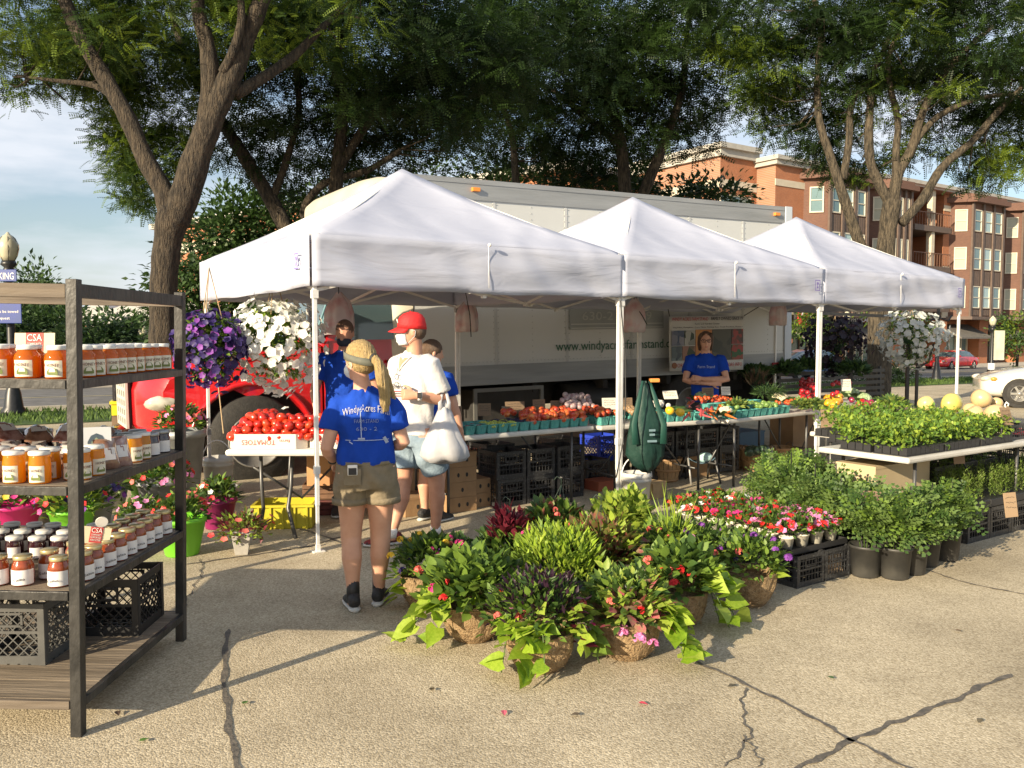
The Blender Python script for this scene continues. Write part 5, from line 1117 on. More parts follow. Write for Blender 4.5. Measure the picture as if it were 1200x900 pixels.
# ================================================================== JAR RACK
M_rackp = mat('dark_painted_wood', (.010, .010, .010), .45, (.042, .040, .037), 9, bump=.25, bscale=30, stretch=(1, 1, .5))
M_rackb = mat('weathered_wood', (.075, .058, .043), .75, (.17, .135, .10), 10, bump=.5, bscale=22, stretch=(.15, 1.4, 1.4))
M_plank = mat('deck_plank', (.14, .11, .078), .8, (.25, .20, .145), 8, bump=.4, bscale=25, stretch=(.2, 2.2, 1))
rk = thing('display_rack', 'dark wooden four shelf rack loaded with jars at the left edge', 'rack', (-1.745, 3.35, 0), (0, R(1.1), 0))
RW, RD = 1.42, 1.12      # local: x from -RW to 0, y 0..RD
SZ = [.152, .60, 1.025, 1.451]
for x in (-RW + .045, 0):
    for y in (0, RD - .045):
        p = MB(); p.box(x - .045, x, y, y + .045, 0, 1.85); part('post', p, M_rackp, rk, bevel=.003)
for z in (1.775,):
    for (x0, x1, y0, y1) in ((-RW + .046, -.046, .002, .04), (-RW + .046, -.046, RD - .04, RD - .002), ):
        p = MB(); p.box(x0, x1, y0, y1, z, z + .055); part('top_rail', p, M_rackb, rk, bevel=.002)
    for x in (-.043, -RW + .003): p = MB(); p.box(x, x + .04, .046, RD - .046, z + .003, z + .058); part('top_rail', p, M_rackp, rk, bevel=.002)
for k, z in enumerate(SZ):
    so_ = obj('shelf', None, rk); th_ = .036
    p = MB(); p.box(-RW + .046, -.046, -.004, .02, z - th_, z - .001); part('front_edge', p, M_rackp if k else M_rackb, so_, bevel=.002)
    p = MB(); p.box(-RW + .046, -.046, RD - .02, RD + .004, z - th_, z - .001); part('back_edge', p, M_rackp, so_)
    for x in (-.022, -RW): p = MB(); p.box(x, x + .022, .046, RD - .046, z - th_, z - .001); part('side_edge', p, M_rackp, so_, bevel=.002)
    nb = 6; yy = [.021 + (RD - .042) * i / nb for i in range(nb + 1)]
    for i in range(nb):
        p = MB(); p.box(-RW + .024, -.024, yy[i] + .002, yy[i+1] - .002, z - .02, z + random.uniform(-.001, .001)); part('plank', p, M_plank, so_)
Mrk = Matrix.Translation((-1.745, 3.35, 0)) @ Matrix.Rotation(R(1.1), 4, 'Y')
def rloc(x, y, k): return Mrk @ Vector((x, y, SZ[k] + .0015))
# ---- jars
M_lidw = mat('white_lid', (.72, .72, .70), .35, (.64, .64, .62), 20)
M_lidg = mat('gold_lid', (.60, .50, .26), .3, (.5, .42, .24), 25, metal=.6)
M_lidb = mat('grey_metal_lid', (.34, .35, .36), .35, metal=.6)
M_honey = mat('amber_honey', (.72, .20, .008), .1, (.80, .28, .012), 10, trans=.6, coat=1)
M_honey2 = mat('golden_honey', (.80, .36, .02), .1, (.85, .46, .04), 10, trans=.6, coat=1)
M_salsa = mat('red_salsa', (.42, .085, .022), .2, (.26, .05, .012), 60, trans=.25, coat=1)
M_jam = mat('dark_jam', (.035, .008, .012), .1, (.02, .006, .01), 10, coat=1)
M_label = mat('cream_label', (.74, .70, .56), .6, (.70, .66, .54), 40)
M_labelw = mat('white_label', (.76, .74, .72), .6, (.70, .68, .67), 40)
M_ink = mat('label_ink', (.16, .07, .05), .6); M_inkg = mat('green_ink', (.16, .20, .05), .6); M_inkb = mat('black_ink', (.03, .03, .03), .6)
JARS = {}
def jar_proto(key, r, h, body, lid, lidr, lidh, lab, txt, sq=False):
    t = obj('jar', None)
    n = 18; hb = h - lidh
    b = MB(); b.lathe([(r*.9, 0), (r, .006), (r, hb*.72), (r*.93, hb*.84), (lidr*.96, hb*.93), (lidr*.94, hb + .002)], n); part('glass', b, body, t, True)
    l = MB(); l.lathe([(lidr, hb), (lidr*1.02, hb + .003), (lidr*1.02, h - .003), (lidr*.97, h), (0.0001, h)], n); part('lid', l, lid, t, True)
    if lab:
        lb = MB(); z0, z1 = hb*.06, hb*.64; A = R(42) if key != 'salsa' else R(75)
        for i in range(11):
            a = -math.pi/2 - A + 2*A*i/10
            for z in (z0, z1): lb.v.append((math.cos(a)*(r + .0012), math.sin(a)*(r + .0012), z))
        for i in range(10): lb.f.append((2*i, 2*i+2, 2*i+3, 2*i+1)); lb.m.append(0)
        lo = part('label', lb, lab, t, True)
        if txt == 'HONEY':
            text('HONEY', r*.36, M_ink, lo, (0, -r - .0035, z0 + (z1-z0)*.72), (R(90), 0, 0), depth=.0004, width=r*1.15)
            e = MB(); e.prism([(-r*.42, 0), (-r*.42, r*.25), (-r*.26, r*.5), (0, r*.6), (r*.26, r*.5), (r*.42, r*.25), (r*.42, 0)], -.0005, .0005)
            part('label_emblem', e, M_inkg, lo, loc=(0, -r - .003, z0 + (z1-z0)*.14))
            e = MB(); e.prism([(-r*.26, 0), (-r*.2, r*.28), (0, r*.36), (r*.2, r*.28), (r*.26, 0)], -.0005, .0005); part('label_emblem', e, lab, lo, loc=(0, -r - .004, z0 + (z1-z0)*.30))
        elif txt:
            text(txt, r*.34, M_inkb, lo, (-r*.1, -r - .0035, z0 + (z1-z0)*.38), (R(90), R(-6), 0), depth=.0004, width=r*1.1)
    JARS[key] = t; t['n'] = 0; return t
jar_proto('honey', .049, .132, M_honey, M_lidw, .037, .018, M_label, 'HONEY')
jar_proto('gold', .042, .130, M_honey2, M_lidw, .040, .016, M_label, 'HONEY')
jar_proto('salsa', .042, .122, M_salsa, M_lidg, .036, .017, M_labelw, 'Salsa')
jar_proto('jam', .038, .098, M_jam, M_lidw, .036, .016, M_labelw, None)
jar_proto('darkjar', .045, .115, M_jam, M_lidb, .043, .017, M_labelw, None)
def put_jar(key, x, y, k, rot, label, group):
    p = JARS[key]; q = rloc(x + random.uniform(-.006, .006), y + random.uniform(-.006, .006), k)
    if p['n'] == 0:
        p['n'] = 1; p.location = q; p.rotation_euler = (0, 0, rot + random.uniform(-.15, .15)); tag(p, label, 'jar', group); return p
    c = dup(p, q, rot + random.uniform(-.15, .15), label, group); c['category'] = 'jar'; return c
kinds = {'honey': 'amber honey jar', 'gold': 'golden honey jar', 'salsa': 'red salsa jar', 'jam': 'black jam jar', 'darkjar': 'dark preserve jar'}
def rowj(key, k, y, xs, rot, where):
    for i, x in enumerate(xs): put_jar(key, x, y, k, rot, f"{kinds[key]}, {NAMES[i]} from the post, {where}", {0: '', 1: 'jars on the third shelf down', 2: 'jars on the second shelf down', 3: 'honey jars on the top shelf'}[k])
def colj(key, k, x, ys, rot, where):
    for i, y in enumerate(ys): put_jar(key, x, y, k, rot, f"{kinds[key]}, {NAMES[i]} back from the post, {where}", {1: 'jars on the third shelf down', 2: 'jars on the second shelf down', 3: 'honey jars on the top shelf'}[k])
rowj('honey', 3, .085, [-.125 - .118*i for i in range(9)], R(12), 'front row of the top shelf')
rowj('honey', 3, .20, [-.165 - .118*i for i in range(8)], R(10), 'second row of the top shelf')
colj('honey', 3, -.075, [.20 + .098*i for i in range(9)], R(48), 'outer column of the top shelf')
colj('honey', 3, -.185, [.33 + .105*i for i in range(7)], R(48), 'second column of the top shelf')
rowj('gold', 2, .075, [-.19 - .107*i for i in range(8)], R(12), 'front row of the second shelf')
rowj('gold', 2, .175, [-.10 - .107*i for i in range(8)], R(12), 'second row of the second shelf')
colj('gold', 2, -.075, [.17, .29], R(55), 'outer column of the second shelf')
colj('gold', 2, -.072, [.66, .76], R(55), 'outer column of the second shelf, far half')
colj('darkjar', 2, -.08, [.88, .99], R(55), 'outer column of the second shelf, far end')
colj('darkjar', 2, -.19, [.60, .72, .84, .98], R(40), 'second column of the second shelf')
rowj('darkjar', 2, .93, [-.30 - .115*i for i in range(7)], R(0), 'back row of the second shelf')
rowj('salsa', 1, .085, [-.13 - .108*i for i in [0, 1.35, 2.3, 3.3, 4.4, 5.5, 6.6, 7.7]], R(8), 'front row of the third shelf')
rowj('salsa', 1, .19, [-.10 - .108*i for i in [0, 1.1, 3.9, 5.0]], R(8), 'second row of the third shelf')
colj('salsa', 1, -.07, [.17 + .103*i for i in range(9)], R(52), 'outer column of the third shelf')
colj('salsa', 1, -.175, [.33 + .11*i for i in range(7)], R(45), 'second column of the third shelf')
for j, y in enumerate((.50, .62, .76)): rowj('jam', 1, y, [-.25 - .10*i - .03*j for i in range([6, 6, 7][j])], R(20), ['nearer row', 'middle row', 'farther row'][j] + ' of the third shelf')
# snack bags between the honey and the dark jars
M_bag = [mat('clear_bag_nuts', (.16, .075, .045), .18, (.34, .2, .14), 22, coat=1), mat('clear_bag_candy', (.22, .08, .06), .15, (.46, .3, .26), 30, coat=1)]
def snack(x, y, k, z, rot, lean, label, m=0, s=1):
    t = MB(); v = []
    n = 9
    for j in range(n):
        for i in range(n):
            a, b_ = i/(n-1)*2-1, j/(n-1)*2-1; puff = (1-a*a)**.6 * (1-b_**4)**.6
            v.append((a*.055*s*(1-.12*b_), -.028*s*puff*(1 + .2*math.sin(5*a+3*b_)), .07*s*(b_+1)))
    for j in range(n):
        for i in range(n): x_, y_, z_ = v[j*n+i]; v.append((x_, -y_, z_))
    t.v = v
    for o_ in (0, n*n):
        for j in range(n-1):
            for i in range(n-1): q = o_+j*n+i; t.f.append((q, q+1, q+n+1, q+n)); t.m.append(0)
    o = part('snack_bag', t, M_bag[m], None, True, loc=rloc(x, y, k) + Vector((0, 0, z)), rot=(lean, 0, rot)); tag(o, label, 'bag', 'snack bags on the rack')
    lb = MB(); lb.add([(-.03*s, -.031*s, .04*s), (.03*s, -.031*s, .04*s), (.03*s, -.031*s, .095*s), (-.03*s, -.031*s, .095*s)], [(0, 1, 2, 3)]); part('label', lb, M_labelw, o)
    return o
for i in range(5):
    for j in range(3):
        for q in range(2 if j == 2 else 1):
            snack(-.22 - .13*i - .03*j, .36 + .17*j, 2, .03*q + (.055 if q else 0), .3*i, R(-62) if (i + j) % 2 else R(-70), f"glossy snack bag, {NAMES[i]} from right, {['near', 'middle', 'far'][j]} row{' on top' if q else ''}, shelf two", (i + j) % 2, 1.05)
snack(-.085, .42, 2, 0, R(50), R(-12), 'small clear bag of dark sweets on the open end of the second shelf', 0)
snack(-.07, .51, 2, 0, R(50), R(-14), 'small bag with a white label leaning at the open end of shelf two', 1, 1.0)
# printed cards
M_card = mat('cream_card', (.72, .62, .42), .7, (.68, .58, .40), 10); M_cred = mat('card_red', (.50, .06, .05), .6); M_wht = mat('print_white', (.8, .78, .74), .6)
def csa_card(loc, rot, s, label):
    c = MB(); c.box(-.083*s, .083*s, -.002, .002, 0, .105*s); o = part('card', c, M_card, None, loc=loc, rot=rot); tag(o, label, 'sign', 'CSA cards on the rack')
    r_ = MB(); r_.box(-.036*s, .036*s, -.004, -.002, .008*s, .105*s); ro = part('red_panel', r_, M_cred, o)
    text('CSA', .042*s, M_wht, ro, (0, -.006, .083*s), (R(90), 0, 0), depth=.0004, width=.062*s)
    for i, tx in enumerate(('COMMUNITY', 'SUPPORTED', 'AGRICULTURE')): text(tx, .016*s, M_wht, ro, (0, -.006, (.056 - .016*i)*s), (R(90), 0, 0), depth=.0004, width=.06*s)
    return o
csa_card(rloc(-.335, .30, 3) + Vector((0, 0, .075)), (R(-6), 0, R(4)), 1.0, 'cream CSA card with red centre panel standing behind the top shelf honey jars')
csa_card(rloc(-.10, .33, 1) + Vector((0, 0, .11)), (R(-10), R(12), R(28)), .7, 'small tilted CSA card standing among the salsa jars on the third shelf')
c = MB(); c.lathe([(.0001, 0), (.026, 0), (.026, .004), (.0001, .004)], 16, M=Matrix.Rotation(R(90), 3, 'X')); o = part('price_disc', c, M_wht, None, loc=rloc(-.085, .36, 1) + Vector((.0, .01, .20)), rot=(R(20), 0, R(30))); tag(o, 'small white oval price tag above the tilted CSA card on the third shelf', 'tag')
st_ = MB(); st_.bar((0, 0, -.1), (0, 0, -.02), .004); part('stick', st_, M_wht, o)
c = MB(); c.box(-.06, .06, -.002, .002, 0, .11); o = part('card', c, mat('white_card', (.55, .58, .62), .6), None, loc=rloc(-.13, .42, 2) + Vector((0, 0, .08)), rot=(R(-8), 0, R(25))); tag(o, 'white card with a dark arch emblem behind the golden honey on the second shelf', 'sign')
e = MB(); e.prism([(-.036, .02), (-.036, .045), (-.022, .072), (0, .082), (.022, .072), (.036, .045), (.036, .02)], -.004, -.002); part('arch_emblem', e, mat('slate_ink', (.06, .09, .12), .6), o)
e = MB(); e.prism([(-.02, .03), (-.02, .045), (0, .064), (.02, .045), (.02, .03)], -.006, -.004); part('arch_emblem', e, mat('sage_ink', (.22, .28, .2), .6), o)
# ---- milk crates
def crate(mat_, L=.33, Wd=.33, Hh=.28, diag=True, t=.008, name='milk_crate'):
    """children: four walls of lattice, a floor and the rim; origin at the base corner's centre"""
    root = obj(name, None)
    def wall(w_, nm='lattice_wall'):
        m = MB(); h = Hh
        m.box(-w_/2, w_/2, 0, t, h - .035, h); m.box(-w_/2, w_/2, 0, t, 0, .045)
        for x in (-w_/2, w_/2 - .03, ): m.box(x, x + .03, -.002, t, 0, h)
        m.box(-w_/2, w_/2, 0, t, h*.52, h*.52 + .012)
        if diag:
            k = 7
            for i in range(-k, k + 1):
                for s_ in (-1, 1):
                    a = Vector((i*w_/k, t/2, .045)); b_ = a + Vector((s_*(h - .08), 0, h - .08)); lo, hi = 0.0, 1.0
                    # clip to the wall
                    def cl(p, q, L_):
                        p, q = (p, q)
                        ts = [0, 1]
                        dx = q.x - p.x
                        if abs(dx) > 1e-6:
                            t0, t1 = (-L_ - p.x)/dx, (L_ - p.x)/dx; ts[0] = max(0, min(t0, t1)); ts[1] = min(1, max(t0, t1))
                        return ts
                    ts = cl(a, b_, w_/2 - .03)
                    if ts[1] - ts[0] > .05: m.bar(a.lerp(b_, ts[0]), a.lerp(b_, ts[1]), .006, t*.6)
        else:
            for i in range(1, 9): x = -w_/2 + w_*i/9; m.box(x - .003, x + .003, .001, t - .001, .04, h - .03)
            for z in (.09, .13, .17, .21): 
                if z < h - .04: m.box(-w_/2, w_/2, .0015, t - .0015, z, z + .006)
        # hand hole frame
        for (x0, x1, z0, z1) in ((-.07, .07, h - .05, h - .04), (-.07, .07, h - .105, h - .095), (-.07, -.06, h - .10, h - .045), (.06, .07, h - .10, h - .045)): m.box(x0, x1, -.001, t + .001, z0, z1)
        return m
    w1 = wall(L).mesh('lattice_wall', mat_); w2 = wall(Wd).mesh('lattice_wall', mat_)
    obj('lattice_wall', w1, root, (0, -Wd/2, 0)); obj('lattice_wall', w1, root, (0, Wd/2, 0), math.pi); obj('lattice_wall', w2, root, (-L/2, 0, 0), R(-90)); obj('lattice_wall', w2, root, (L/2, 0, 0), R(90))
    f = MB(); 
    for i in range(7): y = -Wd/2 + Wd*(i + .5)/7; f.box(-L/2, L/2, y - .006, y + .006, .004, .012); x = -L/2 + L*(i + .5)/7; f.box(x - .006, x + .006, -Wd/2, Wd/2, .006, .010)
    part('lattice_floor', f, mat_, root); root['n'] = 0
    return root
M_gcr = mat('grey_crate_plastic', (.085, .085, .08), .55, (.06, .06, .058), 12)
CR_g, CR_b = crate(M_gcr), crate(mat('black_crate_plastic', (.016, .016, .017), .45))
def put(proto, loc, rot, label, cat, group=None, scale=None):
    if not proto.get('n'):
        proto['n'] = 1; proto.location = loc; proto.rotation_euler = rot if hasattr(rot, '__len__') else (0, 0, rot)
        if scale is not None: proto.scale = scale if hasattr(scale, '__len__') else (scale,)*3
        return tag(proto, label, cat, group)
    c = dup(proto, loc, rot, label, group, scale); c['category'] = cat; return c
put(CR_g, (-2.245, 3.87, .156), 0, 'grey milk crate on the bottom deck of the jar rack by the corner post', 'crate')
put(CR_b, (-2.00, 4.24, .156), R(2), 'black milk crate on the bottom deck at the far end of the jar rack', 'crate')
# ================================================================== STREET THINGS
M_iron = mat('black_iron', (.012, .013, .014), .4, (.022, .022, .024), 20)
M_globe = mat('milky_lamp_glass', (.50, .47, .34), .3, (.42, .40, .30), 5)
def lamp(px, Y, top, label, s=1.0):
    b = at(px, 391, Y); z0 = gzc(Y); h = at(px, top, Y).z - z0; t = thing('street_lamp', label, 'street lamp', (b.x, Y, z0), 0, 'lantern street lamps')
    p = MB(); p.lathe([(.24, 0), (.24, .12), (.19, .2), (.15, .5), (.12, .6), (.10, .75), (.085, .8), (.07, h - 1.1), (.06, h - .9), (.12, h - .86), (.12, h - .80), (.09, h - .74), (.16, h - .68), (.13, h - .60)], 14); part('post', p, M_iron, t, True)
    g_ = MB(); g_.lathe([(.12, h - .60), (.17, h - .50), (.205, h - .35), (.20, h - .25), (.15, h - .14), (.10, h - .08), (.05, h - .05), (.02, h), (.0001, h)], 14); part('lantern', g_, M_globe, t, True)
    rb = MB()
    for k in range(6): a = k*math.pi/3; rb.tube([(.13*math.cos(a), .13*math.sin(a), h - .6), (.212*math.cos(a), .212*math.sin(a), h - .35), (.155*math.cos(a), .155*math.sin(a), h - .13), (.03*math.cos(a), .03*math.sin(a), h - .04)], .006, 4)
    part('lantern_rib', rb, M_iron, t); return t, h
lt, lh = lamp(13, 18, 272, 'ornate black street lamp with a milky lantern carrying blue parking signs at far left')
M_blue = mat('blue_sign', (.010, .036, .24), .4, (.012, .04, .2), 4); M_or = mat('orange_print', (.75, .27, .06), .5)
z0 = gzc(18)
def bsign(pxr, y0, y1, lines, label):
    a = at(pxr, y0, 17.8); b = at(pxr, y1, 17.8); w_ = .95
    t = thing('parking_sign', label, 'sign', (a.x - w_/2, 17.75, b.z)); h = a.z - b.z
    m = MB(); m.box(-w_/2, w_/2, -.01, .01, 0, h); part('sign_board', m, M_blue, t, bevel=.01)
    for tx, f, sz, mm, wd in lines: text(tx, sz, mm, t, (-.02, -.014, h*f), (R(90), 0, 0), width=wd)
    return t
bsign(21, 316, 330, [('FREE PARKING', .42, .2, M_wht, .88)], 'blue sign strip lettered with white parking words on the street lamp')
bsign(26, 336, 379, [('Market', .88, .13, M_wht, .6), ('on Saturdays', .68, .17, M_or, .86), ('No vehicles to be towed', .32, .08, M_wht, .86), ('upon request', .14, .08, M_wht, .5)], 'blue sign with orange Saturdays lettering on the street lamp')
lamp(168, 34, 380, 'small distant street lamp with white lantern left of the big locust trunk')
lt2, lh2 = lamp(1099, 38, 330, 'tall black lamp post with twin bracket arms behind the right tent')
ar = MB()
for s_ in (-1, 1): ar.tube([(0, 0, lh2 - 1.6), (s_*.45, 0, lh2 - 1.75), (s_*.6, 0, lh2 - 1.5)], .04, 6)
part('bracket_arm', ar, M_iron, lt2, True)
lt3, lh3 = lamp(1163, 52, 370, 'black lamp post with a pale banner by the right edge above the white car')
bn2 = MB(); bn2.box(.12, .75, -.02, .02, lh3 - 2.7, lh3 - .9); part('banner_flag', bn2, mat('banner_cream', (.55, .52, .42), .7, (.4, .4, .33), 2), lt3)
wc = MB(); wc.lathe([(.2, 0), (.2, .5)], 10, M=None); part('white_cap', wc, M_wht, lt3, loc=(0, 0, lh3 - 3.4))
lamp(992, 48, 364, 'street lamp with round white globe before the black shop sign')
# ---- cars: lofted hulls
def car(name, label, loc, rot, col, hub, L=4.6, Wc=1.78, sedan=True):
    t = thing(name, label, 'car', loc, rot)
    # stations along x (nose at -L/2): bottom z, hood/roof line, half width
    body = MB(); st = [(-.5, .34, .60, .62), (-.485, .26, .70, .74), (-.45, .22, .76, .82), (-.38, .20, .86, .87), (-.30, .20, .93, .89), (-.21, .20, .98, .90), (-.1, .20, 1.0, .90), (.1, .20, 1.0, .90), (.28, .20, 1.0, .90), (.40, .22, .98, .88), (.46, .26, .94, .83), (.49, .32, .86, .72), (.5, .40, .78, .62)]
    hw = Wc / 2 / .9
    n = 20; rings = []
    for fx, zb, zt, h in st:
        pts = []; 
        for q in range(n):
            a = 2*math.pi*q/n + math.pi/n; cx, cz = math.cos(a), math.sin(a); e_ = .42
            y = math.copysign(abs(cx)**e_, cx) * h * hw * (1 - .06 * max(0, cz)); z = (zb+zt)/2 + math.copysign(abs(cz)**e_, cz)*(zt-zb)/2
            pts.append((fx*L, y, z))
        rings.append(pts)
    for r_ in rings: body.v += r_
    k = len(rings)
    for i in range(k-1):
        for q in range(n): body.f.append((i*n+q, i*n+(q+1)%n, (i+1)*n+(q+1)%n, (i+1)*n+q)); body.m.append(0)
    body.f.append(tuple(range(n))); body.m.append(0); body.f.append(tuple(range((k-1)*n, k*n))); body.m.append(0)
    part('body', body, col, t, True, subd=1)
    cb_ = MB(); pr = [(-.20, .96, .80), (-.08, 1.30, .68), (.02, 1.42, .62), (.16, 1.43, .62), (.27, 1.32, .66), (.38, .97, .78)]
    def ring(fx, zt, h, ins=0): return [(fx*L, -h*hw*1.05, .93), (fx*L, -h*hw*.92 + ins, zt - .05), (fx*L, -h*hw*.7, zt), (fx*L, h*hw*.7, zt), (fx*L, h*hw*.92, zt - .05), (fx*L, h*hw*1.05, .93)]
    for p in pr: cb_.v += ring(*p)
    for i in range(len(pr)-1):
        for q in range(5): cb_.f.append((i*6+q, i*6+q+1, (i+1)*6+q+1, (i+1)*6+q)); cb_.m.append(1 if (i in (0, 4) and q in (1, 2, 3)) or q in (0, 4) else 0)
    part('cabin', cb_, [col, M_wind], t, True)
    for x in (-.31*L, .30*L):
        for s_ in (-1, 1):
            tw_ = wheel(t, x, s_*(Wc/2 - .10), .325, .2, s_, rim=hub); tw_.name = 'wheel'
            a_ = MB(); a_.loft([((x + .37*math.cos(R(q)), s_*(Wc/2 - .03), .33 + .37*math.sin(R(q))), .02, .05, (0, 0, 1)) for q in range(0, 181, 15)], 8); part('wheel_arch', a_, col, t, True)
            d_ = MB(); d_.lathe([(.36, -.03), (.36, .03)], 24, M=Matrix.Rotation(R(90), 3, 'X')); part('wheel_well', d_, M_dark, t, loc=(x, s_*(Wc/2 - .05), .34))
            sp_ = MB()
            for q in range(6):
                a = q*math.pi/3; sp_.bar((math.cos(a)*.04, 0, math.sin(a)*.04), (math.cos(a)*.19, 0, math.sin(a)*.19), .05, .02, up=(0, 1, 0))
            part('spokes', sp_, M_chrome, t, loc=(x, s_*(Wc/2 + .012), .325))
    for s_ in (-1, 1):
        h_ = MB(); h_.ball((-L*.462, s_*Wc*.37, .66), .16, .10, .075, n=10); part('headlight', h_, M_lamp, t, True)
        h_ = MB(); h_.ball((-L*.435, s_*Wc*.455, .665), .08, .04, .055, n=8); part('indicator', h_, M_amber, t, True)
        h_ = MB(); h_.ball((L*.47, s_*Wc*.40, .80), .10, .12, .08, n=8); part('tail_light', h_, MATS['red_lens'], t, True)
        m_ = MB(); m_.ball((-L*.12, s_*(Wc/2 + .08), 1.0), .07, .09, .06, n=8); part('wing_mirror', m_, col, t, True)
        g_ = MB(); g_.bar((-L*.12, s_*Wc*.502, .35), (-L*.12, s_*Wc*.502, .92), .01, .006); g_.bar((L*.12, s_*Wc*.502, .35), (L*.12, s_*Wc*.502, .92), .01, .006); part('door_gap', g_, M_dark, t)
    return t
M_cw = mat('white_car_paint', (.60, .58, .50), .25, coat=1); M_cr = mat('red_car_paint', (.50, .015, .02), .25, coat=1)
wcx = at(1187, 460, 20.6)
q = Vector((wcx.x, 20.6, 0)); dv = Vector((math.cos(R(-20)), math.sin(R(-20)), 0)); cc_ = q + dv * (.31*4.3 + .12) + Vector((-dv.y, dv.x, 0))*.8
car('parked_car', 'white sedan with alloy wheels parked at the right edge of the picture', (cc_.x, cc_.y, -.13), R(-20), M_cw, M_steel, 4.3, 1.80)
rc = at(1108, 434, 62); car('parked_car', 'red sedan parked along the road behind the right tent pole', (rc.x + .4, 62, gzc(62) - .05), TH - R(2), M_cr, M_steel, 4.7, 1.8)
bc = at(936, 425, 40); car('parked_car', 'blue car glimpsed past the rear end of the box truck', (bc.x + .2, 40, gzc(40) + .0), TH, mat('blue_car_paint', (.05, .12, .26), .3, coat=1), M_steel)
# young street trees
def small_tree(px, Y, y0, y1, r, label, n=1500):
    c = at(px, (y0 + y1)/2, Y); b = gzc(Y); yy = (y0+y1)/2
    return bush('street_tree', label, 'tree', px, Y, [(px, yy, 0, r), (px - 4, yy + 6, 0, r*.7), (px + 5, yy - 5, 0, r*.8)], [HG[1], LF[2], LF[1]], n, .24, leaf4(1, .5), 'young street trees across the road', .07)
small_tree(948, 50, 350, 392, 1.3, 'young green street tree seen past the end of the truck'); small_tree(1040, 52, 340, 372, 1.5, 'green street tree above the white flower baskets'); small_tree(1193, 56, 375, 412, 1.6, 'green street tree at the right edge above the white car'); small_tree(976, 44, 388, 410, .7, 'low green shrub beside the middle tent pole')
for i, (px, r) in enumerate([(1040, .5), (1056, .4), (1020, .5), (1000, .5), (985, .6)]): bush('flower_bed_shrub', f'low shrub on the lawn behind the right tent, {NAMES[i]} of the low row', 'bush', px, 34, [(px, 436, 0, r)], [HG[1], HG[0]], 500, .16, leaf4(1, .4), 'low shrubs on the lawn', .03)
# metal tables and bench frames beyond the truck's end
bt_ = at(940, 470, 14.5); bn_ = thing('street_bench', 'dark metal bench beyond the rear end of the truck', 'bench', (bt_.x + .9, 15.5, -.03), TH)
m = MB()
for i in range(5): m.box(-1.6, 1.6, -.02, 0, .5 + i*.11, .56 + i*.11)
part('back_slats', m, M_iron, bn_); m = MB()
for i in range(4): m.box(-1.6, 1.6, -.5 + i*.12, -.41 + i*.12, .42, .45)
part('seat_slats', m, M_iron, bn_)
for x in (-1.5, 1.5): m = MB(); m.bar((x, 0, 0), (x, .03, 1.05), .05); m.bar((x, -.5, 0), (x, -.5, .42), .05); part('leg', m, M_iron, bn_)
# low planter box / road side things seen through the rack
# ================================================================== TABLES AND GOODS
def onz(px, py, z=0.0):
    """point of the level plane z under photo pixel px,py"""
    a = at(px, py, 1.0); t = (CAM_H - z) / (CAM_H - a.z); return Vector((a.x * t, t, z))
M_ttop = mat('white_table_plastic', (.60, .58, .53), .5, (.50, .48, .43), 3, bump=.1, bscale=90)
M_leg = mat('grey_steel_leg', (.10, .10, .10), .4, metal=.5)
M_brownc = mat('brown_cardboard', (.34, .21, .105), .85, (.28, .17, .085), 6, bump=.15, bscale=30)
M_dcard = mat('dull_brown_card', (.21, .145, .09), .85, (.17, .115, .07), 10)
def table(name, label, a, b, depth, z=.74):
    a, b = Vector((a.x, a.y, 0)), Vector((b.x, b.y, 0)); L = (b - a).length; rot = math.atan2(b.y - a.y, b.x - a.x)
    t = thing(name, label, 'table', a, rot, 'folding tables of the stall')
    m = MB(); m.box(0, L, 0, depth, z - .045, z); part('table_top', m, M_ttop, t, bevel=.014)
    for x in (.22, L - .22):
        m = MB()
        for y in (.08, depth - .08): m.tube([(x, y, z - .045), (x, y, .35), (x, y - .0, .0)], .014, 8)
        m.tube([(x, .08, .22), (x, depth - .08, .22)], .010, 6); m.tube([(x, depth/2, z - .06), (x + (.3 if x < L/2 else -.3), depth/2, z - .06)], .009, 6); m.tube([(x, depth/2, .22), (x + (.42 if x < L/2 else -.42), depth/2, z - .06)], .009, 6)
        part('leg', m, M_leg, t, True)
    return t
table('folding_table', 'white folding table of peaches and berries behind the stacked black crates', LL(1.18, .36), LL(3.0, .36), .76)
table('folding_table', 'white folding table of potatoes and carrots behind the hanging green bag', LL(3.03, .30), LL(4.50, .10), .76)
table('folding_table', 'white folding table of leafy vegetables in front of the person with crossed arms', LL(4.53, .02), LL(6.38, .20), .80)
table('folding_table', 'white folding table edge under the long row of parsley seedling trays', LL(3.47, -2.59), LL(5.46, -2.59), .76)
table('folding_table', 'second folding table behind the seedlings carrying melons and squash', LL(4.42, -1.78), LL(6.2, -1.75), .72, .73)
table('folding_table', 'rearmost folding table of onions and cabbages right of the right tent pole', LL(6.42, .22), LL(8.1, .40), .80)
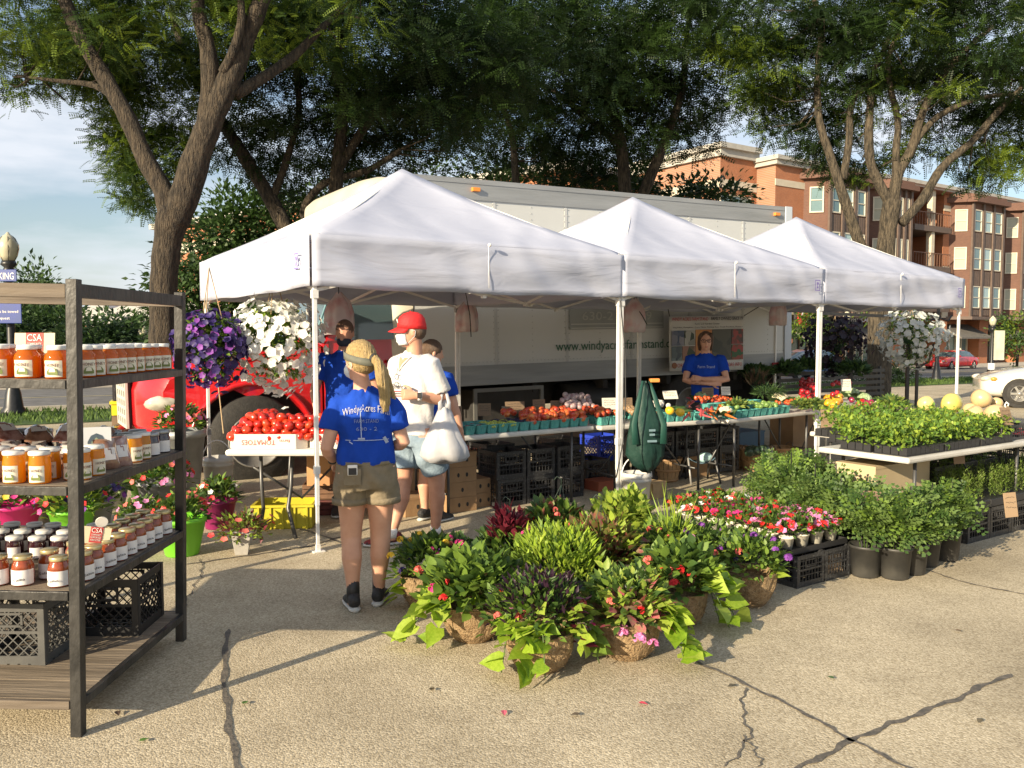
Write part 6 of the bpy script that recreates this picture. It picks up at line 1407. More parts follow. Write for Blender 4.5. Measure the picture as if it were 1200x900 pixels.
# tomato table seen end on, with bowed legs
tt = thing('folding_table', 'white folding table carrying the big heap of red tomatoes', 'table', (-2.23, 6.53, 0), 0, 'folding tables of the stall')
m = MB(); m.box(0, .86, 0, 1.5, .685, .74); part('table_top', m, mat('white_moulded_top', (.66, .64, .60), .45), tt, bevel=.03)
for sx, q in ((-1, .20), (1, .42)):
    m = MB(); m.tube([(q + .02*sx, .35, .70), (q + .01*sx, .33, .4), (q - .01*sx, .30, .22), (q + .08*sx, .18 if sx > 0 else .5, .0)], .016, 8); part('leg', m, M_leg, tt, True)
for y in (1.25,):
    m = MB(); m.tube([(.2, y, .7), (.15, y, 0)], .014, 8); m.tube([(.66, y, .7), (.7, y, 0)], .014, 8); part('leg', m, M_leg, tt, True)
m = MB(); m.tube([(.12, .35, .55), (.45, .6, .25), (.8, .9, .62)], .012, 6); part('brace', m, M_leg, tt, True)
# tomato boxes with upside down lettering
M_wcard = mat('white_printed_card', (.70, .66, .58), .7, (.62, .58, .50), 9)
def tbox(x, y, label, L=.60, D=.42, h=.115):
    t = thing('tomato_box', label, 'box', (x, y, .742), R(random.uniform(-2, 2)), 'white tomato boxes'); c = .07
    P = [(c, 0), (L - c, 0), (L, c), (L, D - c), (L - c, D), (c, D), (0, D - c), (0, c)]
    for i in range(8):
        a, b = P[i], P[(i+1) % 8]; m = MB(); m.bar((a[0], a[1], h/2), (b[0], b[1], h/2), .005, h, up=(0, 0, 1)); part('side_panel', m, M_wcard, t)
    m = MB(); m.prism(P, .0, .006, axis='z'); part('bottom', m, M_wcard, t)
    text('TOMATOES', .055, M_pr, t, (L*.40, -.004, h*.46), (R(90), R(180), 0), width=.26); text('farm', .035, M_pr, t, (L*.74, -.004, h*.55), (R(90), R(180), 0), width=.08)
    return t
tbox(-2.21, 6.56, 'white cardboard tomato box at the left front corner of the tomato table'); tbox(-1.585, 6.57, 'white cardboard tomato box at the right front, partly hidden behind the blonde person', .24 + .30)
tbox(-2.20, 7.02, 'white cardboard tomato box in the second row on the left'); tbox(-1.59, 7.03, 'white cardboard tomato box in the second row on the right', .52)
M_tom = [mat('ripe_tomato', (.50, .018, .008), .16, (.42, .02, .01), 8, coat=.6), mat('orange_tomato', (.56, .055, .012), .16, (.48, .03, .01), 8, coat=.6)]
M_stem = mat('green_stem', (.08, .14, .03), .6)
def fruit_mesh(name, r, squash, lobes, m, depth=.06):
    b = MB(); n, k = 16, 9
    for i in range(k + 1):
        th = math.pi*i/k
        for j in range(n):
            a = 2*math.pi*j/n; q = 1 + depth*math.cos(lobes*a)*math.sin(th)**2; rr = r*math.sin(th)*q; z = -r*squash*math.cos(th) * (1 - .28*max(0, (i/k - .7)/.3)**2)
            b.v.append((max(1e-5, rr)*math.cos(a), max(1e-5, rr)*math.sin(a), z))
    for i in range(k):
        for j in range(n): a = i*n+j; c = i*n+(j+1)%n; b.f.append((a, c, c+n, a+n)); b.m.append(0)
    return b.mesh(name, m, True)
TM = [fruit_mesh('tomato', .040, .84, 5, M_tom[0]), fruit_mesh('tomato', .036, .88, 3, M_tom[0], .03), fruit_mesh('tomato', .042, .80, 6, M_tom[1])]
def heap(meshes, name, label, cat, group, x0, x1, y0, y1, z, peak, n, r, prof=None, sq=.8):
    """one object each, resting in layers under a rounded heap outline"""
    cx, cy = (x0+x1)/2, (y0+y1)/2; placed = []; lay = 0; zz = z + r*sq
    while len(placed) < n and lay < 9:
        s_ = 2*r*.97; nx = int((x1-x0)/s_) + 1; ny = int((y1-y0)/(s_*.88)) + 1
        for j in range(ny):
            for i in range(nx):
                x = x0 + (i + .5*((j+lay) % 2))*s_; y = y0 + (j + .35*(lay % 2))*s_*.88
                if x > x1 or y > y1: continue
                fx, fy = (x-cx)/((x1-x0)/2 + r), (y-cy)/((y1-y0)/2 + r); top = z + r*1.2 + peak*max(0, 1 - abs(fx)**2.2)*max(0, 1 - max(0, -fy)**2)
                if zz - r*.5 <= top and (zz + 2*r*sq > top - r*1.6 or fy < -.5 or lay == 0 and abs(fx) > .7): placed.append((x + random.uniform(-.25, .25)*r, y + random.uniform(-.25, .25)*r, zz + random.uniform(-.1, .25)*r))
        lay += 1; zz += r*sq*1.45
    placed.sort(key=lambda p: p[1]); out = []
    for p in placed[:n]:
        o = obj(name, random.choice(meshes), None, p, (random.uniform(-.9, .9), random.uniform(-.9, .9), random.uniform(0, 6))); sc = random.uniform(.88, 1.1); o.scale = (sc,)*3
        tag(o, label, cat, group); out.append(o)
    return out
heap(TM, 'tomato', 'ripe red tomato in the big heap on the white tomato table', 'tomato', 'tomatoes heaped on the tomato table', -2.19, -1.08, 6.60, 7.38, .80, .36, 260, .039)
# ---- teal pint baskets
M_teal = mat('teal_pulp', (.075, .30, .27), .8, (.11, .37, .33), 25, bump=.3, bscale=60)
def pint(): 
    t = obj('pint_basket', None); w0, w1, h = .041, .053, .078
    for k in range(4):
        m = MB(); m.add([(-w0, -w0, 0), (w0, -w0, 0), (w1, -w1, h), (-w1, -w1, h)], [(0, 1, 2, 3)])
        for i in range(5): x = -.8 + .4*i; m.bar((x*w0, -w0 - .001, .004), (x*w1, -w1 - .001, h - .006), .005, .003)
        m.bar((-w1 - .002, -w1 - .002, h), (w1 + .002, -w1 - .002, h), .006, .005)
        m.tf(Matrix.Rotation(k*math.pi/2, 4, 'Z')); part('basket_side', m, M_teal, t)
    m = MB(); m.box(-w0, w0, -w0, w0, 0, .003); part('basket_bottom', m, M_teal, t); return t
PINT = pint()
def pints(pts, where, z=.742, rot=TH):
    for i, (u, v) in enumerate(pts):
        nm = NAMES[i] if i < 20 else 'further'
        put(PINT, LL(u, v, z), rot + random.uniform(-.08, .08), f'teal pint basket, {nm} from left, {where}', 'basket', 'teal pint baskets of produce')
def fm(name, col, col2=None, r=.03, sq=.95, lob=2, dep=.02): return fruit_mesh(name, r, sq, lob, mat(name + '_skin', col, .35, col2, 30, coat=.2), dep)
PEACH = [fm('peach', (.52, .045, .02), (.60, .22, .05), .034, .93), fm('peach_red', (.42, .02, .025), (.52, .09, .03), .034, .93), fm('nectarine', (.40, .015, .02), (.55, .12, .03), .032, .95)]
def mixheap(meshes, name, label, cat, group, u0, u1, v0, v1, z, n, r, lift=.03):
    for k in range(n):
        u = random.uniform(u0, u1); v = random.uniform(v0, v1); q = LL(u, v); f = (v - v0)/max(.01, v1 - v0)
        o = obj(name, random.choice(meshes), None, (q.x, q.y, z + r + lift*f + random.uniform(0, .02)), (random.uniform(0, 6), random.uniform(0, 6), random.uniform(0, 6))); tag(o, label, cat, group)
A1 = [(1.60 + .118*i, .44) for i in range(12)]; pints(A1, 'front row of the peach table'); pints([(1.62 + .118*i, .565) for i in range(12)], 'second row of the peach table')
pints([(1.55 + .125*i, .70) for i in range(4)], 'back row of the peach table')
for i in range(6, 12):
    for dv in (0, .125): 
        u, v = A1[i][0], .44 + dv
        for k in range(7):
            q = LL(u + random.uniform(-.036, .036), v + random.uniform(-.036, .036)); o = obj('peach', random.choice(PEACH), None, (q.x, q.y, .742 + .072 + (.042 if k > 3 else 0) + random.uniform(0, .012)), (random.uniform(0, 6), random.uniform(0, 6), 0)); tag(o, 'red and orange peach piled in a teal basket on the left fruit table', 'peach', 'peaches on the left fruit table')
mixheap(PEACH, 'peach', 'red and orange peach piled in a teal basket on the left fruit table', 'peach', 'peaches on the left fruit table', 2.2, 2.98, .62, .78, .80, 40, .034, .05)
def berries(u, v, z, r, n, m, label, cat, name, group, sx=.045):
    pts = rng.normal(0, 1, (n, 3)); pts /= np.linalg.norm(pts, axis=1)[:, None]; pts[:, 2] = abs(pts[:, 2])*.6; mb = MB()
    for p in pts: mb.ball((p[0]*sx, p[1]*sx, p[2]*sx*.9), r, n=6, k=4)
    o = part(name, mb, m, None, True, loc=LL(u, v, z), rot=random.uniform(0, 6), kind='stuff'); return tag(o, label, cat, group)
M_grape = mat('green_grape', (.34, .42, .06), .25, (.42, .46, .10), 20, coat=.4); M_bb = mat('blueberry', (.012, .014, .045), .5, (.03, .03, .07), 40); M_rasp = mat('raspberry', (.35, .02, .04), .5, (.22, .01, .03), 60)
for i, u in enumerate((1.85, 1.96, 2.07)): 
    for j, v in enumerate((.44, .565)): berries(u, v, .80, .013, 60, M_grape, f'{["left", "middle", "right"][i]} pile of pale green grapes in the {["front", "second"][j]} row of baskets', 'grapes', 'grapes', 'grapes in pint baskets', .050)
for i, u in enumerate((2.18, 2.29, 2.03)): 
    for j, v in enumerate((.50, .64)): berries(u, v, .80, .011, 70, M_bb, f'{["left", "right", "rear"][i]} pile of dark blueberries, {["front", "second"][j]} of two, beside the green grapes', 'blueberries', 'blueberries', 'blueberries in pint baskets', .056)
for i, u in enumerate((1.60, 1.72)):
    for j, v in enumerate((.44, .565)): berries(u, v, .79, .011, 60, M_rasp, f'{["left", "right"][i]} pile of red raspberries in the {["front", "second"][j]} row of baskets near the carrier bag', 'raspberries', 'raspberries', 'raspberries in pint baskets', .042)
# price cards of cardboard
def pcard(loc, rot, w2, h, label, lean=-8, group='cardboard price cards', m=None, lines=3):
    t = MB(); t.box(-w2/2, w2/2, -.002, .002, 0, h); o = part('price_card', t, m or M_dcard, None, loc=loc, rot=(R(lean), 0, rot)); tag(o, label, 'sign', group)
    l = MB()
    for i in range(lines):
        z = h*(.8 - .6*i/max(1, lines)); x = -w2*.38
        while x < w2*.32: dx = random.uniform(.06, .16)*w2; l.bar((x, -.0035, z + random.uniform(-.03, .03)*h), (x + dx, -.0035, z + random.uniform(-.05, .05)*h), .003, .001, up=(0, 1, 0)); x += dx + .03*w2
    part('handwriting', l, M_inkb, o); return o
for i, (u, v, w2, h) in enumerate([(1.72, .85, .13, .11), (2.05, .86, .13, .12), (2.42, .88, .20, .12), (2.70, .86, .13, .13), (2.93, .84, .17, .11)]):
    pcard(LL(u, v, .85), TH - .3, w2, h, f'brown cardboard price card, {NAMES[i]} from the left behind the fruit baskets')
# middle table
pints([(3.10 + .11*i, .37) for i in range(2)], 'row just left of the tent pole', .742); pints([(3.12 + .11*i, .49) for i in range(2)], 'second row just left of the tent pole')
mixheap(PEACH, 'peach', 'red and yellow nectarine piled by the tent pole', 'nectarine', 'nectarines by the tent pole', 3.04, 3.32, .36, .62, .80, 30, .034, .05)
ONI = [fm('onion', (.42, .36, .33), (.30, .18, .2), .032, .9)]
mixheap(ONI, 'onion', 'purple and white onion in the mound behind the nectarines', 'onion', 'onions behind the nectarines', 2.95, 3.35, .70, .90, .84, 34, .032, .12)
B0 = lambda t_, v: (3.03 + 1.47*t_ , .30 - .20*t_ + v)
pints([B0(.50 + .077*i, .06) for i in range(7)], 'front row of the middle table'); pints([B0(.5 + .077*i, .18) for i in range(6)], 'second row of the middle table'); pints([B0(.42 + .08*i, .50) for i in range(5)], 'back row of the middle table')
M_pot = fm('potato', (.33, .22, .12), (.28, .18, .10), .034, .75)
mixheap([M_pot], 'potato', 'tan potato on the middle table beside the green bag', 'potato', 'potatoes on the middle table', 3.60, 3.82, .28, .60, .75, 34, .03, .07)
SQ = [fm('yellow_squash', (.78, .52, .03), (.7, .42, .02), .047, .95)]
for i, (px, py) in enumerate(((785, 481), (797, 483))): q = onz(px, py, .86); o = obj('yellow_squash', SQ[0], None, q, (0, .3, 0)); tag(o, ['left', 'right'][i] + ' round yellow squash on the middle table', 'squash', 'yellow squash')
ZU = MB(); ZU.loft([((0, 0, 0), .012, .012), ((.03, 0, 0), .024, .024), ((.12, 0, 0), .026, .026), ((.17, 0, 0), .018, .018), ((.19, 0, .0), .006, .006)], 10); zm = ZU.mesh('zucchini', mat('zucchini_skin', (.03, .08, .02), .35, (.06, .13, .03), 30), True)
for i in range(9): q = LL(3.95 + .05*(i % 3), .24 + .05*(i//3), .83 + .03*(i % 2)); o = obj('zucchini', zm, None, q, (0, 0, TH + random.uniform(-.5, .5))); tag(o, 'dark green zucchini lying on the teal baskets', 'zucchini', 'zucchini beside the yellow squash')
CA = MB(); CA.loft([((0, 0, 0), .015, .015), ((.05, 0, 0), .013, .013), ((.13, 0, 0), .007, .007), ((.17, 0, 0), .002, .002)], 8); ca = [CA.mesh('carrot', mat('carrot_skin', (.62, .17, .03), .5, (.55, .13, .02), 20), True), CA.mesh('radish_root', mat('pink_root', (.50, .10, .10), .5, (.42, .07, .08), 20), True)]
for i in range(44):
    right = i % 3 == 0; q = onz(random.uniform(842, 853) if right else random.uniform(805, 838), random.uniform(466, 486), .84); o = obj('carrot', ca[0] if right or i % 4 == 0 else ca[1], None, (q.x, q.y, .82 + random.uniform(0, .07)), (0, random.uniform(-.2, .5), random.uniform(-2.2, -.9)))
    tag(o, 'orange carrot in the bunch beside the cauliflower' if right else 'reddish carrot in the heap on the middle table', 'carrot', 'carrots on the middle table')
def cauli(px, py, z, r, label, green=False):
    b = MB(); c0 = MB()
    for k in range(46):
        d = rng.normal(0, 1, 3); d /= np.linalg.norm(d); d[2] = abs(d[2])*.8; c0.ball(d*r*.72, r*.34, n=8)
    q = onz(px, py, z); t = thing('cabbage' if green else 'cauliflower', label, 'cabbage' if green else 'cauliflower', q, 0, 'cauliflowers and cabbages')
    part('head', c0, mat('cabbage_green', (.22, .30, .14), .6, (.30, .38, .22), 12) if green else mat('cream_curd', (.66, .60, .42), .8, (.60, .54, .36), 30), t, True)
    n = 26; a = rng.uniform(0, 6.28, n); pts = np.stack([np.cos(a)*r*.6, np.sin(a)*r*.6, np.full(n, -r*.4)], 1); dd = np.stack([np.cos(a), np.sin(a), np.full(n, .8)], 1)
    obj('leaves', cloud_mesh('leaves', pts, dd, np.full(n, r*1.3), leafy(1, .7), [HG[1]]), t, kind='stuff'); return t
cauli(850, 483, .82, .075, 'cream cauliflower at the right end of the middle table'); cauli(822, 466, .90, .085, 'pale green cabbage in front of the person with crossed arms', True)
cauli(914, 468, .86, .10, 'pale cauliflower left of the red radishes'); cauli(938, 470, .84, .075, 'smaller pale cauliflower beside the radishes', True)
cauli(999, 462, .88, .09, 'greenish cabbage right of the tent pole', True); cauli(1013, 468, .86, .085, 'grey green cabbage beside the yellow peppers', True); cauli(1028, 477, .84, .075, 'cream cauliflower at the far end of the vegetables')
pcard(onz(776, 493, .70) + V(0, -.02, .0), TH - .25, .13, .115, 'brown card hanging on the front edge of the middle table on the left', 0); pcard(onz(793, 500, .66) + V(0, -.02, 0), TH - .25, .13, .12, 'brown card hanging lowest on the front edge of the middle table', 0)
pcard(LL(3.42, .62, .86), TH - .3, .16, .12, 'white and red price card behind the tent pole', -8, m=M_wcard); pcard(LL(3.72, .75, .86), TH - .3, .22, .10, 'low brown card behind the potatoes'); pcard(LL(4.30, .62, .93), TH - .3, .17, .10, 'pink lettered white card behind the carrots', -30, m=M_wcard)
M_onw = fm('white_onion', (.66, .64, .6), (.6, .56, .5), .028, .9)
mixheap([M_onw], 'white_onion', 'small white onion in the row behind the potatoes', 'onion', 'white onions', 3.9, 4.25, .55, .75, .84, 22, .026, .02)
# right table
C0 = lambda t_, v: (4.53 + 1.85*t_, .02 + .18*t_ + v)
pints([C0(.04 + .062*i, .06) for i in range(10)], 'front row of the right vegetable table'); pints([C0(.06 + .066*i, .19) for i in range(9)], 'second row of the right vegetable table', .775); pints([C0(.04 + .068*i, .36) for i in range(8)], 'third row of the right vegetable table', .80)
CT = [fm('cherry_tomato', (.55, .12, .02), (.5, .05, .02), .020, .95)]
mixheap(CT, 'cherry_tomato', 'small orange tomato in the rear teal baskets', 'tomato', 'cherry tomatoes in the rear baskets', 4.62, 5.1, .45, .60, .87, 44, .02, .03); mixheap(CT, 'cherry_tomato', 'small red tomato in the front baskets at the right', 'tomato', 'cherry tomatoes at the right of the front row', 5.62, 6.0, .10, .3, .82, 30, .02, .01)
mixheap([fm('cucumber_chunk', (.10, .2, .04), (.2, .3, .08), .026, 1.2)], 'green_pepper', 'small green pepper in the front teal baskets', 'pepper', 'green peppers in front baskets', 4.75, 5.5, .12, .36, .81, 30, .02, .02)
PEP = [fm('red_radish', (.42, .012, .018), (.32, .01, .02), .030, 1.0, 4, .08)]
for i in range(70):
    q = onz(random.uniform(938, 960) if i % 5 else random.uniform(972, 998), random.uniform(445, 464), .92); o = obj('red_radish', PEP[0], None, (q.x, q.y, .86 + random.uniform(0, .12)), (random.uniform(0, 6), random.uniform(0, 6), 0)); tag(o, 'red radish in the bright red mound beyond the right tent pole', 'radish', 'radishes by the right tent pole')
YP = [fm('yellow_pepper', (.75, .40, .02), (.65, .3, .02), .036, 1.15, 4, .12), fm('orange_pepper', (.72, .25, .02), (.65, .3, .02), .034, 1.15, 4, .12)]
for i in range(20): q = onz(random.uniform(968, 986), random.uniform(464, 474), .88); o = obj('yellow_pepper', YP[i % 4 == 0], None, (q.x, q.y, .84 + random.uniform(0, .05)), (random.uniform(0, 6), random.uniform(0, 6), 0)); tag(o, 'yellow pepper piled just right of the tent pole', 'pepper', 'yellow peppers right of the pole')
RB = [fm('red_onion', (.30, .02, .06), (.2, .01, .05), .034, .95), fm('red_pepper', (.5, .01, .01), (.4, .01, .01), .034, 1.1, 4, .1)]
for i in range(16): q = onz(random.uniform(998, 1022), random.uniform(470, 477), .86); o = obj('red_onion', RB[i % 2], None, (q.x, q.y, .84 + random.uniform(0, .05)), (random.uniform(0, 6), random.uniform(0, 6), 0)); tag(o, 'red onion or pepper at the rear right of the seedlings', 'onion', 'red onions at the rear right')
def greens(px, py, z, r, n, ls, mats, label, tm=None, flat=.6, up=.35, name='leafy_greens'):
    q = onz(px, py, z); k = n; pts = rng.normal(0, 1, (k, 3)); pts /= np.linalg.norm(pts, axis=1)[:, None]; pts *= (rng.uniform(.2, 1, k)**.5)[:, None]; pts[:, 2] = abs(pts[:, 2])*flat; d = pts + rng.normal(0, .35, (k, 3)); d[:, 2] += up
    o = obj(name, cloud_mesh(name, pts*r, d, rng.uniform(.6, 1.2, k)*ls, tm or leaf4(1, .5), mats), None, q, kind='stuff'); return tag(o, label, 'greens', 'bunches of leafy greens')
G1 = [mat('kale_dark', (.025, .06, .02), .6, (.04, .085, .03), 8, trans=.2), mat('kale_mid', (.06, .12, .03), .6, (.08, .15, .04), 8, trans=.25)]; G2 = [G1[1], mat('lettuce_light', (.22, .30, .06), .55, (.28, .34, .08), 8, trans=.3)]
greens(885, 437, 1.02, .26, 700, .10, [HG[1], HG[1], G1[1]], 'flat mass of green herbs at the rear left of the vegetables', flat=.35); greens(920, 437, 1.0, .24, 500, .12, G1, 'dark kale bunches in the middle of the back row'); greens(945, 433, 1.02, .24, 500, .13, G1, 'dark leafy bunch right of centre in the back row')
greens(965, 432, 1.02, .22, 400, .12, G1, 'leafy bunch behind the right tent pole'); greens(1000, 437, .98, .24, 400, .14, G1, 'spreading dark greens with long leaves at the rear right'); greens(900, 462, .92, .17, 500, .10, G1, 'bundle of green beans and chives in the middle of the right table', diamond(1, .12), .5, 0)
greens(955, 478, .82, .15, 500, .06, G2, 'pale frilly lettuce drooping over the table corner', up=.0); greens(940, 476, .84, .12, 320, .05, G2, 'light green lettuce left of the table corner'); greens(886, 452, .93, .15, 260, .14, [M_brown, G1[0], mat('brown_stalk', (.16, .11, .06), .8)], 'brown rooted bunch standing in the middle of the vegetables', diamond(1, .16), 1.0, 1.0)
greens(860, 438, .98, .2, 260, .10, G1, 'dark greens beside the person with crossed arms'); greens(1045, 476, .86, .14, 200, .09, G2, 'light leaves beyond the yellow peppers'); greens(862, 478, .83, .10, 180, .08, G2, 'green leaves round the cauliflower on the middle table')
pcard(LL(5.05, .78, .9), TH - .3, .15, .12, 'brown card in front of the herbs on the right table', m=M_dcard); pcard(LL(5.35, .78, .92), TH - .3, .12, .10, 'small white card before the kale on the right table', m=M_wcard); pcard(onz(992, 458, .95), TH - .3, .14, .14, 'red lettered white card among the radishes', m=M_wcard)
# ---- things under the tables
def carton(loc, rot, L, D, h, label, holes=2, m=None, group='cardboard cartons under the tables'):
    t = thing('carton', label, 'box', loc, rot, group)
    b = MB(); b.box(-L/2, L/2, -D/2, D/2, 0, h); part('body', b, m or M_brownc, t, bevel=.004)
    b = MB(); b.box(-L/2 - .003, L/2 + .003, -D/2 - .003, D/2 + .003, h - .02, h + .002); part('lid_flap', b, m or M_brownc, t)
    for i in range(holes): x = (-.045 + .09*i) if holes == 2 else 0; hb = MB(); hb.lathe([(.012, 0), (.012, .003)], 10, M=Matrix.Rotation(R(90), 3, 'X') @ Matrix.Diagonal((1, 1.7, 1))); part('hand_hole', hb, M_dark, t, loc=(x, -D/2 - .001, h*.5))
    return t
for k in range(4): q = onz(530, 601, 0); carton((q.x, q.y + .18, .138*k), TH + R(random.uniform(-2, 2)), .30, .34, .136, f'brown cardboard carton with hand holes, {["lowest", "second", "third", "topmost"][k]} in the tallest stack', 2 if k != 1 else 1)
for k in range(2): q = onz(553, 596, 0); carton((q.x + .03, q.y + .2, .136*k), TH, .30, .3, .134, ['lower brown carton between the tall stack and the black crates', 'upper brown carton between the tall stack and the black crates'][k])
q = onz(482, 606, 0); carton((q.x, q.y + .2, 0), TH, .34, .32, .17, 'brown carton on the ground between the legs of the person in red cap'); q = onz(500, 597, 0); carton((q.x, q.y + .5, 0), TH, .4, .3, .3, 'taller brown carton behind the legs of the person in red cap', 1)
q = onz(552, 560, .2); carton((q.x, q.y + .35, .30), TH, .34, .3, .16, 'red and white carton under the left end of the fruit table', 0, m=mat('red_carton', (.32, .06, .04), .8))
lat = crate(mat('worn_black_crate', (.03, .03, .032), .4, (.12, .13, .13), 60, ramp=(.55, .75)), .33, .33, .26, False)
for c_ in range(3):
    for k in range(2):
        q = onz([588, 623, 658][c_], [594, 589, 584][c_], 0); put(lat, (q.x, q.y + .17, .262*k), TH + R(random.uniform(-2, 2)), f'black lattice crate, {["lower", "upper"][k]} of the {["left", "middle", "right"][c_]} stack under the fruit table', 'crate', 'black lattice crates under the fruit table')
for i in range(5):
    q = LL(1.9 + .42*i, 1.15); put(lat, (q.x, q.y, .02 + .262*(i % 2)), TH, f'dark crate deep under the fruit table, {NAMES[i]} from the left', 'crate', 'dark crates deep under the fruit table')
BLU = crate(mat('blue_crate_plastic', (.02, .05, .42), .4), .33, .33, .28)
for i in range(4):
    for k in range(2): q = LL(4.35 + .36*i, .95); put(lat, (q.x, q.y, .02 + .262*k), TH, f'dark crate before the legs of the person with crossed arms, {NAMES[i]} from left, {["lower", "upper"][k]}', 'crate', 'dark crates deep under the vegetable table')
q = onz(695, 541, .22); put(BLU, (q.x + .1, q.y + .2, .22), TH, 'bright blue milk crate under the tables behind the tent pole', 'crate')
q = onz(697, 552, .1); carton((q.x + .12, q.y + .25, 0), TH, .5, .36, .215, 'low carton carrying the blue milk crate', 0, m=M_dcard); q = onz(640, 530, .3); carton((q.x + .2, q.y + .8, 0), TH, .4, .3, .6, 'tall brown carton behind the black crates under the table', 0, m=M_dcard)
q = onz(705, 575, 0); carton((q.x, q.y + .1, 0), TH, .26, .24, .10, 'small terracotta coloured box beside the white bucket', 0, m=mat('terracotta', (.35, .10, .05), .8)); 
q = onz(765, 585, 0); carton((q.x, q.y + .1, 0), TH + .2, .22, .2, .16, 'small pale wood box right of the white bucket', 0, m=mat('pale_wood', (.48, .33, .17), .7, (.40, .27, .13), 12))
# bushel baskets
M_bush = mat('basket_wood', (.46, .30, .15), .75, (.38, .23, .11), 10, bump=.2, bscale=30, stretch=(4, 4, .6)); M_bush2 = mat('basket_band', (.40, .24, .12), .75, (.46, .28, .14), 12)
def bushel():
    t = obj('bushel_basket', None); n = 20
    for k in range(n):
        a = 2*math.pi*k/n; w2 = 2*math.pi/n*.44; m = MB(); ro = .002 if k % 2 else 0
        for z, r in ((0, .125), (.13, .15), (.26, .17)):
            for s_ in (-w2, w2): m.v.append(((r + ro)*math.cos(a + s_), (r + ro)*math.sin(a + s_), z))
        m.f += [(0, 1, 3, 2), (2, 3, 5, 4)]; m.m += [0, 0]; part('slat', m, M_bush, t, solid=.004)
    for z, r in ((.02, .130), (.13, .155), (.25, .173)):
        m = MB(); m.loft([((0, 0, z - .013), r + .004, r + .004), ((0, 0, z + .013), r + .007, r + .007)], 28, caps=False); part('band', m, M_bush2, t, True, solid=.004)
    m = MB(); m.lathe([(.001, .012), (.12, .012)], 20); part('bottom', m, M_bush, t)
    m = MB(); m.tube([(.175, -.05, .24), (.20, -.04, .29), (.205, 0, .31), (.20, .04, .29), (.175, .05, .24)], .004, 6); m.tube([(-.175, -.05, .24), (-.20, -.04, .29), (-.205, 0, .31), (-.20, .04, .29), (-.175, .05, .24)], .004, 6); part('handle', m, M_leg, t, True); return t
BU = bushel()
for i, (px, py, lab) in enumerate([(888, 553, 'wooden bushel basket heaped with dark squash under the right table'), (919, 551, 'empty wooden bushel basket beside the tomato plants'), (783, 566, 'wooden bushel basket behind the green bag'), (863, 550, 'wooden bushel basket half hidden behind the chair'), (845, 545, 'wooden basket furthest back under the right table')]):
    q = onz(px, py, 0); put(BU, (q.x, q.y + .15, 0), i*.7, lab, 'basket', 'wooden bushel baskets', None)
ac = fm('acorn_squash', (.02, .05, .03), (.05, .09, .05), .055, 1.0, 8, .1)
for i in range(11): q = onz(888 + random.uniform(-13, 13), 528, .30); o = obj('acorn_squash', ac, None, (q.x, q.y + random.uniform(-.05, .1), .27 + random.uniform(0, .05)), (random.uniform(0, 3), 0, 0)); tag(o, 'dark green acorn squash heaped in the bushel basket', 'squash', 'squash in the bushel basket')
q = onz(808, 560, 0); carton((q.x + .05, q.y + .2, 0), TH, .32, .3, .24, 'tan paper sack like carton behind the folding chair', 0); q = onz(835, 556, 0); carton((q.x, q.y + .2, 0), TH, .3, .26, .22, 'open wooden produce crate right of the chair', 0, m=MATS['pale_wood'])
q = onz(880, 520, .2); carton((q.x, q.y + .5, 0), TH, .5, .4, .32, 'blue tub under the right vegetable table', 0, m=mat('blue_tub', (.05, .12, .2), .5)); q = onz(850, 515, .25); carton((q.x, q.y + .5, 0), TH, .45, .4, .33, 'black bin under the right vegetable table', 0, m=M_black); q = onz(940, 505, .3); carton((q.x, q.y + .4, 0), TH, .5, .4, .5, 'brown carton under the right corner of the vegetable table', 0)
# low folding stool with bowed legs
q = onz(824, 566, 0); st = thing('folding_stool', 'low folding stool with bowed metal legs and a blue cloth seat', 'stool', q, R(10))
for sx in (-1, 1): m = MB(); m.tube([(sx*.17, -.08, .0), (sx*.16, .0, .16), (sx*.15, .1, .34), (sx*.13, .13, .36)], .012, 7); m.tube([(sx*.17, .28, 0), (sx*.15, .2, .2), (sx*.14, .1, .3)], .012, 7); part('leg', m, M_leg if sx > 0 else M_steel, st, True)
m = MB(); n = 8
for j in range(n+1):
    for i in range(n+1): a, b_ = i/n*2-1, j/n; m.v.append((a*.15, .02 + b_*.22, .27 - .06*(1 - a*a)))
for j in range(n):
    for i in range(n): a = j*(n+1)+i; m.f.append((a, a+1, a+n+2, a+n+1)); m.m.append(0)
part('cloth_seat', m, mat('blue_grey_cloth', (.10, .17, .22), .8), st, True, solid=.004)
m = MB(); m.ball((.04, .1, .27), .09, .08, .06, 10); o = part('crumpled_wrap', m, mat('pale_teal_wrap', (.42, .62, .62), .6, bump=.8, bscale=20), None, True, loc=q); tag(o, 'crumpled pale teal plastic wrap lying on the folding stool', 'wrap')
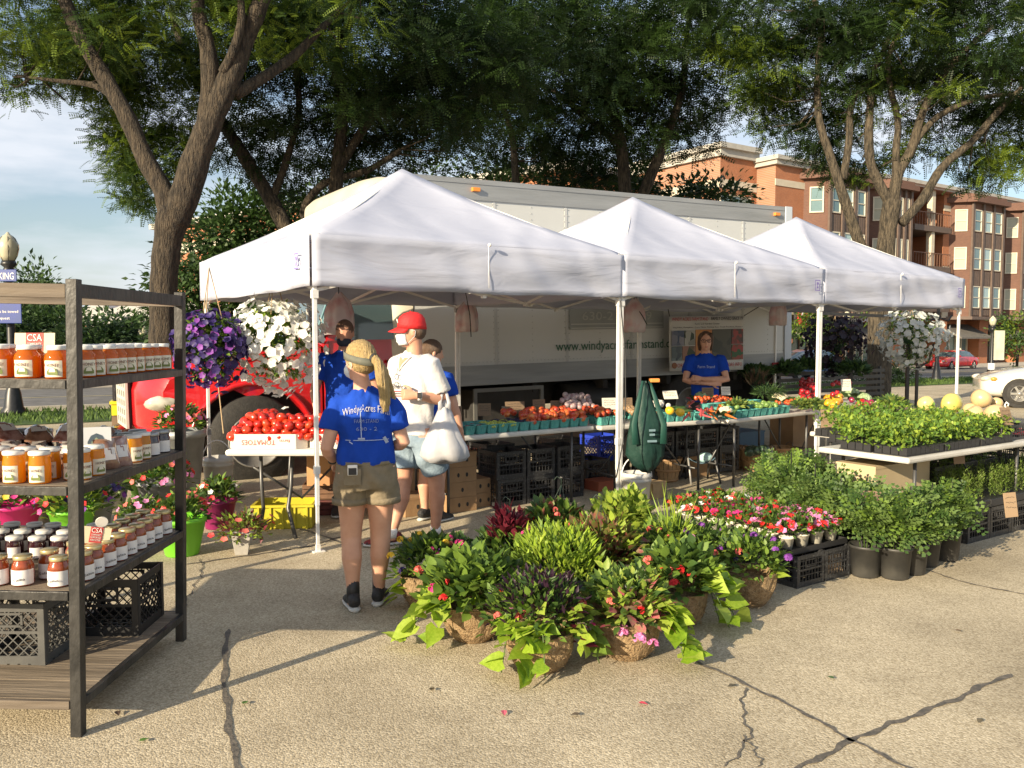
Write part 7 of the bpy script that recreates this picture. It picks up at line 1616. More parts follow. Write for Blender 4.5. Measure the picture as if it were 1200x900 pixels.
# buckets
def bucket(loc, s, label, open_=True):
    t = thing('bucket', label, 'bucket', loc, 0, 'white plastic buckets used as tent weights')
    m = MB(); m.lathe([(.115*s, 0), (.118*s, .01), (.135*s, .25*s), (.143*s, .252*s), (.144*s, .275*s), (.139*s, .29*s), (.142*s, .292*s), (.142*s, .31*s), (.13*s, .335*s), (.125*s, .335*s), (.12*s, .26*s), (.001, .255*s)], 28); part('pail', m, mat('white_pail', (.62, .61, .58), .4, (.54, .53, .49), 8), t, True)
    m = MB(); m.tube([(.142*s*math.cos(a), -.02, .29*s + .20*s*math.sin(a)) for a in [math.pi*k/12 for k in range(13)]], .006, 6); part('handle', m, M_wht, t, True); m = MB(); m.lathe([(.001, 0), (.118*s, 0)], 20); part('contents', m, mat('cement_fill', (.36, .31, .24), .9), t, loc=(0, 0, .30*s)); return t
bucket(LL(3.13, -.10), 1.0, 'white bucket weighting the middle tent pole below the green bag'); bk = LL(.10, 2.93); bucket(bk, 1.1, 'white bucket at the back left tent pole beside the truck wheel')
# green reusable bag tied to the pole
M_gbag = mat('dark_green_bag', (.005, .028, .022), .6, (.01, .045, .034), 6, bump=.5, bscale=14); gb = LL(3.09, -.10); gbt = thing('shopping_bag', 'dark green reusable shopping bag tied to the middle tent pole', 'bag', (gb.x + .10, gb.y - .03, .0), R(10))
m = MB(); n = 26; lv = [(1.18, .02, .02), (1.12, .05, .04), (1.0, .10, .06), (.85, .17, .085), (.66, .22, .10), (.52, .215, .10), (.42, .15, .08), (.36, .05, .04)]
for z, rx, ry in lv:
    for k in range(n): a = 2*math.pi*k/n; w2 = 1 + .13*math.sin(a*4 + z*5) + .09*math.sin(a*9 - z*11); m.v.append((math.cos(a)*rx*.74*w2 + (1.18 - z)*.02, math.sin(a)*ry*w2, z + .02*math.sin(a*2)))
for i in range(len(lv)-1):
    for k in range(n): a = i*n+k; b_ = i*n+(k+1)%n; m.f.append((a, b_, b_+n, a+n)); m.m.append(0)
m.f.append(tuple(range(7*n, 8*n))); m.m.append(0); part('sack', m, M_gbag, gbt, True, solid=.003)
for dx in (-.10, .12): m = MB(); m.loft([((dx*.3, -.02, 1.20), .012, .008), ((dx*.8, -.05, 1.0), .025, .01), ((dx*1.3, -.085, .8), .03, .01), ((dx*1.2, -.115, .62), .035, .008)], 8); part('strap', m, mat('mid_green_strap', (.010, .06, .045), .6), gbt, True)
m = MB(); m.cbox((.08, -.03, 1.205), .09, .05, .035); part('orange_clip', m, M_or if 'M_or' in globals() else mat('orange_print', (.75, .27, .06), .5), gbt, bevel=.006)
for i, (w2, z) in enumerate(((.06, .74), (.05, .70), (.09, .64))): m = MB(); m.box(.03 - w2/2, .03 + w2/2, -.128, -.122, z, z + .02); part('print_block', m, mat('pale_bag_print', (.14, .22, .25), .7), gbt)
# thin cords and bundles of bags on the rear poles
for i, (u, lab) in enumerate(((.62, 'pinkish bundle of plastic bags hanging left of the truck door'), (3.00, 'pinkish bundle of plastic bags hanging between the left and middle tents'), (6.05, 'pinkish bundle of plastic bags on the double rear pole'), (8.6, 'pale pink bundle of plastic bags on the far rear pole'))):
    px, py, Y = [(397, 352, 8.4), (547, 358, 10.35), (743, 357, 9.9), (912, 356, 12.6)][i]; q = at(px, py, Y - .12); t = thing('bag_bundle', lab, 'bag', q, 0, 'bundles of carrier bags hanging from the tents')
    m = MB(); n = 24; s2 = 1.0 if i != 0 else 1.05
    for z, rx in ((.06, .02), (.03, .05), (-.02, .10), (-.10, .125), (-.20, .13), (-.27, .125)):
        for k in range(n): a = 2*math.pi*k/n; m.v.append((math.cos(a)*rx*s2*(1 + .12*math.sin(a*6)), math.sin(a)*rx*.5*(1 + .2*math.sin(a*7)), z*s2*1.15 + .012*math.sin(a*5)))
    for j in range(5):
        for k in range(n): a = j*n+k; b_ = j*n+(k+1)%n; m.f.append((a, b_, b_+n, a+n)); m.m.append(0)
    m.f.append(tuple(range(5*n, 6*n))); m.m.append(0); part('bags', m, mat('pink_white_film', (.74, .66, .66), .4, (.66, .34, .36), 7, trans=.3, ramp=(.45, .7)), t, True)
    m = MB(); m.tube([(0, 0, .05), (0, 0, .22)], .005, 5); part('tie', m, M_strap, t)
for a, b_ in (((545, 340, 9.9), (552, 395, 9.9)), ((727, 352, 7.55), (733, 470, 7.55)), ((733, 470, 7.55), (722, 560, 7.5)), ((744, 357, 9.8), (758, 380, 9.6))):
    m = MB(); p, q = at(*a), at(*b_); m.tube([p, p.lerp(q, .5) + V(.02, 0, -.02), q], .006, 5); o = part('cord', m, M_strap); tag(o, {545: 'black cord hanging down the rear pole between the left and middle tents', 727: 'black strap running down from the valance of the middle pole', 733: 'black strap trailing from the green bag towards the bucket', 744: 'short black cord at the head of the double rear pole'}[a[0]], 'cord')
# left of the tomato table: yellow tub, wood crates, upright carton
q = onz(330, 620, 0); yt = thing('plastic_tub', 'yellow plastic tub on the ground under the tomato table', 'tub', (q.x, q.y + .16, 0), R(4)); M_yel = mat('yellow_plastic', (.52, .46, .03), .4, (.46, .40, .03), 6)
for a_ in ((-.24, .24, -.16, -.15), (-.24, .24, .15, .16), (-.24, -.23, -.15, .15), (.23, .24, -.15, .15)): m = MB(); m.box(*a_, .0, .19); part('tub_side', m, M_yel, yt)
m = MB(); m.box(-.24, .24, -.16, .16, .0, .01); part('tub_bottom', m, M_yel, yt)
for a_ in ((-.26, .26, -.18, -.155), (-.26, .26, .155, .18), (-.26, -.235, -.155, .155), (.235, .26, -.155, .155)): m = MB(); m.box(*a_, .185, .205); part('rim', m, M_yel, yt)
for i in range(5): m = MB(); x = -.2 + .1*i; m.box(x - .008, x + .008, -.175, -.16, 0, .185); part('rib', m, M_yel, yt)
q = onz(375, 607, 0)
for k in range(2):
    t = thing('wooden_crate', ['lower dark red fruit crate beside the left tent pole', 'upper brown slatted fruit crate beside the left tent pole'][k], 'crate', (q.x + .03, q.y + .25, .145*k), R(6), 'wooden fruit crates by the left pole'); mm = mat('dark_red_wood', (.14, .035, .03), .8, (.09, .03, .025), 10) if k == 0 else mat('brown_crate_wood', (.19, .10, .055), .8, (.13, .07, .04), 10)
    for z in (.01, .055, .10):
        for (x0, x1, y0, y1) in ((-.22, .22, -.15, -.14), (-.22, .22, .14, .15), (-.22, -.21, -.14, .14), (.21, .22, -.14, .14)): m = MB(); m.box(x0, x1, y0, y1, z, z + .038); part('slat', m, mm, t)
    m = MB(); m.box(-.21, .21, -.14, .14, 0, .01); part('crate_bottom', m, mm, t)
q = onz(372, 571, .29); carton((q.x, q.y + .1, .30), R(4), .20, .18, .30, 'upright tan printed carton standing on the crates behind the left tent pole', 0, m=mat('tan_printed', (.50, .27, .12), .8, (.45, .22, .10), 8))
q = onz(385, 590, .1)
# crates far left behind the rack: yellow tub, black crate and yellow bag
q = onz(128, 540, 0); yc = thing('crate_stack_base', 'yellow crate glimpsed between rack shelves in front of the truck bumper', 'crate', (q.x, q.y + .6, 0), R(20)); m = MB(); m.box(-.2, .2, -.16, .16, .55, .73); m.box(-.22, .22, -.18, .18, .70, .74); part('body', m, M_yel if 0 else mat('bright_yellow', (.72, .62, .02), .4), yc); m = MB(); m.box(-.2, .2, -.16, .16, 0, .54); part('support_box', m, M_dcard, yc)
put(lat, (q.x, q.y + .6, .745), R(20), 'black lattice crate on the yellow crate near the truck grille', 'crate', None, (1.1, 1, 1.1)); m = MB(); m.loft([((0, 0, 0), .05, .04), ((.0, 0, .12), .07, .05), ((.02, 0, .2), .04, .04)], 10); m.loft([((.05, 0, .0), .02, .02), ((.13, 0, .2), .02, .02)], 8)
o = part('rubber_glove', m, mat('yellow_rubber', (.75, .50, .02), .5), None, True, loc=(q.x, q.y + .6, 1.02)); tag(o, 'yellow rubber glove shape on top of the black crate near the truck grille', 'glove')
# ================================================================== PLANTS
def LM(name, c, c2, tr=.3, sc=8): return mat(name, c, .5, c2, sc, trans=tr, spec=.4)
M_lime = LM('lime_leaf', (.26, .40, .025), (.36, .50, .05), .4); M_gl = LM('green_leaf', (.12, .20, .03), (.18, .28, .045)); M_dg = LM('deep_green_leaf', (.04, .085, .02), (.075, .14, .03)); M_maroon = LM('maroon_leaf', (.10, .010, .022), (.17, .02, .035)); M_dpur = LM('dark_purple_leaf', (.022, .010, .020), (.05, .02, .04)); M_var = LM('variegated_leaf', (.38, .44, .08), (.16, .27, .04), .35, 30); M_col = LM('coleus_leaf', (.22, .05, .05), (.14, .22, .04), .3, 26); M_pinkl = LM('pink_leaf', (.48, .09, .14), (.35, .28, .15), .3, 30); M_yg = LM('yellow_green_leaf', (.33, .42, .05), (.22, .34, .04)); M_tomf = LM('tomato_leaf', (.11, .18, .05), (.17, .25, .07))
def PM(name, c, t_=.3): return mat(name, c, .55, tuple(min(1, v*1.25 + .02) for v in c), 30, trans=t_)
F_red, F_cor, F_mag, F_pink, F_pur, F_vio, F_yel, F_wht = PM('red_petal', (.62, .02, .02)), PM('coral_petal', (.68, .15, .12)), PM('magenta_petal', (.60, .03, .22)), PM('pink_petal', (.72, .24, .48)), PM('purple_petal', (.22, .05, .34)), PM('deep_violet_petal', (.020, .006, .095), .1), PM('yellow_petal', (.80, .55, .04)), PM('white_petal', (.78, .78, .74))
FH = {}
def fhead(m, kind='cluster'):
    k = (m.name, kind)
    if k not in FH:
        if kind == 'cluster': n = 16; p = rng.normal(0, 1, (n, 3)); p /= np.linalg.norm(p, axis=1)[:, None]; p[:, 2] = abs(p[:, 2]); FH[k] = cloud_mesh('flower', p*.6, p, np.full(n, .75), blossom(5), [m])
        else: FH[k] = cloud_mesh('flower', np.zeros((1, 3)), np.array([(0, -.3, 1.)]), np.array([1.3]), blossom(5), [m], roll=0)
    return FH[k]
def foliage(par, c, r, n, ls, mats, tm=None, up=.35, sq=(1, 1, .75), shell=.5, name='foliage', kind='stuff', seedup=False):
    if par.name.startswith('hanging_basket'): n = int(n*1.35); r = r*1.07
    p = rng.normal(0, 1, (n, 3)); p /= np.linalg.norm(p, axis=1)[:, None]; p[:, 2] = np.where(p[:, 2] < -.35, -p[:, 2], p[:, 2]); p *= (rng.uniform(shell, 1, n))[:, None]
    lump = 1 + .16*np.sin(p[:, 0]*5 + c[0]*30) * np.sin(p[:, 1]*6 + 2) ; d = p * np.array(sq) + rng.normal(0, .4, (n, 3)); d[:, 2] += up
    return obj(name, cloud_mesh(name, p*np.array(sq)*r*lump[:, None] + np.array(c), d, rng.uniform(.65, 1.2, n)*ls, tm or leafy(1, .6), mats), par, kind=kind)
HL = {}
def heart(m):
    if m.name not in HL:
        v = [(0, 0, 0), (-.12, -.32, .0), (.15, -.46, -.02), (.45, -.36, -.04), (.75, -.16, -.10), (1, 0, -.20), (.75, .16, -.10), (.45, .36, -.04), (.15, .46, -.02), (-.12, .32, 0), (.4, 0, -.09), (.1, 0, -.03)]
        v = [(x, y, z*1.2) for x, y, z in v]; f = [(0, 1, 2, 11), (11, 2, 3, 10), (10, 3, 4), (10, 4, 5), (10, 5, 6), (10, 6, 7), (11, 10, 7, 8), (0, 11, 8, 9)]
        HL[m.name] = MB().add(v, f).mesh('leaf', m, True)
    return HL[m.name]
M_limes = [M_lime, LM('lime_leaf_pale', (.36, .48, .06), (.44, .56, .09), .4), LM('lime_leaf_deep', (.17, .30, .02), (.26, .40, .03), .4)]
def bigleaf(par, p, d, s, m):
    if m is M_lime: m = random.choice(M_limes)
    d = Vector(d).normalized(); q = d.to_track_quat('X', 'Z'); q = q @ Quaternion((1, 0, 0), random.uniform(-1.0, 1.0)); o = obj('leaf', heart(m), par, p); o.rotation_mode = 'QUATERNION'; o.rotation_quaternion = q; o.scale = (s,)*3; return o
def cascade(par, base, out, L, n, s, m):
    """a trailing stem with heart leaves, falling outward and resting on the ground"""
    out = Vector(out).normalized(); pts = []
    for k in range(7): t = k/6; pts.append(Vector(base) + out*L*.85*(.25*t + .75*t**1.1)*.8 + V(0, 0, .05*math.sin(t*3) - (base[2] - .03)*min(1, t*1.05)**1.6))
    st = MB(); st.tube(pts, .003, 5); part('stem', st, M_stem, par, True)
    for i in range(n): t = (i + random.random())/n; k = min(5, int(t*6)); p = pts[k].lerp(pts[k+1], t*6 - k); sd = V(-out.y, out.x, 0)*random.choice((-1, 1)); bigleaf(par, p + V(0, 0, .02), out*random.uniform(.3, 1) + sd*random.uniform(.1, .9) + V(0, 0, random.uniform(-.35, .35)), s*random.uniform(.7, 1.15), m)
M_coir = mat('coir_liner', (.20, .125, .06), .95, (.34, .24, .13), 45, bump=.9, bscale=90); M_wire = mat('green_wire', (.03, .05, .035), .5)
def fl(par, n, c, r, s, m, kind='cluster', zup=.6, sq=1):
    for i in range(n):
        d = rng.normal(0, 1, 3); d /= np.linalg.norm(d); d[2] = abs(d[2])*zup + .25; d[1] -= .25; o = obj('flower', fhead(m, kind), par, (c[0] + d[0]*r, c[1] + d[1]*r, c[2] + d[2]*r*sq)); o.scale = (s*random.uniform(.8, 1.15),)*3; o.rotation_euler = (random.uniform(-.5, .5), random.uniform(-.5, .5), random.uniform(0, 6))
def basket(px, py, Y0, label, r=.165, h=.19, hook=None):
    q = onz(px, py, 0); t = thing('hanging_basket', label, 'flower basket', (q.x, q.y + r*.7, 0), 0, 'coir lined hanging baskets standing on the ground')
    m = MB(); n = 30; pr = [(.001, .002), (r*.55, .0), (r*.78, h*.22), (r*.94, h*.6), (r, h), (r*1.04, h + .012), (r*.9, h + .01), (r*.85, h*.8), (.001, h*.78)]
    for rr, z in pr:
        for k in range(n): a = 2*math.pi*k/n; e = random.uniform(-.008, .008) if rr > .02 else 0; m.v.append(((rr + e)*math.cos(a), (rr + e)*math.sin(a), z + e*.5))
    for i in range(len(pr)-1):
        for k in range(n): a = i*n+k; b = i*n+(k+1)%n; m.f.append((a, b, b+n, a+n)); m.m.append(0)
    part('coir_liner', m, M_coir, t)
    nf = 420; a = rng.uniform(0, 6.28, nf); z = rng.uniform(.01, h, nf); rr = r*(.6 + .42*(z/h)**.6); p = np.stack([np.cos(a)*rr, np.sin(a)*rr, z], 1); d = np.stack([np.cos(a), np.sin(a), rng.normal(0, .8, nf)], 1) + rng.normal(0, .7, (nf, 3)); obj('coir_fibres', cloud_mesh('coir_fibres', p, d, rng.uniform(.012, .03, nf), diamond(1, .12), [M_coir]), t, kind='stuff')
    if hook:
        m = MB(); hx, hy, hz = hook
        for k in range(3): a = 2.1*k + .4; m.tube([(r*math.cos(a), r*math.sin(a), h), (r*.5*math.cos(a) + hx*.4, r*.5*math.sin(a) + hy*.4, h + hz*.5), (hx, hy, h + hz)], .0022, 5)
        m.tube([(hx, hy, h + hz), (hx, hy, h + hz + .04), (hx - .03, hy, h + hz + .06), (hx - .05, hy, h + hz + .035)], .003, 5); part('wire_hanger', m, M_wire, t, True)
    return t
h0 = .19
t = basket(497, 716, 0, 'basket with yellow marigolds and purple petunias at the left of the flower group', .16)
foliage(t, (.04, 0, .25), .22, 620, .055, [M_gl, M_dg], up=.5); foliage(t, (.16, .08, .26), .15, 240, .06, [M_dg], up=.4)
fl(t, 5, (-.03, -.02, .28), .19, .026, F_yel); fl(t, 7, (.16, 0, .28), .15, .028, F_mag); fl(t, 4, (.20, .0, .26), .14, .026, F_pur); fl(t, 2, (-.14, -.05, .22), .10, .028, F_vio); fl(t, 2, (.05, .1, .3), .16, .022, F_cor)
for i in range(7): bigleaf(t, (-.15 + random.uniform(-.04, .05), -.10, .20 - .02*i), (-1, -.5, random.uniform(-.6, .5)), .085, M_lime)
t = basket(553, 757, 0, 'basket with red and coral geraniums and lime leaves trailing left', .175)
foliage(t, (.0, 0, .26), .25, 620, .075, [M_gl, M_dg, M_gl], leafy(1, .8), .4); fl(t, 2, (-.10, -.14, .22), .16, .036, F_red); fl(t, 3, (-.18, .02, .28), .15, .036, F_cor); fl(t, 2, (-.20, .05, .26), .14, .036, F_mag); fl(t, 2, (.14, -.14, .22), .10, .03, F_red); fl(t, 1, (.05, -.15, .2), .12, .03, F_vio)
cascade(t, (-.14, -.10, .22), (-1, -.35, 0), .33, 16, .13, M_lime); cascade(t, (-.10, -.14, .24), (-.8, -.8, 0), .2, 8, .11, M_lime)
for i in range(5): bigleaf(t, (-.12 + .03*i, -.12, .27 + .02*i), (-.6 + .2*i, -.5, .3), .10, M_lime)
t = basket(634, 794, 0, 'nearest basket with a dark purple grassy centre and lime leaves hanging down its front', .175)
foliage(t, (0, .04, .28), .23, 600, .05, [M_dpur, M_dg, M_dpur], leaf4(1, .35), .8); foliage(t, (-.04, .02, .24), .23, 420, .055, [M_gl, M_dg], up=.3); fl(t, 4, (-.16, -.06, .24), .12, .022, F_pink, 'single'); fl(t, 3, (-.20, 0, .24), .12, .025, F_cor)
cascade(t, (-.06, -.14, .24), (-.25, -1, 0), .11, 14, .11, M_lime); cascade(t, (-.13, -.10, .25), (-.8, -.75, 0), .12, 9, .10, M_lime); cascade(t, (.0, -.14, .24), (.2, -1, 0), .12, 9, .09, M_lime); cascade(t, (.18, -.02, .24), (1, -.2, 0), .16, 9, .10, M_gl)
for i in range(16): p = (.13 + random.uniform(-.05, .09), -.10 + random.uniform(-.05, .06), .20 + random.uniform(-.06, .14)); d = (random.uniform(-.6, 1), -.8, random.uniform(-.3, .5)); bigleaf(t, p, d, .085, M_yg); o = bigleaf(t, (p[0], p[1] - .006, p[2] + .004), d, .066, M_maroon); o.rotation_quaternion = t.children[-2].rotation_quaternion
t = basket(738, 778, 0, 'basket with pink coleus and coral begonias under the slanted price card', .17)
foliage(t, (0, .02, .25), .22, 480, .06, [M_gl, M_dg, M_var], up=.35); foliage(t, (.05, -.05, .24), .15, 90, .085, [M_pinkl, M_col], leafy(1, .65), .1); fl(t, 3, (-.13, -.06, .22), .13, .030, F_cor); fl(t, 3, (-.05, -.08, .26), .14, .028, F_wht, 'single'); fl(t, 1, (-.02, -.12, .24), .08, .03, F_red); fl(t, 2, (-.20, -.08, .14), .06, .032, F_mag); fl(t, 4, (.02, -.13, .10), .10, .035, F_pink)
cascade(t, (.15, -.06, .25), (1, -.45, 0), .22, 12, .135, M_lime); cascade(t, (.17, -.08, .20), (.7, -.8, 0), .2, 10, .13, M_lime)
for i in range(8): bigleaf(t, (.10 + random.uniform(-.08, .1), -.08, .26 + random.uniform(0, .08)), (random.uniform(-.5, 1), -.6, .2), .10, [M_var, M_lime][i % 2])
t = basket(800, 738, 0, 'basket with bright red geranium and large lime leaves reaching right', .165)
foliage(t, (0, 0, .26), .22, 480, .07, [M_gl, M_dg], leafy(1, .75), .4); fl(t, 5, (-.06, -.12, .26), .11, .036, F_red); fl(t, 4, (-.10, .0, .30), .12, .03, F_cor); cascade(t, (.12, -.06, .26), (1, -.12, 0), .28, 12, .165, M_lime); cascade(t, (.12, -.10, .22), (.9, -.7, 0), .22, 7, .12, M_lime); cascade(t, (.08, -.06, .30), (.6, .0, 0), .2, 6, .14, M_lime)
t = basket(884, 714, 0, 'rightmost basket with violet petunias and small pale leaves', .16)
foliage(t, (0, 0, .26), .21, 560, .05, [M_gl, M_gl, M_dg], up=.4); fl(t, 9, (.0, -.02, .26), .20, .027, F_pur); fl(t, 5, (-.14, .05, .24), .10, .024, F_vio); fl(t, 4, (-.14, 0, .26), .12, .026, F_cor); [bigleaf(t, (.14, -.08 + .03*i, .2), (1, -.5, random.uniform(-.5, .4)), .08, M_lime) for i in range(5)]
t = basket(655, 735, 0, 'basket with feathery yellow green leaves in the middle of the flower group', .165)
foliage(t, (.0, 0, .30), .27, 1100, .065, [M_yg, M_lime, M_yg, M_gl], leaf4(1, .3), .9, (1, 1, .8)); foliage(t, (0, 0, .22), .2, 200, .06, [M_dg])
t = basket(590, 700, 0, 'basket with a burgundy plume and broad green leaves near the rear left', .16, hook=(.04, 0, .36))
foliage(t, (.06, 0, .24), .22, 380, .075, [M_dg, M_gl], leafy(1, .7), .4)
foliage(t, (.03, -.02, .38), .13, 170, .075, [M_maroon], leaf4(1, .45), .9, (1, 1, 1.1), .3, name='burgundy_plume'); fl(t, 3, (.14, .02, .34), .10, .03, F_mag); cascade(t, (.1, -.05, .28), (1, -.2, 0), .2, 6, .11, M_gl)
t = basket(706, 715, 0, 'basket with pink and green coleus leaves in the middle of the flower group', .165, hook=(.0, 0, .42))
foliage(t, (0, 0, .30), .25, 520, .080, [M_col, M_col, M_yg], leafy(1, .65), .5); foliage(t, (0, 0, .22), .2, 200, .06, [M_maroon, M_dg])
t = basket(650, 672, 0, 'basket with scattered coral begonias at the back of the flower group', .16, hook=(.05, 0, .40))
foliage(t, (0, 0, .28), .22, 480, .075, [M_gl, M_dg, M_col], leafy(1, .65), .5); fl(t, 7, (0, -.02, .28), .22, .026, F_cor); fl(t, 4, (-.2, 0, .28), .12, .03, F_red)
t = basket(731, 662, 0, 'tall basket with yellow variegated leaves at the back of the flower group', .16)
foliage(t, (0, 0, .26), .21, 760, .075, [M_var, M_yg, M_var], leafy(1, .7), .5, (1, 1, 1.0)); foliage(t, (-.05, 0, .24), .2, 150, .07, [M_col])
t = basket(788, 690, 0, 'basket with pink blooms and wispy grass blades at the rear right of the flower group', .16)
foliage(t, (0, 0, .25), .21, 520, .055, [M_gl, M_yg, M_dg], up=.4); foliage(t, (.02, 0, .28), .12, 26, .30, [M_yg], diamond(1, .03), 1.6, name='grass_blades'); fl(t, 4, (.06, -.06, .26), .14, .03, F_pink); fl(t, 3, (-.05, 0, .3), .1, .028, F_cor)
t = basket(832, 690, 0, 'small basket of green leaves with violet flowers behind the lime leaves', .15)
foliage(t, (0, 0, .23), .2, 420, .055, [M_gl, M_dg], up=.4); fl(t, 6, (0, 0, .24), .18, .026, F_pur)
pcard(V(*at(746, 694, 4.52)), R(-12), .155, .125, 'slanted grey brown price card standing among the hanging baskets', -28)
for b_ in [o for o in C.objects if o.name.startswith('hanging_basket')]:
    for i in range(9): a = random.uniform(0, 6.28); bigleaf(b_, (.15*math.cos(a), .15*math.sin(a), .24 + random.uniform(-.04, .12)), (math.cos(a), math.sin(a) - .3, random.uniform(-.2, .5)), random.uniform(.07, .105), random.choice([M_lime, M_lime, M_yg, M_gl, M_var]))
# ---- impatiens flats on black crates
pa, pb = (2.12, -1.42), (2.12, -2.50)
for j in range(4):
    for i in range(2): q = LL(2.36 + .29*i, -1.55 - .30*j, 0); put(lat, q, TH, f'black lattice crate under the potted impatiens, {NAMES[j]} from the back on the {["left", "right"][i]}', 'crate', 'black crates carrying the impatiens', (.85, .87, .80))
tr = MB(); 
for j in range(2):
    q = LL(2.50, -1.70 - .58*j, .212); m = MB(); m.box(-.30, .30, -.28, .28, 0, .012); 
    for a in ((-.30, .30, -.28, -.272), (-.30, .30, .272, .28), (-.30, -.292, -.27, .27), (.292, .30, -.27, .27)): m.box(*a, .012, .035)
    o = part('plant_tray', m, M_black, None, loc=q, rot=TH); tag(o, ['rear black plant tray under the red impatiens pots', 'front black plant tray under the pink impatiens pots'][j], 'tray')
PW = obj('flower_pot', None); m = MB(); m.lathe([(.034, 0), (.047, .075), (.050, .075), (.050, .085), (.046, .085), (.044, .06), (.001, .06)], 18); part('pot', m, mat('cream_plastic_pot', (.70, .66, .54), .5), PW, True)
for j in range(9):
    for i in range(4):
        col = [F_cor, F_mag, F_pink, F_pink][min(3, int((j + .7*i)/2.6))] if (i + j) % 7 else F_red
        if j < 3: col = [F_red, F_cor, F_cor][(i + j) % 3]
        q = LL(2.27 + .155*i, -1.47 - .125*j, .226); put(PW, q, random.uniform(0, 6), f'cream pot of {col.name.split("_")[0]} impatiens, {NAMES[j]} from the back in the {["left", "second", "third", "right"][i]} row', 'plant pot', 'cream pots of impatiens on black trays')
        pl = obj('foliage', None); pp = [o for o in C.objects if o.name.startswith('flower_pot')][-1]; bpy.data.objects.remove(pl)
        foliage(pp, (0, 0, .12), .078, 60, .055, [M_dg, M_gl], leafy(1, .5), .4); n = 15 if col in (F_pink,) else 9; p = rng.normal(0, 1, (n, 3)); p /= np.linalg.norm(p, axis=1)[:, None]; p[:, 2] = abs(p[:, 2]); d = p + np.array((0, -.4, .5)); obj('flowers', cloud_mesh('flowers', p*np.array((.07, .07, .06)) + np.array((0, 0, .13)), d, rng.uniform(.035, .05, n), blossom(5), [col, col, F_wht] if col == F_cor else [col]), pp, kind='stuff')
pcard(V(*at(981, 685, 5.62)), R(22), .13, .20, 'tan price card leaning on the front corner of the impatiens crates', -14, m=mat('tan_price_card', (.36, .25, .15), .85))
for px, py, Y, lab in ((846, 622, 6.1, 'small white plant tag among the red impatiens'), (903, 640, 5.8, 'small white plant tag among the pink impatiens')): m = MB(); m.box(-.02, .02, -.001, .001, 0, .11); o = part('plant_tag', m, M_wht, None, loc=at(px, py + 12, Y), rot=(R(-10), 0, R(10))); tag(o, lab, 'tag'); e = MB(); e.box(-.014, .014, -.003, -.001, .045, .10); part('tag_print', e, F_cor, o)
# ---- tomato plants in black pots
M_bpot = mat('black_pot', (.028, .028, .027), .5, (.055, .053, .048), 10)
BP = obj('plant_pot', None); m = MB(); m.lathe([(.082, 0), (.088, .01), (.104, .195), (.110, .195), (.111, .215), (.104, .215), (.10, .18), (.001, .175)], 26); part('pot', m, M_bpot, BP, True)
pots = [(2.86, -2.66), (2.98, -2.80), (3.18, -2.80), (3.45, -2.74), (3.72, -2.74), (3.02, -2.38), (3.25, -2.44), (3.10, -2.08), (3.30, -2.10), (3.22, -1.76), (3.46, -1.70), (3.46, -1.44), (3.70, -1.42), (3.84, -1.14), (4.04, -1.35)]
for i, (u, v) in enumerate(pots):
    q = LL(u, v); lab = f'tomato plant in a black pot, {NAMES[i]} going from the front corner to the back' if i not in (4, 16) else ['leafy green plant in a dark pot beside the rosemary crates', 'last bushy plant in a dark pot before the rosemary'][i == 16]
    put(BP, q, random.uniform(0, 6), lab, 'potted plant', 'tomato plants in black pots'); pp = [o for o in C.objects if o.name.startswith('plant_pot')][-1]
    back = max(0, (v + 2.9)/1.8); hh = (.31 + .23*back) * (.95 if i in (3, 4) else .72 if v > -1.6 else 1); m = MB()
    for k in range(4): a = k*1.6 + i; m.tube([(.03*math.cos(a), .03*math.sin(a), .16), (.06*math.cos(a), .06*math.sin(a), .16 + hh*.5), (.13*math.cos(a), .13*math.sin(a), .16 + hh)], .0045, 5)
    part('stems', m, M_stem, pp, True); s = MB(); s.bar((.02, .02, .15), (.03, .02, .25 + hh), .006)
    if i % 3 == 2: 
        for z in (.35, .5): s.tube([(.11*math.cos(a*math.pi/6), .11*math.sin(a*math.pi/6), z) for a in range(13)], .003, 4)
    part('stake', s, M_black, pp)
    foliage(pp, (0, 0, .20 + hh*.42), .20, 150, .13, [M_tomf, M_gl, M_dg, M_tomf], frond(4, 1, .10, .34), .1, (1, 1, hh*2.3), .15); foliage(pp, (0, 0, .20 + hh*.45), .20, 170, .048, [M_tomf, M_gl, M_tomf], leafy(1, .45), .1, (1, 1, hh*2.4), .3)
m = pcard(V(*at(1022, 590, 5.75)), R(-20), .15, .11, 'brown card lying tilted inside the wire cage of the tomato plants', -50)
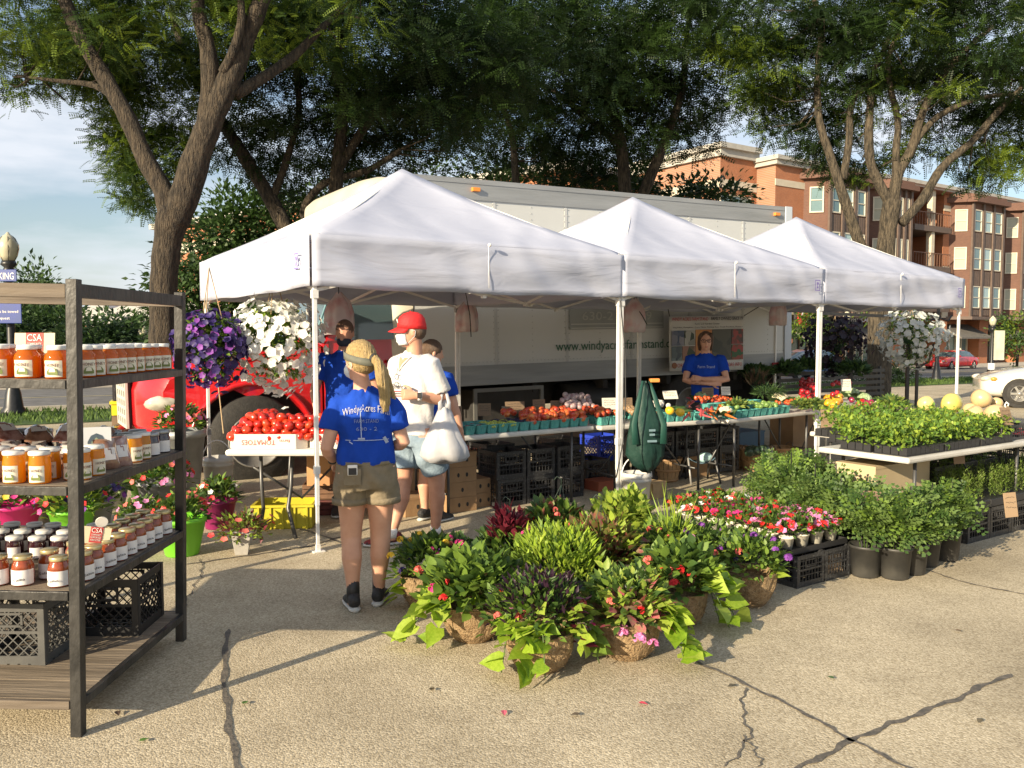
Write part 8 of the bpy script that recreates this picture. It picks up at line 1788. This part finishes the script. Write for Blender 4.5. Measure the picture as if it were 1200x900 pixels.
# ---- rosemary in flats on crates, right edge
for i in range(5):
    for j in range(2): q = LL(4.46 + .345*i, -2.44 + .36*j, 0); put(lat, q, TH, f'tall black crate under the rosemary, {NAMES[i]} from the left in the {["front", "back"][j]} row', 'crate', 'black crates under the rosemary', (1.02, 1.0, .95))
    for j in range(2):
        q = LL(4.46 + .345*i, -2.44 + .36*j, .252); m = MB(); m.box(-.165, .165, -.165, .165, 0, .06); o = part('herb_flat', m, M_black, None, loc=q, rot=TH, bevel=.004); tag(o, f'grey black flat of upright rosemary, {NAMES[i]} from the left in the {["front", "back"][j]} row', 'herb tray', 'flats of rosemary')
        n = 42; x = rng.uniform(-.15, .15, n); y = rng.uniform(-.15, .15, n); P = []; D = []; 
        for a, b in zip(x, y):
            k = 26; hh = random.uniform(.17, .28); z = np.linspace(.02, hh, k); ang = rng.uniform(0, 6.28, k); P.append(np.stack([np.full(k, a) + z*.1*random.uniform(-1, 1), np.full(k, b), .05 + z], 1)); D.append(np.stack([np.cos(ang), np.sin(ang), np.full(k, .8)], 1))
        P = np.concatenate(P); D = np.concatenate(D); obj('rosemary', cloud_mesh('rosemary', P, D, rng.uniform(.022, .034, len(P)), diamond(1, .22), [LM('rosemary_leaf', (.15, .22, .05), (.24, .30, .09)), M_gl]), o, kind='stuff')
pcard(V(*at(1186, 606, 6.55)), R(20), .13, .19, 'tan price card on the front of the rosemary crates at right', -10, m=MATS['tan_price_card'])
LM('parsley_leaf', (.10, .21, .03), (.16, .28, .05))
# ---- seedling trays on the table
def cells(u, v, label, z=.742, n=760, hh=.16):
    q = LL(u, v, z); t = thing('seedling_tray', label, 'seedling tray', q, TH, 'trays of parsley and pepper seedlings'); m = MB(); m.box(-.255, .255, -.135, .135, 0, .006); part('tray', m, M_black, t)
    c = MB(); c.prism([(-.028, -.028), (.028, -.028), (.028, .028), (-.028, .028)], 0, .055, axis='z'); cm = c.mesh('cell', M_black)
    for i in range(8): 
        for j in range(4): o = obj('cell', cm, t, (-.22 + .063*i, -.10 + .066*j, .007)); o.scale = (1, 1.05, 1)
    n2 = n; p = np.stack([rng.uniform(-.27, .27, n2), rng.uniform(-.15, .15, n2), .05 + hh*rng.uniform(.0, 1, n2)**.7], 1); p[:, 2] += .025*np.sin(p[:, 0]*21)*np.sin(p[:, 1]*25 + u*9); d = rng.normal(0, .7, (n2, 3)); d[:, 2] += .35
    obj('foliage', cloud_mesh('foliage', p, d, rng.uniform(.026, .05, n2), leafy(1, .65), [LM('parsley_leaf', (.10, .21, .03), (.16, .28, .05)), M_gl, M_yg] if random.random() < .8 else [MATS['parsley_leaf'], M_gl]), t, kind='stuff'); return t
k = 0
for j, v in enumerate((-2.42, -2.13)):
    for i, u in enumerate((3.76, 4.29, 4.82)): cells(u, v, f'tray of leafy green seedlings, {NAMES[i]} from the left in the {["front", "second"][j]} row')
for i, u in enumerate((4.00, 4.53, 5.06)): cells(u, -1.86, f'tray of leafy green seedlings, {NAMES[i]} from the left in the third row', .75)
for i, u in enumerate((4.20, 4.73)): cells(u, -1.58, f'tray of leafy green seedlings, {NAMES[i]} from the left in the rear row', .76, 600, .2)
for i, (px, py) in enumerate(((1120, 533), )): pcard(onz(px + 2, py + 10, .60) + V(0, -.03, 0), TH - .3, .11, .17, 'brown price card hanging over the front edge of the seedling table', -6)
# melons, crate of melons
q = LL(5.28, -2.36, .742); put(lat, q, TH, 'black lattice crate of melons at the right end of the seedling table', 'crate', None, (.95, .9, .48)); put(lat, LL(5.24, -2.02, .742), TH, 'black lattice crate behind the melon crate on the seedling table', 'crate', None, (.95, .9, .5))
ML = [fm('yellow_melon', (.66, .56, .22), (.58, .48, .16), .078, .95, 9, .03), fm('cantaloupe', (.62, .42, .20), (.50, .38, .20), .078, .98, 10, .02), fm('canary_melon', (.70, .58, .14), (.55, .50, .12), .085, .9, 9, .03)]
for i, (px, py, Y, mi, s, lab) in enumerate([(1085, 473, 8.0, 0, 1.0, 'pale yellow melon left of the right tent pole'), (1115, 473, 7.9, 2, 1.18, 'long yellow melon just left of the right tent pole'), (1137, 480, 7.7, 1, .8, 'small tan cantaloupe at the foot of the right tent pole'), (1150, 467, 7.7, 1, 1.15, 'tan cantaloupe on top of the melon pile'), (1142, 486, 7.45, 1, 1.1, 'ripe cantaloupe low on the left of the melon crate'), (1166, 485, 7.3, 1, 1.12, 'orange tan cantaloupe resting on the front of the melon crate'), (1168, 472, 7.8, 1, .7, 'cantaloupe half hidden at the back right of the melon pile')]):
    o = obj('melon', ML[mi], None, at(px, py, Y), (R(random.uniform(-20, 20)), R(80) if mi == 2 else R(30), random.uniform(0, 3))); o.scale = (s, s*(1.25 if mi == 2 else 1), s); tag(o, lab, 'melon', 'melons at the right end of the stall')
carton(LL(4.9, -1.36, .735), TH, .9, .42, .20, 'low carton propping up the yellow melons on the rear table', 0, m=M_dcard); carton(LL(5.5, -1.72, .735), TH, .34, .34, .15, 'small carton under the cantaloupes on the rear table', 0, m=M_dcard)
pcard(V(*at(1182, 498, 6.95)), R(15), .10, .15, 'brown price card leaning on the melon crate at right', -20); 
m = MB(); m.tube([(0, 0, 0), (0, 0, .06), (-.015, 0, .09), (0, 0, .115), (.018, 0, .10), (.012, 0, .08)], .006, 6); o = part('hook', m, M_wht, None, True, loc=at(1179, 487, 7.2)); tag(o, 'white plastic hook standing beside the cantaloupes at the right edge', 'hook')
carton(LL(3.98, -2.08), TH, .76, .34, .62, 'big plain tan panel box standing under the seedling table', 0, m=mat('plain_tan_board', (.52, .41, .25), .8, (.47, .37, .23), 2), group='boxes under the seedling table')
for i in range(4):
    for k in range(2): put(lat, LL(4.72 + .36*i, -2.02, .262*k), TH, f'dark crate under the seedling table, {NAMES[i]} from the left in the {["lower", "upper"][k]} layer', 'crate', 'dark crates under the seedling table')
put(lat, LL(5.85, -2.30, .45), TH, 'black crate of red fruit at the right edge of the picture', 'crate', None, (1, 1, 1.05)); put(lat, LL(5.85, -2.30, 0), TH, 'black crate at the base of the stack at the right edge', 'crate', None, (1, 1, 1.7))
mixheap(PEP, 'red_strawberry', 'small red fruit in the crate at the right edge of the picture', 'fruit', 'red fruit at the right edge', 5.72, 5.98, -2.42, -2.18, .68, 34, .022, .02)
# ---- big hanging petunia balls
def petunia(loc, r, label, fm_, n, fs, leafm, drop=0, strings=None, nl=900, sq=(1, 1, .85), stand=None, fmix=None):
    t = thing('hanging_petunias', label, 'flower basket', loc, 0, 'hanging baskets of petunias')
    m = MB(); m.lathe([(.09, -.10), (.15, 0), (.16, .01), (.001, .01)], 18); part('pot', m, mat('green_hanging_pot', (.03, .09, .04), .6), t, True)
    foliage(t, (0, 0, 0), r*.86, nl, .055, leafm, leafy(1, .55), .1, sq, .35)
    p = rng.normal(0, 1, (n, 3)); p /= np.linalg.norm(p, axis=1)[:, None]; low = p[:, 2] < 0; keep = ~low | (rng.uniform(0, 1, n) < .75); p = p[keep]; n = len(p); lump = 1 + .17*np.sin(p[:, 0]*5 + 1)*np.sin(p[:, 2]*6 + p[:, 1]*5); keep = rng.uniform(0, 1, n) < .72 + .5*np.sin(p[:, 0]*9)*np.sin(p[:, 2]*8 + 1); p = p[keep]; lump = lump[keep]; n = len(p)
    q = p*np.array(sq)*r*rng.uniform(.86, 1.06, n)[:, None]*lump[:, None]
    if drop: s_ = (p[:, 2] < -.1); q[s_, 2] *= rng.uniform(1, drop, s_.sum())
    obj('flowers', cloud_mesh('flowers', q, p + rng.normal(0, .35, (n, 3)) + np.array((0, -.1, .1)), rng.uniform(.65, 1.25, n)*fs, blossom(5), fmix or [fm_]), t, kind='stuff')
    if drop: foliage(t, (r*.1, -r*.15, -r*.65), r*.55, 420, .05, leafm, leafy(1, .5), -.5, (1, .8, 1), .3)
    m = MB()
    for k in range(3): a = 2.1*k + .5; m.tube([(.15*math.cos(a), .15*math.sin(a), 0), (0, 0, strings or .55)], .004, 4)
    part('hanger', m, mat('tan_string', (.35, .25, .14), .7), t, True); return t
pt = at(322, 398, 7.35); petunia(pt, .405, 'huge ball of white petunias hanging under the front left of the left tent', F_wht, 900, .072, [M_gl, M_dg, M_yg], 1.75, .62, 1500, (1.0, .9, .78))
pt = at(247, 408, 7.0); petunia(pt, .29, 'ball of deep violet petunias hanging at the left edge of the left tent', F_vio, 850, .06, [M_gl, M_dg, M_gl], 1.3, .66, 1500, (1, .9, 1), fmix=[F_vio, F_vio, F_vio, F_vio, F_vio, F_pur])
m = MB(); a, b = at(240, 352, 7.6), at(262, 508, 7.3); m.tube([a, a.lerp(b, .5) + V(.02, 0, 0), b], .006, 5); o = part('cord', m, MATS['tan_string'], None); tag(o, 'long tan cord hanging from the violet petunias towards the tomato table', 'cord')
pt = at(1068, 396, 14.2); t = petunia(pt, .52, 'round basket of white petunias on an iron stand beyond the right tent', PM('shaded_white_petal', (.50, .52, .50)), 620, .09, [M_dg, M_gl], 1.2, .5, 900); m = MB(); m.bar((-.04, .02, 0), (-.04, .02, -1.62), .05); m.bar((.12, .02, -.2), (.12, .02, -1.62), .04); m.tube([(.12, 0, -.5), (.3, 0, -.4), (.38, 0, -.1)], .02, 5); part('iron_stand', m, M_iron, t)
pt = at(978, 404, 14.8); t = petunia(pt, .56, 'shade-darkened basket of purple petunias on an iron stand behind the right tent pole', LM('shaded_purple_petal', (.014, .010, .018), (.03, .02, .04)), 500, .09, [LM('shade_leaf', (.012, .018, .010), (.02, .03, .014)), M_dpur], 1.25, .5, 1500); m = MB(); m.bar((-.3, .02, 0), (-.3, .02, -1.65), .06); m.bar((.33, .1, .3), (.33, .1, -1.65), .06); m.bar((-.3, .02, .55), (.9, .1, .5), .05); part('iron_stand', m, M_iron, t)  # deep shade is put into the petal and leaf colours
# ---- pots behind the rack and by the left pole
def pot(px, py, s, pm, label, spec, zb=0, tall=1.0, rim=True, rot=0, sqr=False):
    q = onz(px, py, zb); t = thing('flower_pot', label, 'flower pot', q + V(0, .12*s, 0), rot, 'potted flowers on the ground at the left')
    m = MB(); n = 4 if sqr else 24; m.lathe([(.10*s, 0), (.105*s, .01), (.15*s, .22*s*tall), (.16*s, .22*s*tall), (.16*s, .245*s*tall), (.145*s, .245*s*tall), (.135*s, .2*s*tall), (.001, .19*s*tall)], n); part('pot', m, pm, t, not sqr, bevel=.004 if sqr else 0)
    z = .26*s*tall
    for (mats, n_, ls, r, fm_, nf, fs) in [spec]: foliage(t, (0, 0, z), r, n_, ls, mats, leafy(1, .5), .35); p = rng.normal(0, 1, (nf, 3)); p /= np.linalg.norm(p, axis=1)[:, None]; p[:, 2] = abs(p[:, 2]); obj('flowers', cloud_mesh('flowers', p*np.array((1, 1, .8))*r + np.array((0, 0, z)), p + np.array((0, -.4, .3)), np.full(nf, fs), blossom(5), fm_), t, kind='stuff')
    return t
M_pmag, M_plime, M_pgrey = mat('magenta_pot', (.24, .015, .10), .4), mat('lime_pot', (.16, .50, .03), .4), mat('galvanised_bucket', (.36, .38, .38), .45, (.44, .46, .46), 12, metal=.4)
gm = [M_gl, M_dg]
pot(250, 622, 1.0, M_pmag, 'magenta pot with green leaves and red and white blooms beside the tomato table', (gm, 300, .07, .19, [F_red, F_wht, F_cor], 14, .045))
pot(205, 655, 1.15, M_plime, 'large lime green pot of coral flowers behind the far rack post', (gm, 300, .07, .2, [F_cor, F_red], 26, .045)); pot(160, 650, 1.0, M_plime, 'lime green pot seen under the third rack shelf', (gm, 260, .06, .18, [F_cor, F_pink], 24, .045))
pot(165, 590, 1.2, M_plime, 'lime green pot further back seen between the rack shelves', (gm, 260, .07, .2, [F_pink], 12, .045)); pot(205, 590, 1.5, M_pgrey, 'tall galvanised bucket with pink flowers behind the far rack post', (gm, 320, .08, .24, [F_cor, F_pink], 30, .05), tall=1.9)
pot(180, 608, 1.3, M_pgrey, 'galvanised pot with masses of coral red flowers behind the rack', (gm, 420, .08, .28, [F_cor, F_red, F_pink], 60, .05)); pot(120, 600, 1.2, M_pgrey, 'pot of dark red flowers behind the rack near the corner post', ([M_dg, M_maroon], 380, .08, .26, [F_red, F_mag], 50, .05))
pot(5, 640, 1.25, mat('hot_pink_pot', (.62, .03, .20), .35), 'hot pink pot at the left edge seen between the shelves', (gm, 300, .08, .24, [F_yel, F_mag], 14, .05)); pot(75, 640, 1.1, M_plime, 'lime pot of mixed petunias seen left of the corner post', (gm + [M_yg], 420, .07, .26, [F_mag, F_red, F_pur], 40, .05)); pot(45, 625, 1.2, M_pgrey, 'pot of dark red coleus seen between the shelves at left', ([M_maroon, M_gl, M_maroon], 420, .08, .26, [F_red], 12, .045)); pot(100, 628, 1.1, M_pgrey, 'pot of violet petunias just left of the corner post', (gm, 300, .07, .24, [F_vio, F_pur], 36, .05))
t = pot(280, 652, .62, mat('stone_trough', (.42, .40, .36), .7, (.34, .32, .29), 20), 'small pale trough of bronze and yellow green begonias at the paving edge', ([M_yg, M_col, M_maroon, M_gl], 420, .05, .19, [F_red, F_cor], 7, .035), rot=R(45 + 12), sqr=True); t.children[0].scale = (1.5, 1.5, 1)
# a long rough board and slab edge by the pots
